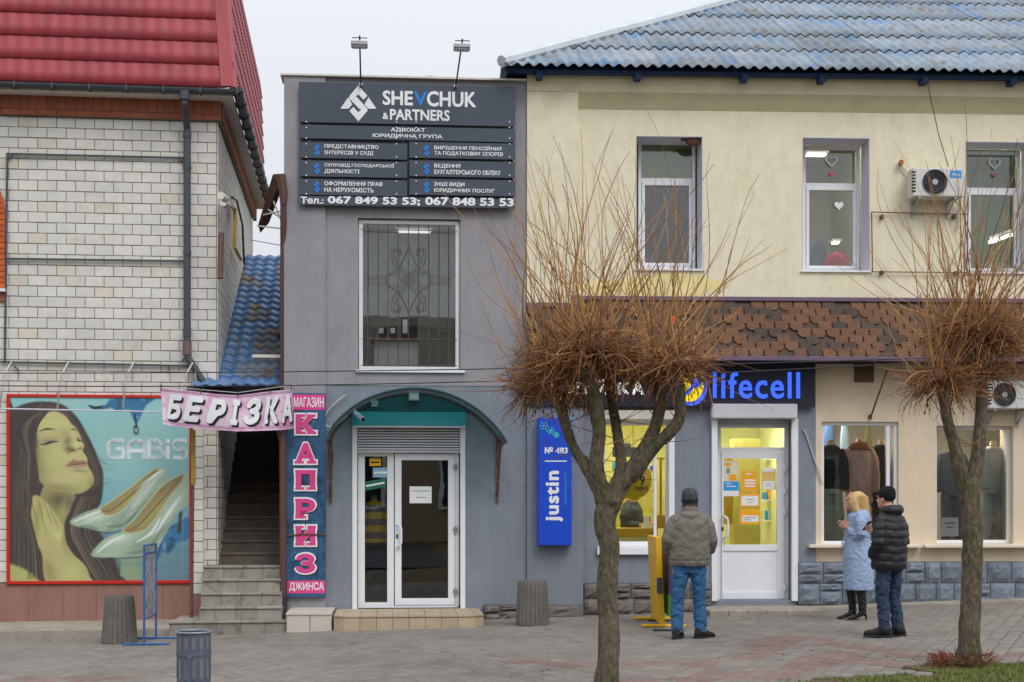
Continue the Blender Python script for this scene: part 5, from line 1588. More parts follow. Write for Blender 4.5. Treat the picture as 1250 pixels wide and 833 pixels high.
heart(o2,1015,196.5,8.5,m_white,True); heart(o2,1015,212,3.8,m_pinkp,False); heart(o2,1024,251,6,m_white,False,.395)
heart(o3,1214,199.5,8.5,m_white,True); heart(o3,1214,214,3.6,m_pinkf,False)
q=FY.rect(1184,190,1300,198,-1.9)
grpL="tube lamps in the upper rooms"
a=FY.rect(984,194,1012,202,-2.2); tube_lamp(FY,a[0],a[1],a[3]+.1,2.2,"lit tube lamp behind the upper pane of the window with two white hearts",st=5.0,grp=grpL)
a=FY.rect(1208,292,1237,300,-2.6)
T_=Thing("wall_lamp","bright slanting tube lamp inside the rightmost upper window","lamp",FY,(a[0],2.6,a[2]),group=grpL)
for k,(xa_,ya_,xb_,yb_) in enumerate(((1208,296,1220,292.5),(1220.5,291.5,1237,286))):
    p0=FY.p(xa_,ya_,-2.6); p1_=FY.p(xb_,yb_,-2.4); mb=MB(); mb.tube([(p0[0],2.6,p0[1]),(p1_[0],2.4,p1_[1])],.03,8); T_.part("tube",mb,M("lamp_bright",(.9,.9,.88),.5,emit=((1,1,.95),5.0)))
mb=MB(); p0=FY.p(1208,293,-2.6); p1_=FY.p(1237,283,-2.4); mb.tube([(p0[0],2.6,p0[1]+.02),(p1_[0],2.4,p1_[1]+.02)],.035,6); T_.part("housing",mb,m_pvc)
a=FY.rect(1016,294,1028,297,-2.2)
tube_lamp(FY,a[0],a[1],a[3],2.2,"short bright lamp above the red bundle in the two-heart window",st=5.0,grp=grpL)
# items on the sill of window two and three
def drape(name,lab,cat,F,cx,cz,y,w,h,mat,seed,grp=None,lean=0):
    r=random.Random(seed); T=Thing(name,lab,cat,F,(cx,y,cz),group=grp); mb=MB(); n=18; m=8
    for j in range(m+1):
        v=j/m
        for i in range(n):
            a=2*math.pi*i/n; rr=((1-v**2.2)**.5 if name!='hanging_garment' else 1-.45*v**4)*(1+.12*math.sin(3*a+seed+v*3)+r.uniform(-.04,.04))
            mb.v.append((cx+w/2*rr*math.cos(a)+lean*v,y+w*.35*rr*math.sin(a),cz+h*v))
    for j in range(m):
        for i in range(n): mb.f.append((j*n+i,j*n+(i+1)%n,(j+1)*n+(i+1)%n,(j+1)*n+i))
    T.part("cloth",mb,mat,smooth=True); return T
a=FY.rect(988,285,1012,327,-.75); drape("coat","grey coat hanging behind the lower pane of the two-heart window","coat",FY,(a[0]+a[1])/2,a[2]-.2,.75,a[1]-a[0],a[3]-a[2]+.2,M("pale_grey_cloth",C(128,134,146),.9,.1,6),3)
a=FY.rect(1004,308,1040,327,-.6); drape("red_bundle","red cloth bundle on the sill of the two-heart window","bundle",FY,(a[0]+a[1])/2,a[2]-.1,.65,a[1]-a[0],a[3]-a[2]+.12,M("red_cloth",C(214,44,66,1.2),.8,.1,6),5)
a=FY.rect(1186,316,1236,328,-.6); drape("paper_stack","pale heap of papers on the sill of the rightmost upper window","papers",FY,(a[0]+a[1])/2,a[2]-.08,.6,a[1]-a[0],a[3]-a[2]+.02,M("pale_papers",C(150,156,140),.8,.2,14),6)
# nest
T_=Thing("bird_nest","small mud nest tucked under the top corner of the left upper window","nest",FY,(W1[1]-.1,.2,W1[3]-.06)); mb=MB()
mb.blob((FY.p(847,172,-.1)[0],.12,W1[3]-.05),.12,.08,.06); T_.part("mud",mb,m_tangle,smooth=True)
mb=MB(); mb.tube([(FY.p(840,172,-.1)[0]-.1,.1,W1[3]-.03),(FY.p(851,172,-.1)[0]+.02,.1,W1[3]-.02)],.02,6); T_.part("ledge",mb,m_rust)

# ---- roof of corrugated sheets
EA=FY.p(640,86,.6); yE=-.34; zE=FY.p(900,84,.34)[1]
sl=R(30)
xh=FY.p(614,90,.34)[0]     # hip foot
RF=link("roof",MB().add([(xh+.05,0,-.06),(yr+2.6,0,-.06),(yr+2.6,6.2,-.06),(xh+.05+6.2*math.cos(sl),6.2,-.06)],[(0,1,2,3)]).mesh("roof"),m_bluewood,YB.o,loc=(0,yE,zE+.02),rot=(sl,0,0))
rows_s=[0,1.12,2.13,3.5,4.75,6.0]
wp=0.158; nW=7; sw_=wp*nW
ncol=int((yr+2.6-xh)/sw_)+1
for r in range(5):
    for c in range(ncol):
        x0=xh+c*sw_ ; mb=MB(); cols=nW*6; s0,s1=rows_s[r]-.08,rows_s[r+1]
        if (x0+sw_-xh)/math.cos(sl) <= s0+.05: continue
        lift=.0+.004*((c*7+r*3)%3)
        k=0
        for i in range(cols+1):
            x=x0+sw_*i/cols; smax=(x-xh)/math.cos(sl)
            sa_,sb_=s0,min(s1,smax)
            if sb_<sa_: sa_=sb_=max(smax,0)
            h=.024*math.cos(2*math.pi*x/wp)
            mb.v += [(x,sa_,h+.028+lift),(x,(sa_+sb_)/2,h+.016+lift),(x,sb_,h+.002),(x,sa_,h+.016+lift)]
        for i in range(cols):
            a=4*i; b=4*(i+1)
            if (mb.v[b+2][1]-mb.v[b][1])<1e-4: continue
            mb.f += [(a,b,b+1,a+1),(a+1,b+1,b+2,a+2),(a+3,b+3,b,a)]
        link("roof_sheet",mb.mesh("roof_sheet"),m_slate,RF,smooth=True)
# left hip slope (its serrated lower edge shows at the left)
mb=MB(); cols=160
for i in range(cols+1):
    y=i*.06; h=.024*math.cos(2*math.pi*y/wp); s=y
    mb.v += [(xh-0.02+h*.5,yE+y,zE+.03+h),(xh+s*.0+min(y,6)*1.0,yE+y,zE+.03+h+min(y,6)*math.tan(sl)*1.0)]
for i in range(cols): a=2*i; mb.f.append((a,a+1,a+3,a+2))
YB.part("hip_slope",mb,m_slate,smooth=True)
mb=MB(); L_=6.0
mb.tube([(xh-.02,yE-.02,zE+.05),(xh+L_*.5,yE+L_*.5,zE+.05+L_*.5*math.tan(sl)),(xh+L_,yE+L_,zE+.05+L_*math.tan(sl))],.085,8)
YB.part("hip_cap",mb,m_slatecap,smooth=False)
# timber eaves
mb=MB(); mb.box(xh+.04,yr+.2,yE+.10,yE+.13,zE-.06,zE+.02); YB.part("fascia_board",mb,m_bluewood)
mb=MB(); mb.box(xh+.04,yr,yE+.06,-.071,zE-.045,zE-.02); YB.part("soffit",mb,m_bluewood)
mb=MB(); mb.box(xh+.03,xh+.07,yE+.07,5,zE-.10,zE-.012); mb.box(xh+.08,-.002,-.05,5.0,zE-.05,zE-.02); YB.part("side_fascia",mb,m_bluewood)
for x in (660,782,914,1010,1137,1246,1300):
    t=FY.p(x,90,.5)[0]; mb=MB(); mb.box(t-.045,t+.045,-.27,-.071,zE-.13,zE-.047); YB.part("rafter_end",mb,m_bluewood)
# ---- brown shingle canopy
d0,d1c=.05,.55
zt_=FY.p(950,367,d0)[1]; zb_=FY.p(950,437,d1c)[1]
xL=FY.p(645,400,d1c)[0]; xS=FY.p(706,370,.05)[0]
zt2=FY.p(675,374,.1)[1]
CN=YB.part("shop_canopy",MB().add([(xL,-d1c+.01,zb_),(yr,-d1c+.01,zb_),(yr,-d0+.01,zt_),(xS,-d0+.01,zt_),(xS,-d0-.03,zt2),(xL,-d0-.03,zt2),(xL,0,zb_),(yr,0,zb_)],[(0,1,2,3,4,5),(0,6,7,1)]),m_shinglebase)
Ls=math.hypot(zt_-zb_,d1c-d0); sa2=math.atan2(zt_-zb_,d1c-d0)
shm=MB(); w,h=.205,.155
shm.prism([(0.012,.05),(.055,0),(w-.055,0),(w-.012,.05),(w-.012,h),(0.012,h)],0,.006)
tab=MB(); tab.add([(x,z,-y+.006) for x,y,z in shm.v],shm.f)
tme_=tab.mesh("shingle"); tme_.materials.append(m_shingle)
SHR=link("shingle_field",MB().add([(xL,0.0,-.01),(yr,0,-.01),(yr,.05,-.01),(xL,.05,-.01)],[(0,1,2,3)]).mesh("shingle_field"),m_shinglebase,CN,loc=(0,-d1c,zb_),rot=(sa2,0,0))
nr=int(Ls/.118); cnt=0; rest=MB()
rr_=random.Random(9)
lst=[]
for r in range(nr):
    x=xL-(w/2 if r%2 else 0)
    while x<yr:
        if not (x<xS and r*.118>Ls-.27) and x>xL-.05 and rr_.random()>.12: lst.append((x,r))
        x+=w
for x,r in lst:
    # sub-part depth: the tabs hang directly under the canopy part
    m4=Matrix.Translation((0,-d1c,zb_))@Matrix.Rotation(sa2,4,'X')
    p_=m4@Vector((x,r*.118,.002+.004*rr_.random()))
    if cnt<300:
        link("shingle",tme_,None,CN,loc=tuple(p_),rot=(sa2+.02,0,rr_.uniform(-.01,.01))); cnt+=1
    else:
        mm=Matrix.Translation(p_)@Matrix.Rotation(sa2+.02,4,'X'); rest.add([tuple(mm@Vector(v)) for v in tab.v],tab.f)
if rest.v: link("shingles",rest.mesh("shingles"),m_shingle,CN,kind="stuff")
bpy.data.objects.remove(SHR)
mb=MB(); mb.box(xS-.04,yr,-.10,.0,zt_-.015,zt_+.045); mb.box(xL,xS-.04,-.13,0,zt2-.01,zt2+.05); mb.box(xS-.075,xS-.005,-.14,0,zt2+.0,zt_+.04)
YB.part("canopy_flashing",mb,m_purple,bevel=.006)
mb=MB(); mb.box(xL-.01,yr,-d1c-.03,-d1c+.03,zb_-.04,zb_+.02); YB.part("canopy_edge",mb,m_purple,bevel=.006)
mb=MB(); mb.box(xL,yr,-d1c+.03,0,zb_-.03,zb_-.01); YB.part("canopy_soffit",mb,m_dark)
# diagonal fence-like white laths and small orange tag behind shoots
T_=Thing("warning_tag","small orange tag tied among the shoots in front of the shingle canopy","tag",FY,(FY.p(824,391,.6)[0],-.62,FY.p(824,396,.6)[1]))
q=FY.rect(820,386,827,396,.62); mb=MB(); mb.box(q[0],q[1],-.63,-.62,q[2],q[3]); T_.part("plate",mb,M("orange_plastic",C(206,96,50),.5)); mb=MB(); mb.tube([(q[0]+.03,-.62,q[3]),(q[0]+.05,-.45,q[3]+.1)],.004,4); T_.part("tie",mb,m_cable)

for k,(xa_,xb_,zz,lab) in enumerate(((d1_[0]+.1,d1_[1]+.3,W1[3]+.3,""),(d2_[0]-.6,d2_[1]+.4,W2[3]+.42,"added unseen light panel brightening the room behind the two-heart window"),(d3_[0]-.3,d3_[1]+.9,W3[3]+.42,"added unseen light panel brightening the green room behind the rightmost upper window"))):
    if not lab: continue
    T_=Thing("light_panel",lab,"lamp",FY,((xa_+xb_)/2,2.4,zz))
    mb=MB(); mb.box(xa_,xb_,.75,1.75,zz,zz+.03); T_.part("diffuser",mb,M("upper_fill_glow",(.9,.9,.9),.5,emit=((1,.98,.92),7)))  # added panels, kept out of sight, brighten the two upper rooms

# ================================================================== SHOP FRONTS
def tx2(T,s,x0,y0,x1,y1,d,mat,par,bold=.02,depth=.006,name="lettering",**kw): return tx(T,FY,s,x0,y0,x1,y1,d,mat,par,bold,depth,name,**kw)
q=FY.rect(645,441,995,497,.14)
FA=Thing("shop_fascia","long navy shop fascia with white letters and a glowing blue and yellow logo","sign",FY,((q[0]+q[1])/2,-.14,q[2]))
mb=MB(); mb.box(q[0]+.01,q[1],-.14,-.11,q[2],q[3]); fb=FA.part("board",mb,m_navy,bevel=.004)
m_glowb=M("glowing_blue_letter",C(40,70,230),.4,0,5,emit=(C(60,104,255),1.15))
m_glowy=M("glowing_yellow_disc",C(240,210,20),.4,0,5,emit=(C(240,212,20),.75))
m_gloww=M("lit_white_letter",C(235,235,235),.4,0,5,emit=((.9,.9,.9),.8))
for i,(ch,x0,x1) in enumerate((("К",671,684),("О",686,701),("П",703,716),("І",719,722),("Й",727,742),("К",754,768),("А",771,786))):
    tx2(FA,ch,x0,467 if ch!="Й" else 463,x1,482,.14,m_gloww,fb,.035,.03,"letter")
tx2(FA,"lifecell",870,454,976,487,.14,m_glowb,fb,.0125,.035,space=1.12)
def disc(cx,cy,rx,d,dep,mat,nm,sq=1):
    t,z=FY.p(cx,cy,d); r=rx*.01165; mb=MB()
    mb.prism([(t+r*math.cos(a),z+r*math.sin(a)*sq) for a in [2*math.pi*i/40 for i in range(40)]],-d-dep,-d); return FA.part(nm,mb,mat,fb)
disc(843.5,472,19.5,.14,.03,m_glowb,"logo_ring",1.2); disc(841.5,469.5,17.5,.171,.008,m_glowy,"logo_disc",1.2)
t,z=FY.p(850,467,.18); mb=MB(); mb.prism([(t+.075*math.cos(a),z+.075*math.sin(a)) for a in [2*math.pi*i/24 for i in range(24)]],-.186,-.179); FA.part("logo_dot",mb,m_glowb,fb)
mb=MB(); mb.prism([FY.p(*v,.18) for v in ((833,483),(839,483),(851,470),(848,466))],-.186,-.1795); FA.part("logo_mark",mb,m_glowb,fb)
# blue vertical sign
q=FY.rect(657,510,698,666,.30)
JS=Thing("blue_sign_box","tall bright blue sign box with white rotated lettering on the grey pilaster","sign",FY,((q[0]+q[1])/2,-.30,q[2]))
m_jb=M("bright_blue_panel",C(24,74,200,1.05),.4,.03,3,spec=.4); m_cy=M("cyan_print",C(70,190,200),.5)
mb=MB(); mb.box(q[0],q[1],-.30,-.10,q[2],q[3]); jb=JS.part("box",mb,m_jb,bevel=.008)
tx2(JS,"№ 483",665,546,693,554,.30,m_white,jb,.03,.003)
mb=MB(); a=FY.rect(665,562.5,692,563.8,.3); mb.box(a[0],a[1],-.303,-.3,a[2],a[3]); JS.part("line",mb,m_white,jb)
tx2(JS,"justin",666,575,687.5,637,.30,m_white,jb,.035,.004,rot90=True,space=1.1)
tx2(JS,"МІЙ ПОШТОМАРКЕТ",688.5,577,691.5,616,.30,m_cy,jb,.0,.003,rot90=True)
rr_=random.Random(2)
for (cx,cy,s) in ((664,520,6),(672,526,5),(679,531,4),(690,518,6),(694,512,4)):
    mb=MB()
    for k in range(6):
        a=k*math.pi/3; t,z=FY.p(cx+s*.7*math.cos(a),cy+s*.7*math.sin(a),.3); r=.014
        mb.prism([(t+r*math.cos(b),z+r*math.sin(b)) for b in [2*math.pi*i/8 for i in range(8)]],-.304,-.3)
    t,z=FY.p(cx,cy,.3); mb.prism([(t+.02*math.cos(b),z+.02*math.sin(b)) for b in [2*math.pi*i/8 for i in range(8)]],-.303,-.3)
    JS.part("flower_print",mb,m_cy,jb)
# warm-lit shop rooms
m_yroom=M("yellow_shop_wall",C(232,226,158,1.1),.8,.05,2); m_yroom2=M("pale_yellow_wall",C(234,231,186,1.1),.8,.05,2); m_ochre=M("ochre_counter",C(196,160,40,1.05),.6,.08,3)
rz0=sh1[2]-.75
room(YB,FY.p(716,600)[0],FY.p(868,600)[0],.52,3.6,rz0,sh1[3]+.15,m_yroom,name="shop_room")
room(YB,FY.p(868.3,600)[0]+.01,FY.p(992,600)[0],.52,3.6,.08,3.0,m_yroom2,name="shop_room")
room(YB,c1+.05,yr,.52,3.0,.2,sw1[3]+.3,M("boutique_wall",C(168,162,150,1.1),.9,.06,2),name="boutique_room")
grpS="ceiling light panels inside the lit shops"
for (ta,tb,lab) in ((FY.p(730,600)[0],FY.p(835,600)[0],"ceiling light panel inside the yellow lit shop behind the left tree"),(FY.p(872,600)[0],FY.p(960,600)[0],"ceiling light panel inside the lit shop behind the white door")):
    T_=Thing("light_panel",lab,"lamp",FY,((ta+tb)/2,1.4,2.92),group=grpS)
    zz=(sh1[3]+.12) if "tree" in lab else 2.95
    mb=MB(); mb.box(ta+.25,tb-.2,.9,2.4,zz-.03,zz); T_.part("diffuser",mb,M("lit_diffuser",(.9,.9,.8),.5,emit=((1,.97,.84),13.0)))
    mb=MB(); mb.box(ta+.22,tb-.17,.87,2.43,zz,zz+.03); T_.part("frame",mb,m_pvc)
T_=Thing("light_panel","added unseen light panel above the brown knitted dress in the clothes shop window","lamp",FY,(sw1[0]+.5,1.2,sw1[3]+.2),group=grpS)
mb=MB(); mb.box(sw1[0]+.1,sw1[0]+.5,1.0,1.9,sw1[3]+.2,sw1[3]+.23); T_.part("diffuser",mb,M("boutique_fill_glow",(.9,.9,.8),.5,emit=((1,.94,.8),22.0)))  # added glow over the dress, stands in for daylight through the window
T_=Thing("light_panel","added unseen light panel above the pale trousers in the right clothes shop window","lamp",FY,(sw2[0]+.5,1.2,sw2[3]+.2),group=grpS)
mb=MB(); mb.box(sw2[0]+.4,sw2[0]+1.0,.7,1.6,sw2[3]+.2,sw2[3]+.23); T_.part("diffuser",mb,M("boutique_fill_glow",(.9,.9,.8),.5,emit=((1,.94,.8),22.0)))  # likewise added, unseen, to brighten the right clothes window
# shop window of the lit shop
o=YB.part("shop_window",MB().box(sh1[0]+.005,sh1[1]-.005,.44,.5,sh1[2],sh1[2]+.01),m_pvc)
q=FY.rect(733,512,821,660,-.12)
pvc_frame(YB,FY,o,sh1[0]+.02,sh1[1]-.02,sh1[2]+.05,sh1[3]-.1,.12,.07,.08)
pane(YB,o,sh1[0]+.08,sh1[1]-.08,sh1[2]+.11,sh1[3]-.16,.15,g_lit)
mb=MB(); a=FY.p(800,600,-.12)[0]; mb.box(a-.02,a+.02,.13,.18,sh1[2]+.1,sh1[3]-.15); YB.part("mullion",mb,m_pvc,o)
mb=MB(); mb.box(sh1[0]-.04,sh1[1]+.04,-.08,.12,sh1[2]-.06,sh1[2]+.05); YB.part("sill",mb,m_pvc,o,bevel=.008)
mb=MB(); mb.box(sh1[0]-.02,sh1[1]+.02,-.10,.1,sh1[3]-.10,sh1[3]+.03); YB.part("shutter_housing",mb,m_fascia,o,bevel=.01)
for x0,x1 in ((732,736.5),(817,823.5)):
    a=FY.rect(x0,515,x1,657,.03); mb=MB(); mb.box(a[0],a[1],-.03,.05,a[2],a[3]); YB.part("shutter_rail",mb,m_pvc,o)
def deco(T,F,par,nm,x0,y0,x1,y1,d,mat,th=.02):
    a=F.rect(x0,y0,x1,y1,d); mb=MB(); mb.box(a[0],a[1],-d,-d+th,a[2],a[3]); return T.part(nm,mb,mat,par,bevel=min(.004,th/3))
# things inside it
T_=Thing("counter","long ochre counter across the lit shop window behind the left tree","counter",FY,FY.p(775,660,-.9)[:1]+(.9,rz0))
deco(T_,FY,None,"counter_top",733,645,803,655,-.9,m_ochre,.5); deco(T_,FY,None,"front_panel",733,655,803,700,-.95,m_yroom,.05)
T_=Thing("round_poster","round yellow poster with red and blue print hanging in the lit shop window","poster",FY,FY.p(774,600,-.3)[:1]+(.3,FY.p(774,610,-.3)[1]))
t,z=FY.p(773,586,-.28); mb=MB(); mb.prism([(t+.27*math.cos(a),z+.285*math.sin(a)) for a in [2*math.pi*i/36 for i in range(36)]],.27,.28); dsc=T_.part("disc",mb,M("yellow_poster",C(232,196,30,1.1),.5,.04,4))
for nm,x0,y0,x1,y1,mt in (("print",757,577,763,590,m_blueprint),("print",762,573,770,583,M("salmon_print",C(220,110,80),.5))): deco(T_,FY,dsc,nm,x0,y0,x1,y1,-.265,mt,.004)
tx2(T_,"9",781,581,787,592,-.268,m_signb,dsc,.02,.004); tx2(T_,"ЗНИЖКУ",775,594,791,599,-.268,m_signb,dsc,.0,.004)
mb=MB(); a=FY.p(773,561,-.28); mb.tube([(a[0],.275,a[1]),(a[0],.3,sh1[3]-.12)],.004,4); T_.part("string",mb,m_cable)
T_=Thing("wall_screen","dark screen high on the yellow wall inside the lit shop","screen",FY,FY.p(765,556,-2.5)[:1]+(2.4,FY.p(765,557,-2.5)[1]))
deco(T_,FY,None,"screen",748,546,782,558,-2.4,m_signb,.06); deco(T_,FY,None,"bracket",760,541,770,546,-2.45,m_darkmetal,.05)
T_=Thing("display_pole","thin ochre display pole inside the right part of the lit shop window","pole",FY,FY.p(806,640,-.35)[:1]+(.35,FY.p(806,640,-.35)[1]))
mb=MB(); a=FY.p(806.5,560,-.35); b=FY.p(806.5,640,-.35); mb.tube([(b[0],.35,b[1]),(a[0],.35,a[1])],.018,8); T_.part("pole",mb,m_ochre); mb=MB(); mb.box(a[0]-.06,a[0]+.06,.33,.37,a[1]-.012,a[1]+.012); T_.part("arm",mb,m_ochre)
deco(T_,FY,None,"card",801,629,813,645,-.3,m_yellowpaint,.02)
T_=Thing("card_stand","small lit card stand with red edge on the ochre counter","stand",FY,FY.p(790,645,-1)[:1]+(1.0,FY.p(790,645,-1)[1]))
deco(T_,FY,None,"card",786,630,793,641,-.95,m_white,.02); deco(T_,FY,None,"foot",784,641,796,644.5,-.93,m_pvc,.08); deco(T_,FY,None,"edge",793,630,794.5,637,-.95,m_redf,.02)
# door
o=YB.part("door_frame",MB().box(dr1[0]+.005,dr1[1]-.005,.4,.5,dr1[2],dr1[2]+.01),m_pvc)
q=FY.rect(875,518,962,732,-.25); y=.22
mb=MB(); w=.055; mb.box(q[0],q[1],y,y+.08,q[3]-w,q[3]); mb.box(q[0],q[0]+w,y,y+.08,q[2],q[3]-w); mb.box(q[1]-w,q[1],y,y+.08,q[2],q[3]-w)
zt3=FY.p(915,549,-.25)[1]; mb.box(q[0]+w,q[1]-w,y,y+.08,zt3-.03,zt3+.03); mb.box(q[1],dr1[1]-.002,y+.02,y+.08,q[2],q[3]); mb.box(dr1[0],dr1[1],y+.02,y+.08,q[3],dr1[3])
YB.part("frame",mb,m_pvc,o,bevel=.005)
pane(YB,o,q[0]+w-.01,q[1]-w+.01,zt3+.03,q[3]-w,y+.04,g_lit)
g2=FY.rect(882.5,560,948,665,-.25)
mb=MB(); L0,L1=q[0]+w+.004,q[1]-w-.004; z0_=q[2]+.01; z1_=zt3-.034
mb.box(L0,g2[0],y-.015,y+.055,z0_,z1_); mb.box(g2[1],L1,y-.015,y+.055,z0_,z1_); mb.box(g2[0],g2[1],y-.015,y+.055,g2[3],z1_); mb.box(g2[0],g2[1],y-.015,y+.055,g2[2]-.09,g2[2]); mb.box(g2[0],g2[1],y-.015,y+.055,z0_,z0_+.1); mb.box(g2[0],g2[1],y+.005,y+.04,z0_+.1,g2[2]-.09)
LFf=YB.part("door",mb,m_pvc,o,bevel=.004)
pane(YB,LFf,g2[0]-.005,g2[1]+.005,g2[2]-.005,g2[3]+.005,y+.02,g_lit)
hz=FY.rect(878,630,880,657,-.25); handle(YB,LFf,L0+.03,hz[2],hz[3],y-.015)
mb=MB(); mb.box(L0+.005,L0+.03,y-.02,y-.015,hz[2]+.1,hz[2]+.16); YB.part("lock",mb,m_signb,LFf)
for yy in (572,599,625,717): z=FY.p(958,yy,-.2)[1]; mb=MB(); mb.tube([(L1,y-.03,z-.045),(L1,y-.03,z+.045)],.016,10); mb.box(L1-.05,L1+.03,y-.02,y-.015,z-.015,z+.015); YB.part("hinge",mb,m_pvc,LFf)
m_ora=M("orange_poster",C(236,168,40,1.1),.5,.04,4); m_grtxt=M("grey_print",C(150,148,140),.6)
def poster(x0,y0,x1,y1,mat,inner=(),nm="poster"):
    a=FY.rect(x0,y0,x1,y1,-.23); mb=MB(); mb.box(a[0],a[1],y+.012,y+.016,a[2],a[3]); p_=YB.part(nm,mb,mat,LFf)
    for k,(u0,v0,u1,v1,mt) in enumerate(inner):
        yy=y+.0105-.0012*k; 
        b=MB().box(a[0]+(a[1]-a[0])*u0,a[0]+(a[1]-a[0])*u1,yy,yy+.001,a[3]-(a[3]-a[2])*v1,a[3]-(a[3]-a[2])*v0)
        oo=link("print",b.mesh("print",YB.off),mt,LFf)
m_bpr=M("sky_blue_print",C(50,150,215,1.1),.5)
poster(883,563,901,588,M("cream_poster",C(226,222,196),.5),[(.1,.1,.5,.25,m_ora),(.2,.35,.45,.6,m_grtxt),(.4,.65,.9,.95,m_ora)])
poster(883,588,902,606,m_white,[(0,0,1,.62,m_bpr),(.15,.12,.5,.18,m_white),(.15,.3,.8,.36,m_white)])
poster(905,575,925,600,m_ora,[(.2,.42,.85,.5,m_white),(.2,.56,.85,.64,m_white),(.2,.7,.85,.78,m_white),(.3,.12,.6,.18,m_white)])
poster(903,602,928,619,m_ora,[(.08,.2,.9,.9,m_white),(.3,.45,.7,.5,m_grtxt),(.35,.65,.65,.7,m_ora)])
poster(903,621,928,640,m_ora,[(.12,.45,.92,.85,m_white),(.18,.55,.8,.6,m_grtxt),(.18,.7,.55,.75,m_grtxt)])
poster(930,572,947,598,M("pale_ochre_poster",C(222,190,110),.5),[(.05,0,.9,.15,m_white),(.08,.6,.92,.98,m_white),(.25,.7,.7,.72,m_grtxt),(.25,.8,.7,.82,m_grtxt)])
T_=Thing("inner_cabinet","ochre cabinet seen through the white shop door","cabinet",FY,FY.p(915,665,-1.4)[:1]+(1.3,.1))
deco(T_,FY,None,"body",896,536,928,700,-1.4,M("ochre_wall_panel",C(222,206,112,1.05),.7),.35); deco(T_,FY,None,"side_panel",884,548,896,640,-1.5,m_ochre,.05)
T_=Thing("display_shelf","pale shelf with small boxes on the back wall behind the white shop door","shelf",FY,FY.p(940,640,-2.6)[:1]+(2.6,.2))
for k,yy in enumerate((560,585,610,635)): deco(T_,FY,None,"board",930,yy,962,yy+1.6,-2.6,m_pvc,.3)
r_=random.Random(5)
for k in range(14):
    x=931+r_.uniform(0,26); yy=(560,585,610,635)[k%4]; h_=r_.uniform(5,13); deco(T_,FY,None,"box",x,yy-h_,x+r_.uniform(2.5,5),yy-.2,-2.62,(m_white,m_ora,m_bpr,m_sign,m_ochre)[k%5],.12)
T_=Thing("display_shelf","ochre shelf with boxes on the back wall of the shop behind the left tree","shelf",FY,FY.p(785,640,-3.0)[:1]+(3.0,.2))
for k,yy in enumerate((575,598,622)): deco(T_,FY,None,"board",742,yy,800,yy+1.6,-3.0,m_ochre,.3)
for k in range(20):
    x=743+r_.uniform(0,52); yy=(575,598,622)[k%3]; h_=r_.uniform(5,13); deco(T_,FY,None,"box",x,yy-h_,x+r_.uniform(2.5,5),yy-.2,-3.02,(m_white,m_ora,m_bpr,m_sign,m_jb)[k%5],.12)
# roller housing and rails of the door
q=FY.rect(869,493,974,511,.18); mb=MB(); mb.box(q[0],q[1],-.18,.0,q[2],q[3]); YB.part("shutter_housing",mb,m_pvcd,bevel=.02)
for x0,x1 in ((869,876),(967,974.5)):
    a=FY.rect(x0,511,x1,734,.05); mb=MB(); mb.box(a[0],a[1],-.05,.02,a[2],a[3]); YB.part("shutter_rail",mb,m_pvc,bevel=.004)
# low step before the door, split into slabs
q=FY.rect(866,745,1006,751,.95); gg=FY.g(q[0],1)
DS=Thing("shop_step","low worn concrete step of slabs below the white shop door","step",FY,((q[0]+q[1])/2,-.95,gg))
n=6
for i in range(n):
    a=q[0]+(q[1]-q[0])*i/n; b=q[0]+(q[1]-q[0])*(i+1)/n
    mb=MB(); mb.cbox(a+.002,b-.002,-.95,.0,gg-.2,.088,.008); DS.part("slab",mb,m_conc)
AP=structure("pavement_edge",MB(),m_conc)
AP.data=MB().add([((q[1]+.003),-.42,-.3),(yr,-.42,-.3),(yr,-.42,.085+.03*(yr-3.2)*.9),((q[1]+.003),-.42,.075),((q[1]+.003),0,.085),(yr,0,.1+.03*(yr-3.2)*.9)],[(0,1,2,3),(3,2,5,4)]).mesh("pavement_edge"); AP.data.materials.append(m_conc)
AP.location=FY.w(0,0); AP.rotation_euler=(0,0,FY.th)
# rock plinths
P2=Thing("rock_plinth","brown grey rock face plinth under the lit shop window behind the left tree","plinth",FY,(FY.p(770,740,.06)[0],-.06,-.1))
stones(P2,FY,713,712,869,750,.07,2,.28,.48,m_stone2,8)
P3=Thing("rock_plinth","dark low stone plinth at the foot of the pilaster under the blue sign","plinth",FY,(FY.p(690,750,.14)[0],-.14,-.1))
stones(P3,FY,644,739,713,757,.16,1,.4,.9,m_stone2,6)
P4=Thing("rock_plinth","long slate blue painted rock face plinth below the clothes shop windows","plinth",FY,(FY.p(1120,735,.08)[0],-.08,0))
stones(P4,FY,975,686,1262,738,.08,2,.19,.38,m_stone,5)
# clothes shop windows
for k,(S_,px0,px1) in enumerate(((sw1,1003,1097),(sw2,1143,1237))):
    o=YB.part("shop_window",MB().box(S_[0]+.004,S_[1]-.004,.44,.5,S_[2],S_[2]+.01),m_pvc)
    pvc_frame(YB,FY,o,S_[0],S_[1],S_[2],S_[3],.06 if k==0 else .12,.05,.07)
    yy=.09 if k==0 else .15
    pane(YB,o,S_[0]+.045,S_[1]-.045,S_[2]+.045,S_[3]-.045,yy,g_lit)
    if k==0: mb=MB(); mb.box(S_[1]-.16,S_[1]-.11,.06,.13,S_[2]+.05,S_[3]-.05); YB.part("mullion",mb,m_pvc,o)
    mb=MB(); a=FY.rect(988 if k==0 else 1129,665,1126 if k==0 else 1262,672,.15); mb.box(a[0],a[1],-.17,.05,a[3]-.045,a[3]); YB.part("sill",mb,M("cream_sill",C(214,206,190,1.15),.7,.06,4),o,bevel=.008)
mb=MB(); a=FY.rect(1043,441,1067,467,.02); 
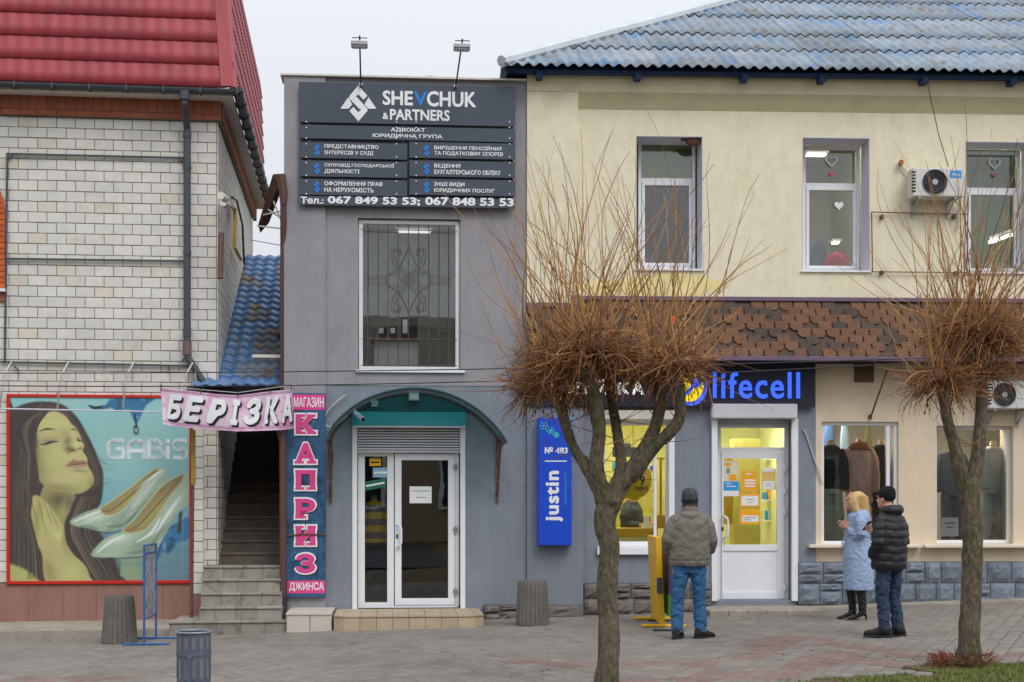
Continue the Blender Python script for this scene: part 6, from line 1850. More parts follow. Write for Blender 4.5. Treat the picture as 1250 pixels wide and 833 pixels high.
mb.box(a[0],a[1],-.015,.01,a[2],a[3]); VT=YB.part("vent",mb,m_ochre and M("brown_vent",C(120,92,62),.7,.1,5))
for i in range(6): mb=MB(); z=a[2]+.03+.045*i; mb.box(a[0]+.015,a[1]-.015,-.028,-.016,z,z+.018); YB.part("louvre",mb,m_rust,VT)
T_=Thing("rusty_strut","rusty strut slanting from the canopy down to the clothes shop wall","bracket",FY,(FY.p(1063,510,.05)[0],-.05,FY.p(1063,510,.05)[1]))
mb=MB(); a=FY.p(1083,452,.4); b=FY.p(1063,509,.05); mb.tube([(a[0],-.4,a[1]),(b[0],-.05,b[1])],.014,6); T_.part("rod",mb,m_rust); mb=MB(); mb.box(b[0]-.02,b[0]+.02,-.05,0,b[1]-.03,b[1]+.03); T_.part("anchor",mb,m_rust)
T_=Thing("wall_cable","pale cable running slantwise down the grey wall to the clothes shop window","cable",FY,(FY.p(993,560,.05)[0],-.05,FY.p(993,590,.05)[1]))
mb=MB(); pts=[(980,524),(983,528),(990,548),(998,572),(1004,592)]; mb.tube([(FY.p(x,y,.06)[0],-.06,FY.p(x,y,.06)[1]) for x,y in pts],.012,6); T_.part("wire",mb,m_cablew)
# air conditioners
def aircon(x0,y0,x1,y1,lab,cx,cy,rad,badge,d=.35):
    q=FY.rect(x0,y0,x1,y1,d); T=Thing("air_conditioner",lab,"air conditioner",FY,((q[0]+q[1])/2,-d,q[2]),group="outdoor air conditioning units")
    mb=MB(); mb.box(q[0],q[1],-d,-.08,q[2],q[3]); cs=T.part("casing",mb,M("ac_casing",C(198,198,194,1.15),.5,.06,5),bevel=.015)
    t,z=FY.p(cx,cy,d); r=rad*.0114
    mb=MB(); mb.prism([(t+r*math.cos(a),z+r*math.sin(a)) for a in [2*math.pi*i/32 for i in range(32)]],-d-.006,-d+.002); fan=T.part("fan_well",mb,m_signb)
    for k in range(1,6):
        mb=MB(); rr=r*k/5; mb.tube([(t+rr*math.cos(a),-d-.015,z+rr*math.sin(a)) for a in [2*math.pi*i/28 for i in range(29)]],.0065,5,caps=False); T.part("guard_ring",mb,m_gutter,fan)
    for k in range(8): a_=k*math.pi/4+.2; mb=MB(); mb.tube([(t,-d-.013,z),(t+r*math.cos(a_),-d-.013,z+r*math.sin(a_))],.004,4); T.part("guard_spoke",mb,m_gutter,fan)
    mb=MB(); mb.prism([(t+r*.25*math.cos(a),z+r*.25*math.sin(a)) for a in [2*math.pi*i/20 for i in range(20)]],-d-.022,-d-.008); T.part("hub",mb,m_alu,fan)
    for k in range(7): mb=MB(); zz=q[2]+.06+k*.045; mb.box(q[0]-.004,q[0]+.04,-d-.004,-d+.05,zz,zz+.022); T.part("side_slot",mb,m_signb,cs)
    if badge:
        b=FY.rect(*badge,d); mb=MB(); mb.box(b[0],b[1],-d-.004,-d+.001,b[2],b[3]); bo=T.part("badge",mb,m_bpr)
        T.part("lettering",text("Midea",b[0]+.03,b[1]-.02,b[2]+.03,b[3]-.035,-d-.0045,.002,.0),m_white,bo)
    for xx in (q[0]+.08,q[1]-.14):
        mb=MB(); mb.box(xx,xx+.03,-d-.0,-.0,q[2]-.03,q[2]-.002); mb.tube([(xx+.015,-d+.02,q[2]-.03),(xx+.015,-.02,q[2]-.2)],.014,4); mb.box(xx,xx+.03,-.03,0,q[2]-.24,q[2]-.03); T.part("bracket",mb,m_alu)
    mb=MB(); mb.tube([(q[1]-.1,-.1,q[2]+.05),(q[1]+.03,-.06,q[2]-.05),(q[1]+.02,-.04,q[2]-.4)],.016,6); T.part("hose",mb,m_cablew)
    return T
aircon(1114.5,205,1177,240,"white air conditioner with blue badge between the two upper windows",1141,222.5,15,(1160,208.5,1173.5,217.5))
aircon(1207,465,1262,499,"white air conditioner above the rightmost clothes shop window, half hidden by shoots",1226,482,14,None,d=.3)
T_=Thing("pipe_stub","rusty orange pipe stub poking from the yellow wall left of the air conditioner","pipe",FY,(FY.p(1103,200,.1)[0],-.1,FY.p(1103,200,.1)[1]))
a=FY.p(1102,198,.12); b=FY.p(1111,213,.05); mb=MB(); mb.tube([(a[0]-.02,-.12,a[1]),(a[0],-.02,a[1])],.035,10); T_.part("stub",mb,M("rust_foam",C(176,108,58),.8,.3,14)); mb=MB(); mb.tube([(a[0],-.04,a[1]-.03),(b[0],-.05,b[1])],.018,6); T_.part("pipe",mb,m_fascia)
# maroon conduit rectangle
T_=Thing("conduit_frame","thin maroon rectangular steel frame on the yellow wall beneath the air conditioner","frame",FY,(FY.p(1123,333,.05)[0],-.03,FY.p(1123,333,.05)[1]))
for x0,y0,x1,y1 in ((1064,259,1182,262),(1064,332,1180,333),(1064,259,1065,332),(1182,240,1180,333)): bar(T_,FY,x0,y0,x1,y1,.05,.009,m_maroon,n=4)
for x,y in ((1077,263),(1165,263),(1077,331),(1167,332)):
    a=FY.p(x,y,.05); mb=MB(); mb.box(a[0]-.025,a[0]+.02,-.07,-.0,a[1]-.045,a[1]+.005); T_.part("clamp",mb,m_rust)
T_=Thing("roof_wire","thin dark wire hanging from the eaves down to the air conditioner","wire",FY,(FY.p(1155,205,.3)[0],-.2,FY.p(1155,205,.3)[1]))
mb=MB(); pts=[(1131,96,.5),(1136,120,.35),(1146,165,.3),(1158,204,.3)]; mb.tube([(FY.p(x,y,d)[0],-d,FY.p(x,y,d)[1]) for x,y,d in pts],.006,4); T_.part("strand",mb,m_cable)

# ================================================================== LEFT APRON
gl=G(-6)
mb=MB(); A0=FL.p(-60,760,1.05)[0]; A1=FL.p(236,765,1.05)[0]
for i in range(12):
    a=A0+(A1-A0)*i/12; b=A0+(A1-A0)*(i+1)/12
    za=-.125+.012*(a+3)*.5; zb2=-.125+.012*(b+3)*.5
    mb.add([(a,-1.0,za-.03),(b,-1.0,zb2-.03),(b,0,zb2+.02),(a,0,za+.02),(a,-1.02,-.5),(b,-1.02,-.5)],[(0,1,2,3),(4,5,1,0)])
mb.add([(A1,-1.0,-.14),(A1,0,-.1),(A1,0,-.5),(A1,-1.02,-.5)],[(0,3,2,1)])
ob=structure("concrete_apron",mb,m_conc); ob.location=FL.w(0,0); ob.rotation_euler=(0,0,FL.th)

# ================================================================== STREET FURNITURE
def ribbed_bin(x,y,r0,r1,h,lab):
    z=G(x); T=Thing("concrete_bin",lab,"litter bin",None,(x,y,z),group="ribbed concrete litter bins"); n=22
    mb=MB(); N=n*4; prof=[(0,r0),(.02,r0+.005),(.5,(r0+r1)/2),(.90,r1),(1.0,r1-.015)]
    for v,r in prof:
        for j in range(N):
            k=j%4; rr=r-(.014 if (k==0 and v<.92) else 0); t=2*math.pi*j/N; mb.v.append((rr*math.cos(t),rr*math.sin(t),v*h))
    m=len(prof)
    for i in range(m-1):
        for j in range(N): mb.f.append((i*N+j,i*N+(j+1)%N,(i+1)*N+(j+1)%N,(i+1)*N+j))
    o=link("shell",mb.mesh("shell"),m_binc,T.o)
    mb=MB(); mb.lathe([(r1-.015,h),(r1-.06,h+.004),(r1-.065,h-.02),(r1-.07,h*.3)],44); link("rim",mb.mesh("rim"),m_binc,T.o,smooth=False)
    mb=MB(); mb.lathe([(r1-.08,h*.55),(0,h*.55)],32); link("liner",mb.mesh("liner"),m_signb,T.o)
    mb=MB(); mb.lathe([(r0-.03,-.02),(r0-.03,.01)],32); link("foot",mb.mesh("foot"),m_signb,T.o)
x,y=(146-625)/FPX*18.2,18.2
ribbed_bin(x,y,.222,.185,.60,"grey ribbed concrete litter bin before the pink plinth under the shoe billboard")
x=(650-625)/FPX*19.0; ribbed_bin(x,19.0,.22,.20,.585,"grey ribbed concrete litter bin against the grey wall near the blue sign")
# sheet-metal bin on a post, near the camera
x=(236.5-625)/FPX*12.3; T_=Thing("metal_bin","blue grey perforated metal bin on a post in the near left","litter bin",None,(x,12.3,G(x)))
N=48; zt0=.475-G(x); zb0=.06
mb=MB(); mb.lathe([(.142,zb0),(.146,zt0-.02)],N); mb.lathe([(.138,zt0-.02),(.136,zb0+.01),(0,zb0+.01)],N); link("drum",mb.mesh("drum"),m_bin,T_.o,smooth=True)
mb=MB(); mb.tube([(.150*math.cos(a),.150*math.sin(a),zt0-.01) for a in [2*math.pi*i/40 for i in range(41)]],.010,8,caps=False); link("rim",mb.mesh("rim"),M("worn_steel_rim",C(140,146,156),.4,.1,9,metal=.5),T_.o,smooth=True)
mb=MB(); mb.lathe([(.149,zt0-.21),(.1495,zt0-.205),(.1495,zt0-.175),(.149,zt0-.17)],N); link("band",mb.mesh("band"),m_bin,T_.o)
mb=MB()
for k in range(14):
    a=2*math.pi*k/14
    for (u,v) in ((zt0-.15,zt0-.05),(zt0-.40,zt0-.24)):
        c,s=math.cos(a),math.sin(a); w=.013; r=.1465
        mb.add([(r*math.cos(a-.1),r*math.sin(a-.1),u),(r*math.cos(a+.1),r*math.sin(a+.1),u),(r*math.cos(a+.1),r*math.sin(a+.1),v),(r*math.cos(a-.1),r*math.sin(a-.1),v)],[(0,1,2,3)])
link("pressed_panels",mb.mesh("pressed_panels"),M("pale_blue_grey_metal",C(126,132,144),.45,.12,8,metal=.3),T_.o,kind="stuff")
mb=MB(); mb.box(-.018,.018,-.178,-.150,0,zt0-.2); link("post",mb.mesh("post"),m_bluesteel and m_bin,T_.o,bevel=.003)
mb=MB(); mb.box(-.06,.06,-.2,-.14,0,.012); link("base_plate",mb.mesh("base_plate"),m_bin,T_.o)
# blue stand seen edge-on
def W_(px,py,Y): return ((px-625)/FPX*Y, Y, 1.6+(610-py)/FPX*Y)
A=W_(176,788,17.7); B=W_(190.5,781,18.5)
T_=Thing("pavement_sign","narrow blue tubular pavement sign seen almost edge on beside the concrete bin","sign",None,((A[0]+B[0])/2,18.1,G(A[0])))
ox,oy,oz=T_.off
def rel(p): return (p[0]-ox,p[1]-oy,p[2]-oz)
def wt(T,nm,pts,r,mat,n=8):
    mb=MB(); mb.tube([rel(p) for p in pts],r,n); return link(nm,mb.mesh(nm),mat,T.o)
A1_=(A[0],A[1],1.03); B1_=(B[0],B[1],1.03); A0_=(A[0],A[1],G(A[0])+.02); B0_=(B[0],B[1],G(B[0])+.02)
wt(T_,"upright",[A0_,A1_],.014,m_bluesteel); wt(T_,"upright",[B0_,B1_],.014,m_bluesteel)
for z in (1.03,.93,.12): wt(T_,"crossbar",[(A[0],A[1],z),(B[0],B[1],z)],.011,m_bluesteel)
wt(T_,"foot",[(A[0]-.27,A[1],A0_[2]),(A[0]+.31,A[1],A0_[2])],.014,m_bluesteel); wt(T_,"foot",[(B[0]-.26,B[1],B0_[2]),(B[0]+.3,B[1],B0_[2])],.014,m_bluesteel)
mb=MB(); mb.add([rel((A[0],A[1]+.02,.14)),rel((B[0],B[1]-.02,.14)),rel((B[0],B[1]-.02,1.01)),rel((A[0],A[1]+.02,1.01)),rel((A[0]-.008,A[1]+.02,.14)),rel((B[0]-.008,B[1]-.02,.14)),rel((B[0]-.008,B[1]-.02,1.01)),rel((A[0]-.008,A[1]+.02,1.01))],[(0,1,2,3),(7,6,5,4),(0,4,5,1),(2,6,7,3)])
link("panel",mb.mesh("panel"),M("worn_printed_panel",C(150,154,160,1.1),.6,.3,5,blotch=[(C(150,96,86),.58,6),(C(80,90,104),.5,9)]),T_.o)
# yellow and graphic advertising stands by the man
A=W_(808,757,18.15); B=W_(797,748,19.3)
T_=Thing("yellow_sign","slim yellow pavement board seen edge on beside the man in grey","sign",None,((A[0]+B[0])/2,18.7,G(A[0]))); ox,oy,oz=T_.off
zt4=1.6+(610-656)/FPX*18.15
g0=G(A[0])
def slab(nm,a,b,z0_,z1_,th,mat,lean=0):
    mb=MB(); n_=Vector((b[1]-a[1],-(b[0]-a[0]),0)).normalized()*th/2
    P=[Vector((a[0],a[1],z0_)),Vector((b[0],b[1],z0_)),Vector((b[0]+lean,b[1],z1_)),Vector((a[0]+lean,a[1],z1_))]
    mb.add([rel(p+n_) for p in P]+[rel(p-n_) for p in P],[(0,1,2,3),(7,6,5,4),(0,4,5,1),(1,5,6,2),(2,6,7,3),(3,7,4,0)]); return link(nm,mb.mesh(nm),mat,T_.o,bevel=.004)
slab("board",A,B,g0+.04,zt4,.05,m_yellowpaint,-.05)
bd_=slab("edge_plate",(A[0]-.0,A[1]-.03),(A[0]+.001,A[1]-.005),g0+.04,zt4,.07,m_yellowpaint,-.05)
mb=MB(); c=W_(801,715,18.1); mb.box(-.035,.035,-.012,0,-.1,.1); e=link("sticker",mb.mesh("sticker"),m_sign,bd_,loc=rel((A[0]-.035,A[1]-.05,c[2])))
for p in (A,B):
    for s in (0,1): wt(T_,"foot",[(p[0]-.26,p[1]-.05+.0*s,g0+.02),(p[0]+.30,p[1]-.05,g0+.02)],.02,m_yellowpaint) if s==0 else None
A=W_(823,768,17.5); B=W_(809,752,18.9); A=(A[0],A[1],A[2])
T_=Thing("poster_stand","aluminium poster stand with purple and green print half hidden by the man in grey","sign",None,((A[0]+B[0])/2,18.2,G(A[0]))); ox,oy,oz=T_.off; g0=G(A[0])
zb5=g0+.14; zt5=1.6+(610-668)/FPX*17.5
pn=slab("poster",(A[0],A[1]+.03),(B[0],B[1]-.03),zb5,zt5,.012,M("purple_orange_print",C(92,82,120),.5,.25,5,blotch=[(C(196,120,60),.56,5),(C(200,200,206),.62,9)]))
slab("green_strip",(A[0]+.0,A[1]+.028),(B[0]+.0,B[1]-.032),zb5,zb5+.27,.02,M("green_print",C(92,160,66),.5))
wt(T_,"post",[(A[0],A[1],g0),(A[0],A[1],zt5+.03)],.02,m_alu); wt(T_,"post",[(B[0],B[1],g0),(B[0],B[1],zt5+.03)],.018,m_alu)
wt(T_,"foot",[(A[0]-.26,A[1],g0+.015),(A[0]+.12,A[1],g0+.015)],.012,m_darkmetal); wt(T_,"foot",[(B[0]-.2,B[1],g0+.015),(B[0]+.2,B[1],g0+.015)],.012,m_darkmetal)
# overhead cables across the street front
for k,(p0,p1_,sag,lab) in enumerate(((W_(-200,468,17),W_(1500,415,17),.22,"black cable drooping across the facades through the left tree's crown"),
                      (W_(-200,455,18),W_(1500,424,16.5),.10,"upper thin cable crossing in front of the shingle canopy"),
                      (W_(306,293,26),W_(420,310,26),.02,"short far wire spanning the sky gap between brick and grey buildings"))):
    pts=[]
    for i in range(25):
        u=i/24; pts.append(tuple(p0[j]*(1-u)+p1_[j]*u-(sag*4*u*(1-u) if j==2 else 0) for j in range(3)))
    mb=MB(); mb.tube(pts,.007,5); single("overhead_cable",mb,m_cable,lab,"cable",base=p0)

# ================================================================== what faces the shops across the street (mirrored in the panes)
mb=MB(); OB=Thing("opposite_building","long brown brick building across the street behind the viewer","building",None,(0,-17,0))
mb.box(-40,40,-8,0,-1,8.5); link("wall",mb.mesh("wall"),M("far_brick",C(158,138,120,1.15),.9,.15,3),OB.o)
wm=MB(); pm_=MB()
for i in range(-9,10):
    for z in (1.2,4.8):
        wm.box(i*4-.9,i*4+.9,.0,.08,z,z+2.2); pm_.box(i*4-.75,i*4+.75,.06,.1,z+.12,z+2.05)
link("window_frames",wm.mesh("window_frames"),m_pvc,OB.o,kind="stuff"); link("panes",pm_.mesh("panes"),m_signb,OB.o,kind="stuff")
mb=MB(); mb.box(-40.5,40.5,-8.5,.5,8.5,8.9); link("cornice",mb.mesh("cornice"),m_conc,OB.o)
mb=MB(); mb.quad((-60,-12,G(-14)-.06),(60,-12,G(14)-.06),(60,4,G(14)-.06),(-60,4,G(-14)-.06)); structure("road",mb,M("asphalt",C(70,70,72,.9),.95,.2,6,.4,80))

# ================================================================== TREES
def meshed(name, mb, voxel, mat, parent, disp=None, sm=4, label=None):
    me=mb.mesh(name); o=bpy.data.objects.new(name,me); COL.objects.link(o)
    bm=bmesh.new(); bm.from_mesh(me); bmesh.ops.recalc_face_normals(bm,faces=bm.faces); bm.to_mesh(me); bm.free()
    m=o.modifiers.new("r",'REMESH'); m.mode='VOXEL'; m.voxel_size=voxel
    s=o.modifiers.new("s",'SMOOTH'); s.iterations=sm; s.factor=.5
    dg=bpy.context.evaluated_depsgraph_get(); dg.update(); new=bpy.data.meshes.new_from_object(o.evaluated_get(dg))
    bpy.data.objects.remove(o); new.name=name; new.materials.clear(); new.materials.append(mat)
    if disp:
        nv=len(new.vertices); co=np.empty(nv*3,np.float32); new.vertices.foreach_get("co",co); no=np.empty(nv*3,np.float32); new.vertex_normals.foreach_get("vector",no)
        co=co.reshape(-1,3); no=no.reshape(-1,3); d=np.array([disp(*c) for c in co.tolist()],np.float32); co=co+no*d[:,None]; new.vertices.foreach_set("co",co.ravel()); new.update()
    new.shade_smooth()
    o=bpy.data.objects.new(name,new); COL.objects.link(o); o.parent=parent
    if label: o["label"]=label
    return o
def limb_mb(path, radii, seed, n=20, knob=.12, sub=6):
    pts=[tuple(v) for v in smooth3(path,sub)]; k=len(pts); rs=[]
    for i in range(k):
        f=i/(k-1)*(len(radii)-1); a=min(int(f),len(radii)-2); f-=a; rs.append(radii[a]*(1-f)+radii[a+1]*f)
    mb=MB(); mb.tube(pts,rs,n)
    out=[]
    for i,(x,y,z) in enumerate(mb.v):
        c=Vector(pts[i//n]); p=Vector((x,y,z)); d=p-c; r=d.length or 1e-6
        q=Vector((x*9+seed,y*9,z*5)); f=1+knob*noise.noise(q)+.06*noise.noise(q*3.1)
        # occasional burls
        b=noise.noise(Vector((x*4+seed*2,y*4,z*3.3+seed))); f+=max(0,b-.38)*1.1
        out.append(tuple(c+d*f))
    mb.v=out; return mb
def smooth3(p,k=6):
    out=[]; n=len(p)
    for i in range(n-1):
        g=lambda j: Vector(p[max(0,min(n-1,j))])
        p0,p1,p2,p3=g(i-1),g(i),g(i+1),g(i+2)
        for s in range(k):
            t=s/k; out.append(0.5*((2*p1)+(-p0+p2)*t+(2*p0-5*p1+4*p2-p3)*t*t+(-p0+3*p1-3*p2+p3)*t**3))
    out.append(Vector(p[-1])); return out
def shoot(mb,r,p,d,L,r0,seg=7,up=.25,wig=.06,n=3):
    d=Vector(d).normalized(); p=Vector(p); pts=[p.copy()]; rs=[r0]
    w=Vector((r.uniform(-1,1),r.uniform(-1,1),r.uniform(-1,1)))*wig
    for i in range(seg):
        w=w*.6+Vector((r.gauss(0,1),r.gauss(0,1),r.gauss(0,1)))*wig*.5
        d=(d+w+Vector((0,0,up/seg))).normalized(); p=p+d*L/seg; pts.append(p.copy()); rs.append(r0*(1-.8*(i+1)/seg)+.0007)
    mb.tube(pts,rs,n,caps=False)
    return pts
def pollard(base,Y,trunk,limbs,heads,lab,seed,nup,nside,nhang):
    r=random.Random(seed); bx,by=(base-625)/FPX*Y,Y
    T=Thing("pollarded_tree",lab,"tree",None,(bx,by,G(bx)),group="pollarded street trees"); g=G(bx)
    P=lambda px,py,dy=0:(((px-625)/FPX*(Y+dy))-bx, dy, 1.6+(610-py)/FPX*(Y+dy)-g)
    wood=limb_mb([P(*q) for q in trunk[0]],trunk[1],seed)
    for path,rad in limbs:
        b_=limb_mb([P(*q) for q in path],[x*.9 for x in rad],seed+3,16); wood.add(b_.v,b_.f)
    def bark(x,y,z):
        a=math.atan2(y,x)
        return .006*noise.noise(Vector((x*22,y*22,z*7)))+.004*abs(noise.noise(Vector((x*50,y*50,z*14))))+.03*max(0,noise.noise(Vector((x*5+seed,y*5,z*4.2)))-.42)
    meshed("trunk",wood,.011,m_bark,T.o,bark,2)
    kn=MB(); up_=MB(); tg=MB(); lf=MB()
    for (hx,hy,dy,rad,wt) in heads:
        c=Vector(P(hx,hy,dy))
        m=MB().blob((0,0,0),rad*.85,rad*.85,rad*.6,20,12)
        kn=MB(); kn.add([tuple(c+Vector(v)*(1+.5*noise.noise(Vector(v)*14+c))) for v in m.v],m.f); link("knuckle",kn.mesh("knuckle"),m_tangle,T.o,smooth=True)
        for k in range(int(nup*wt)):
            th=r.uniform(0,6.283); el=min(1.50,max(.05,abs(r.gauss(.98,.42)))); d=Vector((math.cos(th)*math.cos(el),math.sin(th)*math.cos(el),math.sin(el)))
            p=c+Vector((d.x*rad*r.uniform(.2,1.5),d.y*rad*r.uniform(.2,1.5),rad*r.uniform(-.1,.45)))
            L=r.uniform(.6,1.05)*(1.0+.85*max(0,math.sin(el)))*(1.0 if r.random()<.7 else .5)
            pts=shoot(up_,r,p,d,L*1.08,r.uniform(.0028,.0072),11,.75,.13,4)
            for _b in range(r.choice((0,0,1,1,2))):
                i=r.randrange(3,9); q=pts[i]; dd=(pts[i+1]-pts[i]).normalized()+Vector((r.uniform(-.6,.6),r.uniform(-.6,.6),r.uniform(-.1,.4)))
                shoot(up_,r,q,dd,L*r.uniform(.15,.4),.0022,5,.3,.12,3)
        for k in range(int(nside*wt)):
            th=r.uniform(0,6.283); el=r.uniform(-.45,.55); d=Vector((math.cos(th)*math.cos(el),math.sin(th)*math.cos(el),math.sin(el)))
            p=c+Vector((d.x*rad,d.y*rad,r.uniform(-.5,.6)*rad)); shoot(up_,r,p,d,r.uniform(.25,.62)*(1.7 if r.random()<.22 else 1),r.uniform(.002,.0046),9,r.uniform(-.1,.8),.17,3)
        for k in range(int(nhang*wt)):
            th=r.uniform(0,6.283); el=r.uniform(-.9,.7); d=Vector((math.cos(th)*math.cos(el),math.sin(th)*math.cos(el),math.sin(el)))
            p=c+Vector((d.x*rad*1.1,d.y*rad*1.1,r.uniform(-.8,.7)*rad)); pts=shoot(tg,r,p,d,r.uniform(.14,.48),r.uniform(.0018,.0055),8,r.uniform(-1.6,.1),.28,3)
            for _l in range(r.choice((0,1,1,2))):
                q=pts[r.randrange(2,8)]; s=r.uniform(.012,.028); a=Vector((r.gauss(0,1),r.gauss(0,1),r.gauss(0,1))).normalized(); b=a.orthogonal().normalized(); e=Vector((0,0,-s*1.4))
                lf.add([tuple(q),tuple(q+b*s*.6+e*.5),tuple(q+a*s*.5+e),tuple(q-b*s*.6+e*.6)],[(0,1,2),(0,2,3)])
    link("shoots",up_.mesh("shoots"),m_shoot,T.o,kind="stuff")
    link("dead_twigs",tg.mesh("dead_twigs"),m_tangle,T.o,kind="stuff")
    link("dry_leaves",lf.mesh("dry_leaves"),m_leaf,T.o,kind="stuff")
    # short spurs on the limbs
    sp=MB()
    for path,rad in limbs:
        pp_=smooth3([P(*q) for q in path],6)
        for k in range(9):
            q=pp_[r.randrange(2,len(pp_)-2)]; shoot(sp,r,q,(r.uniform(-1,1),r.uniform(-1,.3),r.uniform(-.3,.8)),r.uniform(.15,.6),.004,6,.1,.12,4)
    link("spurs",sp.mesh("spurs"),m_tangle,T.o,kind="stuff")
    return T,P
# near-left tree: crown knuckles, limbs read off the photo at about 12 m
T1,P1_=pollard(741,12.15,([(741,850,0),(742,820,0),(744,770,0),(741,720,0),(743,670,0),(738,640,0),(742,620,0),(745,608,0)],[.112,.098,.084,.088,.084,.092,.10,.085]),
  [([(742,618,0),(722,580,0),(700,545,.05),(688,510,.1),(682,482,.1)],[.09,.06,.047,.05,.062]),
   ([(738,612,0),(728,570,-.05),(731,520,-.1),(722,470,-.12),(716,442,-.15)],[.095,.07,.06,.064,.075]),
   ([(748,606,0),(758,570,.05),(752,520,.2),(744,470,.3),(742,440,.3)],[.08,.052,.046,.05,.056]),
   ([(744,612,0),(775,570,.0),(800,520,0),(806,480,0),(800,446,0)],[.10,.07,.06,.06,.07]),
   ([(768,584,.0),(800,545,-.1),(828,515,-.15),(830,485,-.2),(826,462,-.2)],[.075,.06,.055,.052,.06])],
  [(668,470,.1,.15,1.0),(692,440,.0,.19,1.5),(725,424,-.15,.16,1.1),(752,438,.3,.13,.4),(798,440,0,.17,1.4),(832,446,-.2,.13,.7)],
  "larger pollarded tree with ochre shoots hiding the shop fascia, left of the two",13,29,38,270)
T2,P2_=pollard(1181,13.35,([(1181,812,0),(1182,800,0),(1183,760,0),(1187,700,0),(1187,650,0),(1184,600,0),(1181,585,0)],[.13,.104,.088,.092,.094,.09,.07]),
  [([(1181,612,0),(1166,548,-.05),(1156,510,-.1),(1152,478,-.1),(1150,462,-.1)],[.08,.062,.056,.06,.072]),
   ([(1184,612,0),(1194,548,.05),(1198,490,.1),(1196,440,.1),(1192,400,.1)],[.085,.066,.06,.064,.08])],
  [(1148,464,-.1,.15,1.3),(1190,402,.1,.19,2.0),(1212,420,.15,.13,.7),(1172,412,.1,.13,.8),(1206,452,.1,.11,.5)],
  "pollarded tree on the lawn edge at the right, forking into two limbs",29,24,30,220)
# fallen leaves and grit scattered over the paving
lf=MB(); r=random.Random(31)
for k in range(170):
    if k<70: x=r.gauss(.9,1.4); y=r.uniform(12.3,16)
    elif k<120: x=r.uniform(-5,6.5); y=r.uniform(18.2,19.8)
    else: x=r.gauss(4.2,1.0); y=r.uniform(12.6,15)
    z=G(x)+.004; a=r.uniform(0,6.28); s=r.uniform(.010,.026); c_,s_=math.cos(a)*s,math.sin(a)*s; h=r.uniform(.002,.012)
    lf.add([(x-c_,y-s_,z),(x+s_*.6,y-c_*.6,z+h),(x+c_,y+s_,z+.003),(x-s_*.6,y+c_*.6,z+h*.6)],[(0,1,2),(0,2,3)])
o=link("fallen_leaves",lf.mesh("fallen_leaves"),m_leaf,None,kind="stuff"); o["label"]="scattered dry brown leaves lying on the grey paving"; o["category"]="leaves"
# knots and the reddish growth round the right tree's foot
mb=MB(); r=random.Random(8)
for k in range(620):
    th=r.uniform(0,6.283); rr=.13*abs(r.gauss(1,.35))+.02; px_=-.16*r.random()
    shoot(mb,r,(math.cos(th)*rr*1.25+px_,math.sin(th)*rr*.8-.05,r.uniform(-.02,.10)),(math.cos(th)*.7,math.sin(th)*.7,r.uniform(.1,1)),r.uniform(.03,.10),.0032,4,.1,.3,3)
link("root_suckers",mb.mesh("root_suckers"),M("red_brown_suckers",C(122,66,48),.8,.2,10,objvar=.4),T2.o,kind="stuff")

# ================================================================== PEOPLE
def ell(mb,pts,ra,rb,n=16,ref=(1,0,0)): mb.tube(pts,ra,n,rb=rb,ref=ref); return mb
def capped(mb,pts,rs,n=12):
    mb.tube(pts,rs,n); mb.blob(pts[0],rs[0],rs[0],rs[0],12,8); mb.blob(pts[-1],rs[-1],rs[-1],rs[-1],12,8)
def hand(mb, w, fwd, side, curl=.5):
    """w wrist, fwd towards the fingers, side towards the thumb; five fingers of their own"""
    w=Vector(w); f=Vector(fwd).normalized(); s=Vector(side); s=(s-f*s.dot(f)).normalized(); u=f.cross(s)
    palm=w+f*.05
    mb.tube([w-f*.02,w+f*.02,w+f*.06,w+f*.09],[.024,.034,.040,.036],12,rb=[.018,.016,.015,.012],ref=s)
    for i,(o,L) in enumerate(((.030,.072),(.010,.080),(-.010,.076),(-.029,.060))):
        b=w+f*.088+s*o; c=b+f*L*.45+u*(-.012*curl); e=c+(f*math.cos(curl*1.3)-u*math.sin(curl*1.3))*L*.35; g=e+(f*math.cos(curl*2.2)-u*math.sin(curl*2.2))*L*.28
        capped(mb,[b,c,e,g],[.0095,.009,.0085,.0075],8)
    b=w+f*.03+s*.034; capped(mb,[b,b+f*.025+s*.022-u*.006,b+f*.055+s*.026-u*.016],[.012,.0105,.009],8)
def head_mb(mb,c,s=1.0):
    """head at c (centre), face towards -y"""
    x,y,z=c
    mb.blob((x,y+.012,z+.025),.076*s,.094*s,.095*s,18,12); mb.blob((x,y-.025,z-.04),.058*s,.066*s,.072*s,16,10)
    mb.blob((x,y-.068*s,z-.088*s),.024*s,.022*s,.02*s,10,8)      # chin
    mb.tube([(x,y-.086*s,z+.018),(x,y-.108*s,z-.022),(x,y-.092*s,z-.034)],[.011,.015,.012],10)  # nose
    mb.blob((x,y-.084*s,z+.03),.05*s,.018*s,.012*s,12,6)         # brow
    mb.blob((x,y-.086*s,z-.058),.022*s,.011*s,.006*s,10,6); mb.blob((x,y-.085*s,z-.066),.019*s,.011*s,.006*s,10,6)
    for e in (-1,1):
        mb.blob((x+e*.076*s,y+.012,z-.008),.012*s,.02*s,.032*s,10,8)
        mb.blob((x+e*.036*s,y-.066*s,z-.018),.022*s,.02*s,.02*s,10,8)
m_skin=M("skin",C(206,160,136,1.1),.55,.06,20,.15,200); m_eye=M("eye",C(50,40,36),.3)
def person(lab,X,Y,rot):
    T=Thing("person",lab,"person",None,(X,Y,G(X))); T.o.rotation_euler=(0,0,R(rot)); return T
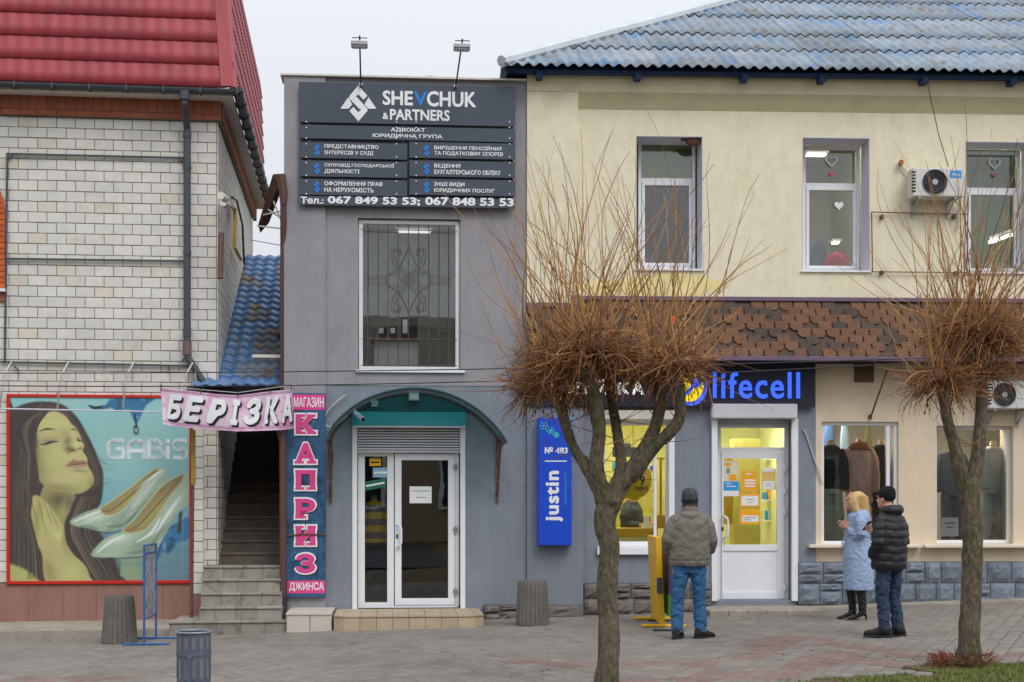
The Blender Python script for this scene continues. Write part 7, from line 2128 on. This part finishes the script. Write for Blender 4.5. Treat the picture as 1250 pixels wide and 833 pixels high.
def wr(amp,sx,sz,seed,ax=1.0):
    # soft folds plus narrow creases
    return lambda x,y,z: amp*(noise.noise(Vector((x*sx+seed,y*sx,z*sz)))+.4*noise.noise(Vector((x*sx*2.2,y*sx*2.2+seed,z*sz*2.4)))-1.3*max(0,.14-abs(noise.noise(Vector((x*sx*.7+seed+z*3,y*sx*.7,z*sz*.55)))))/.14)
def body(T,H,neckz,headc,hands_,legs,arms):
    """one continuous figure under the clothes: head, neck, trunk, limbs and hands"""
    mb=MB(); head_mb(mb,headc)
    ell(mb,[(headc[0],headc[1]+.02,headc[2]-.04),(0,.01,neckz-.03)],[.052,.06],[.052,.06])
    ell(mb,[(0,0,H*.5),(0,0,H*.6),(0,0,H*.7),(0,0,H*.78),(0,.0,neckz-.02)],[.14,.125,.15,.16,.07],[.10,.09,.10,.09,.06])
    for l in legs: mb.tube(l,[.06,.045,.034,.03][:len(l)],10)
    for a in arms: mb.tube(a,[.045,.038,.03,.026][:len(a)],10)
    for h in hands_: hand(mb,*h)
    b=meshed("body",mb,.0075,m_skin,T.o,sm=3)
    e=MB()
    for s in (-1,1): e.blob((headc[0]+s*.032,headc[1]-.079,headc[2]+.006),.011,.008,.007,10,6)
    link("eyes",e.mesh("eyes"),m_eye,b,smooth=True)
    lp=MB(); lp.blob((headc[0],headc[1]-.093,headc[2]-.061),.021,.006,.0075,10,6); link("lips",lp.mesh("lips"),M("lip",C(176,104,98),.5),b,smooth=True)
    return b
def trousers(T,legs,waist,mat,rad=(.098,.078,.062,.060),seed=1,amp=.010):
    mb=MB(); ell(mb,[(0,0,waist-.16),(0,.0,waist-.06),(0,0,waist+.06)],[.155,.165,.16],[.115,.12,.115],18)
    for l in legs: mb.tube(l,list(rad),16); mb.tube([l[-1],(l[-1][0],l[-1][1],l[-1][2]-.025)],[rad[-1],rad[-1]*1.08],16)
    return meshed("trousers",mb,.010,mat,T.o,wr(amp,9,16,seed),sm=3)
def shoe_mb(x,y,z,ang,L=.29,h=.10,w=.05):
    mb=MB(); c,s=math.cos(ang),math.sin(ang); 
    def q(a,b,zz): return (x+a*c-b*s, y+a*s+b*c, z+zz)   # a along the toe direction
    mb2=MB(); n=14
    prof=[(-.30,.0,.34,.30),(-.22,.0,.9,.95),(-.05,.0,.9,1.0),(.12,.0,.95,.82),(.35,.0,1.05,.60),(.55,.0,.95,.50),(.66,.0,.5,.36)]
    for (a,b,ww,hh) in prof:
        for j in range(n):
            t=2*math.pi*j/n; yy=math.cos(t)*w*ww; zz=max(0,(.5+.5*math.sin(t)))*h*hh
            mb2.v.append(q(a*L,yy,zz))
    for i in range(len(prof)-1):
        for j in range(n): mb2.f.append((i*n+j,i*n+(j+1)%n,(i+1)*n+(j+1)%n,(i+1)*n+j))
    mb2.f.append(tuple(range(n-1,-1,-1))); mb2.f.append(tuple((len(prof)-1)*n+j for j in range(n)))
    return mb2,q
def shoes(T,feet,mat,sole,L=.29,h=.11):
    for (x,y,z,a) in feet:
        m,q=shoe_mb(x,y,z+.012,a,L,h); s=link("shoe",m.mesh("shoe"),mat,T.o,smooth=True)
        mb=MB(); out=[(-.31,.035),(-.2,.052),(.1,.05),(.35,.056),(.56,.05),(.68,.02),(.68,-.02),(.56,-.05),(.35,-.056),(.1,-.05),(-.2,-.052),(-.31,-.035)]
        P=[q(a_*L,b_,0) for a_,b_ in out]; mb.prismz([(p[0],p[1]) for p in P],z,z+.026); link("sole",mb.mesh("sole"),sole,s)
        mb=MB(); 
        for k in range(4): p=q(.1*L+.022*k,-.03,h*.80-.008*k); p2=q(.1*L+.022*k,.03,h*.80-.008*k); mb.tube([p,q(.1*L+.022*k,0,h*.9-.01*k),p2],.0035,5)
        link("laces",mb.mesh("laces"),m_cable,s)

# ---- man in the grey jacket, seen from behind
X=(842-625)/FPX*16.6
MA=person("man seen from behind in grey padded jacket, checked knit hat and blue jeans",X,16.6,180)
L1=[(-.085,0,.84),(-.105,.0,.47),(-.12,.02,.10)]; L2=[(.085,0,.84),(.105,-.01,.47),(.10,.03,.10)]
L1=[(.085,0,.86),(.125,0,.62),(.145,-.01,.42),(.15,.02,.10)]; L2=[(-.085,0,.86),(-.11,0,.62),(-.115,-.01,.42),(-.125,.02,.10)]
armsA=[[(.15,.01,1.37),(.245,.02,1.14),(.20,-.16,1.0)],[(-.15,.01,1.37),(-.245,.02,1.14),(-.20,-.16,1.0)]]
body(MA,1.72,1.47,(0,-.02,1.60),[((.20,-.16,1.0),(-.6,-.7,0),(0,0,1)),((-.20,-.16,1.0),(.6,-.7,.05),(0,0,1))],[L1,L2],armsA)
m_jeans=M("blue_denim",C(52,98,140,1.05),.85,.16,14,.35,160,blotch=[(C(86,130,166),.58,3.5),(C(34,66,100),.60,4)])
trousers(MA,[L1,L2],.92,m_jeans,(.105,.088,.076,.072),2,.012)
m_jkt=M("taupe_grey_jacket",C(118,112,104,1.05),.75,.07,5,.25,90)
mb=MB(); ell(mb,[(0,0,.845),(0,.0,.90),(0,.01,1.05),(0,.015,1.2),(0,.015,1.33),(0,.01,1.40),(0,0,1.455)],[.218,.235,.228,.224,.208,.175,.09],[.15,.168,.165,.16,.145,.115,.085],28)
for s in (1,-1):
    mb.blob((s*.155,.01,1.365),.075,.085,.07)
    ell(mb,[(s*.15,.01,1.37),(s*.205,.015,1.29),(s*.245,.02,1.14),(s*.24,-.07,1.04),(s*.20,-.18,1.0)],[.072,.078,.074,.066,.055],[.082,.082,.078,.07,.058],18,ref=(0,1,0))
ell(mb,[(0,.0,1.42),(0,.01,1.46),(0,.0,1.51)],[.10,.098,.088],[.095,.095,.085]); ell(mb,[(-.10,.07,1.43),(0,.105,1.41),(.10,.07,1.43)],[.032,.042,.032],[.035,.045,.035],12,ref=(0,0,1))
def dja(x,y,z):
    d=.010*noise.noise(Vector((x*7+3,y*7,z*5+abs(x)*9)))+.006*noise.noise(Vector((x*16,y*16,z*20)))-.006*max(0,.16-abs(noise.noise(Vector((x*5+z*3+1.7,y*5,z*7-abs(x)*6)))))/.16+.006
    d-=.010*math.exp(-((z-.905)/.012)**2)
    d+=.003*math.sin(z*34+x*14+2*noise.noise(Vector((x*6,y*6,z*6))))*math.exp(-((z-1.04)/.12)**2)
    d-=.006*math.exp(-((z-1.475)/.008)**2)
    return d
jk=meshed("jacket",mb,.009,m_jkt,MA.o,dja,3)
mb=MB(); ell(mb,[(0,0,.868),(0,0,.85)],[.208,.212],[.148,.15],28); link("hem_band",mb.mesh("hem_band"),m_jkt,jk,smooth=True)
m_hat=M("checked_knit",C(64,70,72),.95,.3,55,.8,120,blotch=[(C(160,162,160),.56,38)])
mb=MB(); n=24
for i,(rr,z) in enumerate([(.083,1.575),(.095,1.59),(.099,1.62),(.0985,1.66),(.094,1.695),(.078,1.722),(.045,1.74),(.0,1.744)]):
    for j in range(n): t=2*math.pi*j/n; mb.v.append((rr*.95*math.cos(t),rr*1.1*math.sin(t)-.0,z+.02*math.sin(t)*-(1-i/8)))
for i in range(7):
    for j in range(n): mb.f.append((i*n+j,i*n+(j+1)%n,(i+1)*n+(j+1)%n,(i+1)*n+j))
link("hat",mb.mesh("hat"),m_hat,MA.o,smooth=True)
mb=MB(); ell(mb,[(0,.005,1.575),(0,.0,1.62)],[.096,.1],[.108,.112],24); link("hat_brim",mb.mesh("hat_brim"),M("dark_knit",C(52,56,62),.95,.2,60,.6,120),MA.o,smooth=True)
mb=MB()
for s in (1,-1): mb.tube([(s*.07,.03,1.56),(s*.075,-.01,1.52),(s*.055,.04,1.50)],[.02,.022,.015],8)
mb.blob((0,.055,1.55),.06,.035,.04); link("hair",mb.mesh("hair"),M("grey_brown_hair",C(92,84,76),.9,.3,60),MA.o,smooth=True)
m_bshoe=M("black_suede",C(40,38,38),.85,.2,20,.3,80); m_sole=M("rubber_sole",C(52,50,48),.8,.1,20)
shoes(MA,[(.15,.03,0,R(-110)),(-.125,.04,0,R(-150))],m_bshoe,m_sole,.29,.12)
for s,l in ((1,L1),(-1,L2)):
    mb=MB(); ell(mb,[(l[-1][0],l[-1][1],.05),(l[-1][0],l[-1][1],.12)],[.062,.064],[.062,.064]); link("boot_cuff",mb.mesh("boot_cuff"),m_bshoe,MA.o,smooth=True)

# ---- woman in the pale blue coat looking at her phone, seen from her left side
X=(1047-625)/FPX*18.3
WO=person("blonde woman in long pale blue quilted coat holding a phone, facing left",X,18.3,-98)
Lw=[[(.06,.03,.80),(.07,.03,.44),(.07,.05,.16)],[(-.06,-.04,.80),(-.08,-.08,.44),(-.08,-.06,.16)]]
armsW=[[(.16,.02,1.33),(.19,.05,1.08),(.10,-.11,1.17)],[(-.16,.02,1.33),(-.19,.05,1.08),(-.03,-.13,1.18)]]
wb=body(WO,1.63,1.41,(0,-.05,1.515),[((.10,-.11,1.17),(-.35,-.65,.45),(0,-.2,1)),((-.04,-.13,1.17),(.2,-.7,.4),(0,-.2,1))],Lw,armsW)
m_coat=M("pale_blue_coat",C(150,170,200,1.05),.85,.07,8,.9,42)
mb=MB(); ell(mb,[(0,.01,.39),(0,.01,.60),(0,.0,.82),(0,-.005,1.0),(0,0,1.12),(0,.01,1.24),(0,.015,1.33),(0,.01,1.385),(0,0,1.42)],[.225,.222,.21,.185,.18,.195,.19,.13,.075],[.192,.190,.185,.160,.150,.155,.14,.11,.08],28)
for s in (1,-1): ell(mb,[(s*.13,.01,1.33),(s*.195,.02,1.24),(s*.215,.03,1.10),(s*.17,-.03,1.085),(s*.10 if s>0 else -.05,-.115,1.15)],[.07,.075,.075,.07,.055],[.085,.085,.085,.075,.055],18,ref=(0,1,0))
ell(mb,[(-.09,-.02,1.385),(-.06,.07,1.40),(.06,.07,1.40),(.09,-.02,1.385)],[.03]*4,[.045]*4,10,ref=(0,0,1))
def dco(x,y,z):
    a=1-4*abs(noise.noise(Vector((x*26,y*26,z*22))))
    return .0025*a+.008*noise.noise(Vector((x*6,y*6,z*3)))+.005*noise.noise(Vector((x*22,y*22,z*22)))-.010*math.exp(-((z-1.07)/.014)**2)
ct=meshed("coat",mb,.0085,m_coat,WO.o,dco,2)
mb=MB(); ell(mb,[(0,0,1.055),(0,0,1.085)],[.183,.183],[.155,.155],28); link("belt",mb.mesh("belt"),m_coat,ct,smooth=True)
mb=MB(); mb.tube([(.03,-.158,1.06),(.05,-.185,1.0),(.06,-.19,.90)],[.012,.014,.012],8,rb=[.005,.005,.005]); mb.tube([(-.01,-.158,1.06),(-.03,-.19,.99),(-.02,-.2,.84)],[.012,.014,.012],8,rb=[.005]*3); link("belt_tail",mb.mesh("belt_tail"),m_coat,ct,smooth=True)
m_blond=M("blonde_hair",C(206,172,122,1.05),.6,.2,9,.5,60,stretch=(5,5,.6),blotch=(C(166,128,84),.55,6))
mb=MB(); mb.blob((0,.0,1.555),.09,.106,.094,20,14); mb.blob((0,.045,1.50),.09,.09,.12,18,12)
ell(mb,[(0,.045,1.52),(0,.06,1.42),(0,.065,1.34),(0,.06,1.29)],[.09,.096,.088,.055],[.078,.078,.062,.04],18)
for s in (1,-1): ell(mb,[(s*.078,-.03,1.58),(s*.092,-.045,1.50),(s*.095,-.03,1.40),(s*.085,-.0,1.32)],[.028,.034,.038,.022],[.05,.05,.055,.03],12,ref=(1,0,0))
for s in (1,-1): ell(mb,[(s*.06,-.06,1.62),(s*.078,-.085,1.56),(s*.082,-.09,1.49),(s*.078,-.07,1.42)],[.03,.026,.022,.014],[.04,.034,.03,.02],10,ref=(1,0,0))
ell(mb,[(0,-.075,1.61),(.03,-.118,1.575),(.05,-.118,1.545)],[.045,.03,.012],[.03,.014,.008],10)
ell(mb,[(0,-.075,1.61),(-.03,-.118,1.575),(-.05,-.118,1.545)],[.045,.03,.012],[.03,.014,.008],10)
hr=meshed("hair",mb,.008,m_blond,WO.o,lambda x,y,z:.006*noise.noise(Vector((x*70,y*70,z*4)))+.007*noise.noise(Vector((x*22,y*22,z*3)))-.004,2)
st=MB(); r=random.Random(4)
for k in range(170):
    th=r.uniform(-.4,3.55); rx=.094; p=Vector((rx*math.cos(th),.03+.085*math.sin(th)*1.15,1.58)); q=[p,p+Vector((r.uniform(-.004,.004),r.uniform(0,.01),-.10)),p+Vector((r.uniform(-.012,.012),r.uniform(-.0,.022),-.2)),p+Vector((r.uniform(-.02,.02),r.uniform(-.01,.03),-.27-r.uniform(0,.07)))]
    st.tube(q,[.003,.0045,.004,.001],4,caps=False)
link("hair_strands",st.mesh("hair_strands"),m_blond,hr,kind="stuff")
m_blackl=M("black_leather",C(30,28,30),.4,.15,20,.2,60,spec=.5)
for (x,y),an in (((.07,.05),R(-92)),((-.08,-.06),R(-88))):
    mb=MB(); ell(mb,[(x*.95,y-.02,.56),(x,y-.02,.40),(x,y,.22),(x,y+.005,.11),(x,y-.01,.07)],[.062,.066,.052,.046,.044],[.062,.066,.054,.05,.055],16)
    ell(mb,[(x,y+.03,.095),(x,y-.03,.075),(x,y-.10,.04),(x,y-.165,.022),(x,y-.19,.018)],[.036,.04,.042,.034,.016],[.03,.032,.026,.02,.014],14,ref=(1,0,0))
    bt=meshed("boot",mb,.007,m_blackl,WO.o,wr(.005,20,30,3),2)
    mb=MB(); mb.tube([(x,y+.045,.075),(x,y+.052,.0)],[.016,.009],10); link("heel",mb.mesh("heel"),m_blackl,bt)
PH_=Thing("phone","dark mobile phone held in the blonde woman's hands","phone",None,(0,0,0)); 
ph=Vector((.045,-.215,1.275)); rotm=Matrix.Rotation(R(-98),4,'Z'); wpos=Matrix.Translation(WO.o.location)@rotm@ph
PH_.o.location=wpos; PH_.o.rotation_euler=(R(-38),0,R(-98))
mb=MB(); mb.box(-.037,.037,-.004,.004,-.07,.075); link("case",mb.mesh("case"),m_signb,PH_.o,bevel=.003); mb=MB(); mb.box(-.033,.033,.0045,.0055,-.064,.069); link("screen",mb.mesh("screen"),M("phone_glass",C(60,70,84),.15),PH_.o)

# ---- man in black, back three-quarter view
X=(1085-625)/FPX*16.15
MBk=person("man in black puffer jacket, black knit hat and dark jeans, standing behind the blonde woman",X,16.15,-138)
Lb=[[(.085,0,.84),(.10,-.01,.62),(.105,-.02,.44),(.11,.02,.11)],[(-.085,0,.84),(-.10,.01,.62),(-.105,.0,.44),(-.11,.05,.11)]]
armsB=[[(.15,.0,1.33),(.23,.03,1.08),(.19,-.06,.95)],[(-.15,.0,1.33),(-.22,.04,1.08),(-.03,-.16,1.16)]]
body(MBk,1.68,1.43,(0,-.045,1.55),[((.17,-.07,.95),(-.9,.25,-.3),(0,-1,0)),((-.03,-.16,1.16),(.4,-.7,.4),(0,0,1))],Lb,armsB)
m_dj=M("dark_blue_denim",C(48,66,90,1.0),.85,.2,14,.35,160,blotch=[(C(74,100,130),.58,4)])
trousers(MBk,Lb,.90,m_dj,(.10,.085,.075,.068),6,.012)
m_puff=M("black_puffer",C(33,34,40),.55,.12,8,.2,60,spec=.45)
mb=MB(); ell(mb,[(0,0,.755),(0,.0,.82),(0,.01,.98),(0,.015,1.14),(0,.015,1.27),(0,.01,1.34),(0,0,1.40)],[.222,.238,.236,.238,.225,.19,.10],[.165,.178,.172,.172,.155,.125,.09],28)
mb.blob((.145,.01,1.31),.08,.09,.075); mb.blob((-.145,.01,1.31),.08,.09,.075)
ell(mb,[(.14,.01,1.32),(.21,.02,1.21),(.24,.03,1.07),(.22,-.03,.97),(.18,-.09,.92)],[.078,.082,.078,.07,.062],[.088,.086,.082,.074,.064],18,ref=(0,1,0))
ell(mb,[(-.14,.01,1.32),(-.21,.02,1.21),(-.235,.04,1.07),(-.17,-.06,1.08),(-.05,-.145,1.14)],[.085,.088,.082,.072,.058],[.095,.092,.086,.076,.06],18,ref=(0,1,0))
ell(mb,[(-.10,-.01,1.42),(-.09,.08,1.43),(0,.12,1.42),(.09,.08,1.43),(.10,-.01,1.42)],[.045,.055,.06,.055,.045],[.05,.055,.06,.055,.05],12,ref=(0,0,1))
ell(mb,[(0,.0,1.36),(0,.0,1.44)],[.11,.092],[.11,.1])
def dpu(x,y,z):
    q=abs(math.sin((z-.76+.015*noise.noise(Vector((x*6,y*6,0))))*math.pi/.088))
    f=1.0 if z<1.37 else .3
    return f*(.013*q**.5-.009)+.007*noise.noise(Vector((x*13,y*13,z*13)))
meshed("jacket",mb,.0085,m_puff,MBk.o,dpu,2)
mb=MB(); mb.blob((0,-.02,1.585),.088,.10,.082,20,12); ell(mb,[(0,-.03,1.575),(0,-.02,1.635)],[.092,.088],[.108,.10],22); mb.blob((0,-.012,1.64),.078,.088,.058,18,10)
meshed("hat",mb,.008,M("black_knit",C(26,27,32),.95,.2,60,.7,140),MBk.o,None,2)
m_brn=M("dark_walking_boot",C(50,48,46),.8,.2,16,.3,70)
shoes(MBk,[(.11,.0,0,R(-62)),(-.11,.04,0,R(-55))],m_brn,m_sole,.32,.125)
for l in Lb:
    mb=MB(); ell(mb,[(l[-1][0],l[-1][1]+.0,.04),(l[-1][0],l[-1][1],.15)],[.062,.060],[.064,.062]); link("boot_cuff",mb.mesh("boot_cuff"),m_brn,MBk.o,smooth=True)
P2=Thing("phone","phone with reddish case in the hand of the man in black","phone",None,(0,0,0)); wpos=Matrix.Translation(MBk.o.location)@Matrix.Rotation(R(-138),4,'Z')@Vector((.02,-.275,1.245)); P2.o.location=wpos; P2.o.rotation_euler=(R(-40),0,R(-138))
mb=MB(); mb.box(-.036,.036,-.004,.004,-.07,.07); link("case",mb.mesh("case"),M("red_case",C(130,58,54),.5),P2.o,bevel=.003); mb=MB(); mb.box(-.032,.032,.0045,.0055,-.064,.064); link("screen",mb.mesh("screen"),MATS["phone_glass"],P2.o)

# ================================================================== MANNEQUINS AND CLOTHES IN THE WINDOWS
def manneq(F,px,ytop,ybot,d,lab,name="mannequin",top=None,bottom=None,w=1.0,arms=True,stripes=None,top_len=.42,hem=.5,head=False,grp="shop window mannequins",wide_leg=1.0):
    t,z1_=F.p(px,ytop,-d); _,z0_=F.p(px,ybot,-d); H=z1_-z0_
    T=Thing(name,lab,"mannequin",F,(t,d,z0_),group=grp); O=T.o; k=H/1.45
    stump=MB(); ell(stump,[(0,0,H-.10*k),(0,0,H)],[.05*k,.045*k],[.05*k,.045*k]); stump.blob((0,0,H),.045*k,.045*k,.015*k)
    if head: stump.blob((0,0,H+.05*k),.07*k,.08*k,.10*k)
    link("neck",stump.mesh("neck"),M("mannequin_beige",C(206,180,150),.5),O,smooth=True)
    if top:
        mb=MB(); zt=H-.07*k; zb=H-.07*k-top_len*H
        ell(mb,[(0,0,zb),(0,0,zb+(zt-zb)*.4),(0,0,zb+(zt-zb)*.75),(0,0,zt-.03*k),(0,0,zt+.01)],[.19*k*w,.175*k*w,.185*k*w,.15*k*w,.06*k],[.12*k,.115*k,.12*k,.10*k,.06*k],22)
        if arms:
            for s in (1,-1): ell(mb,[(s*.14*k*w,0,zt-.06*k),(s*.215*k*w,0,zt-.2*k),(s*.235*k*w,-.01,zt-.42*k),(s*.235*k*w,-.03,zt-.62*k)],[.058*k,.055*k,.048*k,.04*k],[.06*k,.056*k,.05*k,.042*k],14,ref=(0,1,0))
        o=meshed("top",mb,.012,top,O,wr(.006,12,12,px),3)
    if bottom:
        mb=MB(); zt=H-.07*k-top_len*H+.05*k; wl=wide_leg
        ell(mb,[(0,0,zt),(0,0,zt-.12*k)],[.15*k*w,.16*k*w],[.11*k,.12*k],18)
        for s in (1,-1): mb.tube([(s*.08*k,0,zt-.1*k),(s*.09*k,0,zt*.5),(s*.09*k,0,.04)],[.085*k,.07*k*wl,.06*k*wl],14)
        meshed("trousers",mb,.012,bottom,O,wr(.007,10,14,px+1),3)
    mb=MB(); mb.tube([(0,0,-.02),(0,0,.3*k)],.012,8); mb.lathe([(.12,-.02),(.12,0),(0,0)],20); link("stand",mb.mesh("stand"),m_alu,O)
    return T,k,H
m_str=bpy.data.materials.new("yellow_grey_stripes"); m_str.use_nodes=True
_n=m_str.node_tree.nodes;_l=m_str.node_tree.links
_tc=_n.new("ShaderNodeTexCoord"); _s=_n.new("ShaderNodeSeparateXYZ"); _m=_n.new("ShaderNodeMath"); _m.operation='MULTIPLY'; _m.inputs[1].default_value=5.3
_f=_n.new("ShaderNodeMath"); _f.operation='FRACT'; _g=_n.new("ShaderNodeMath"); _g.operation='GREATER_THAN'; _g.inputs[1].default_value=.5; _x=_n.new("ShaderNodeMix"); _x.data_type='RGBA'
_x.inputs["A"].default_value=(*C(104,110,116,1.1),1); _x.inputs["B"].default_value=(*C(236,190,30,1.3),1)
_l.new(_tc.outputs["Object"],_s.inputs[0]); _l.new(_s.outputs["Z"],_m.inputs[0]); _l.new(_m.outputs[0],_f.inputs[0]); _l.new(_f.outputs[0],_g.inputs[0]); _l.new(_g.outputs[0],_x.inputs["Factor"]); _l.new(_x.outputs["Result"],_n["Principled BSDF"].inputs["Base Color"])
m_navyc=M("navy_trousers",C(58,70,98),.85,.1,8)
manneq(FG,457,606,738,.42,"headless mannequin in yellow and grey striped jumper behind the narrow door side pane",top=m_str,bottom=m_navyc,w=.95,top_len=.38,wide_leg=1.2)
m_brown=M("brown_knit",C(176,148,140,1.45),.95,.12,40,.6,90); m_blk=M("black_cloth",C(40,42,42,1.2),.9,.1,8); m_sage=M("sage_grey_cloth",C(158,164,152,1.15),.9,.06,6); m_lgrey=M("pale_grey_jersey",C(166,168,166,1.15),.9,.06,6); m_gt=M("grey_blue_jersey",C(104,112,124,1.1),.9,.06,6)
T_,k,H=manneq(FY,1049,537,672,.55,"headless mannequin in brown knitted dress with square cut-out, middle of the left clothes window",top=m_brown,bottom=m_brown,w=.95,top_len=.52,wide_leg=1.2)
mb=MB(); mb.prism([(0,-.06),(.06,0),(0,.06),(-.06,0)],-.135*k,-.115*k); o=link("cut_out",mb.mesh("cut_out"),m_lgrey,T_.o,loc=(0,0,H-.23*k))
mb=MB(); ell(mb,[(0,0,H-.14*k),(0,0,H-.05*k),(0,0,H-.03*k)],[.158*k,.13*k,.07*k],[.116*k,.10*k,.07*k]); link("copper_yoke",mb.mesh("copper_yoke"),M("copper_cloth",C(156,104,78,1.15),.8,.1,20),T_.o,smooth=True)
manneq(FY,1014,538,664,.5,"mannequin in black jumper and sage trousers at the left edge of the left clothes window",top=m_blk,bottom=m_sage,w=.9,top_len=.42,wide_leg=1.5)
manneq(FY,1076,538,664,.75,"mannequin all in black beside the brown dress, right part of the left clothes window",top=m_blk,bottom=m_blk,w=.95,top_len=.55)
manneq(FY,1212,540,662,.5,"mannequin in pale grey tracksuit in the right clothes window, right of the tree trunk",top=m_lgrey,bottom=m_lgrey,w=1.1,top_len=.42,wide_leg=1.2)
manneq(FY,1162,545,664,.5,"mannequin in blue grey clothes in the right clothes window, left of the tree trunk",top=m_gt,bottom=m_gt,w=1.0,top_len=.42,wide_leg=1.2)
T_=Thing("price_card","white price card at the foot of the blue grey mannequin, right clothes window","card",FY,(FY.p(1159,655,-.3)[0],.3,FY.p(1159,655,-.3)[1]))
deco(T_,FY,None,"card",1149,632,1170,655,-.3,m_white,.01); deco(T_,FY,None,"print_line",1153,638,1166,640,-.295,m_grtxt,.003); deco(T_,FY,None,"print_line",1155,643,1164,645,-.295,m_grtxt,.003)
for i,(x0,x1,mt,lab) in enumerate(((1005,1018,M("blue_cloth",C(70,100,140,1.1),.9),"blue garment on the back rail at the left of the left clothes window"),(1026,1036,M("pale_blue_cloth",C(150,170,186,1.1),.9),"pale blue garment on the back rail left of the brown dress"),(1056,1064,M("olive_cloth",C(120,116,80,1.1),.9),"olive garment on the back rail right of the brown dress"),(1080,1092,m_gt,"grey garment on the back rail at the right of the left clothes window"))):
    a=FY.rect(x0,520,x1,600,-1.6); drape("hanging_garment",lab,"clothing",FY,(a[0]+a[1])/2,a[2],1.6,(a[1]-a[0])*1.3,a[3]-a[2],mt,i,"garments on the back rail")
# person at the counter inside the lit shop
T_=Thing("person","person in dark jacket standing inside the yellow lit shop, behind the round poster","person",FY,(FY.p(772,640,-1.6)[0],1.6,rz0))
z0r=rz0
T_.o.rotation_euler=(0,0,FY.th+R(60))
mbh=MB(); 
Lp=[[(.08,0,.84),(.10,0,.45),(.10,0,.08)],[(-.08,0,.84),(-.10,0,.45),(-.10,0,.08)]]
ar=[[(.18,0,1.38),(.26,.02,1.12),(.15,-.2,1.08)],[(-.18,0,1.38),(-.26,.02,1.12),(-.15,-.2,1.08)]]
body(T_,1.70,1.45,(0,-.03,1.57),[((.15,-.2,1.08),(-.3,-.8,0),(0,0,1)),((-.15,-.2,1.08),(.3,-.8,0),(0,0,1))],Lp,ar)
mb=MB(); ell(mb,[(0,0,.80),(0,.0,1.0),(0,.01,1.2),(0,.015,1.33),(0,.01,1.39),(0,0,1.45)],[.23,.235,.24,.23,.18,.09],[.16,.165,.165,.15,.12,.08],24)
for s in (1,-1): ell(mb,[(s*.15,.01,1.36),(s*.25,.02,1.2),(s*.27,.02,1.1),(s*.16,-.17,1.07)],[.085,.085,.075,.055],[.09,.088,.08,.06],16,ref=(0,1,0))
meshed("jacket",mb,.012,M("dark_slate_jacket",C(58,64,74),.7,.1,8),T_.o,wr(.009,9,9,5),3)
trousers(T_,Lp,.9,m_navyc,(.10,.085,.07),6,.01)
mb=MB(); mb.blob((0,-.0,1.60),.088,.10,.088); link("hair",mb.mesh("hair"),m_tangle,T_.o,smooth=True)
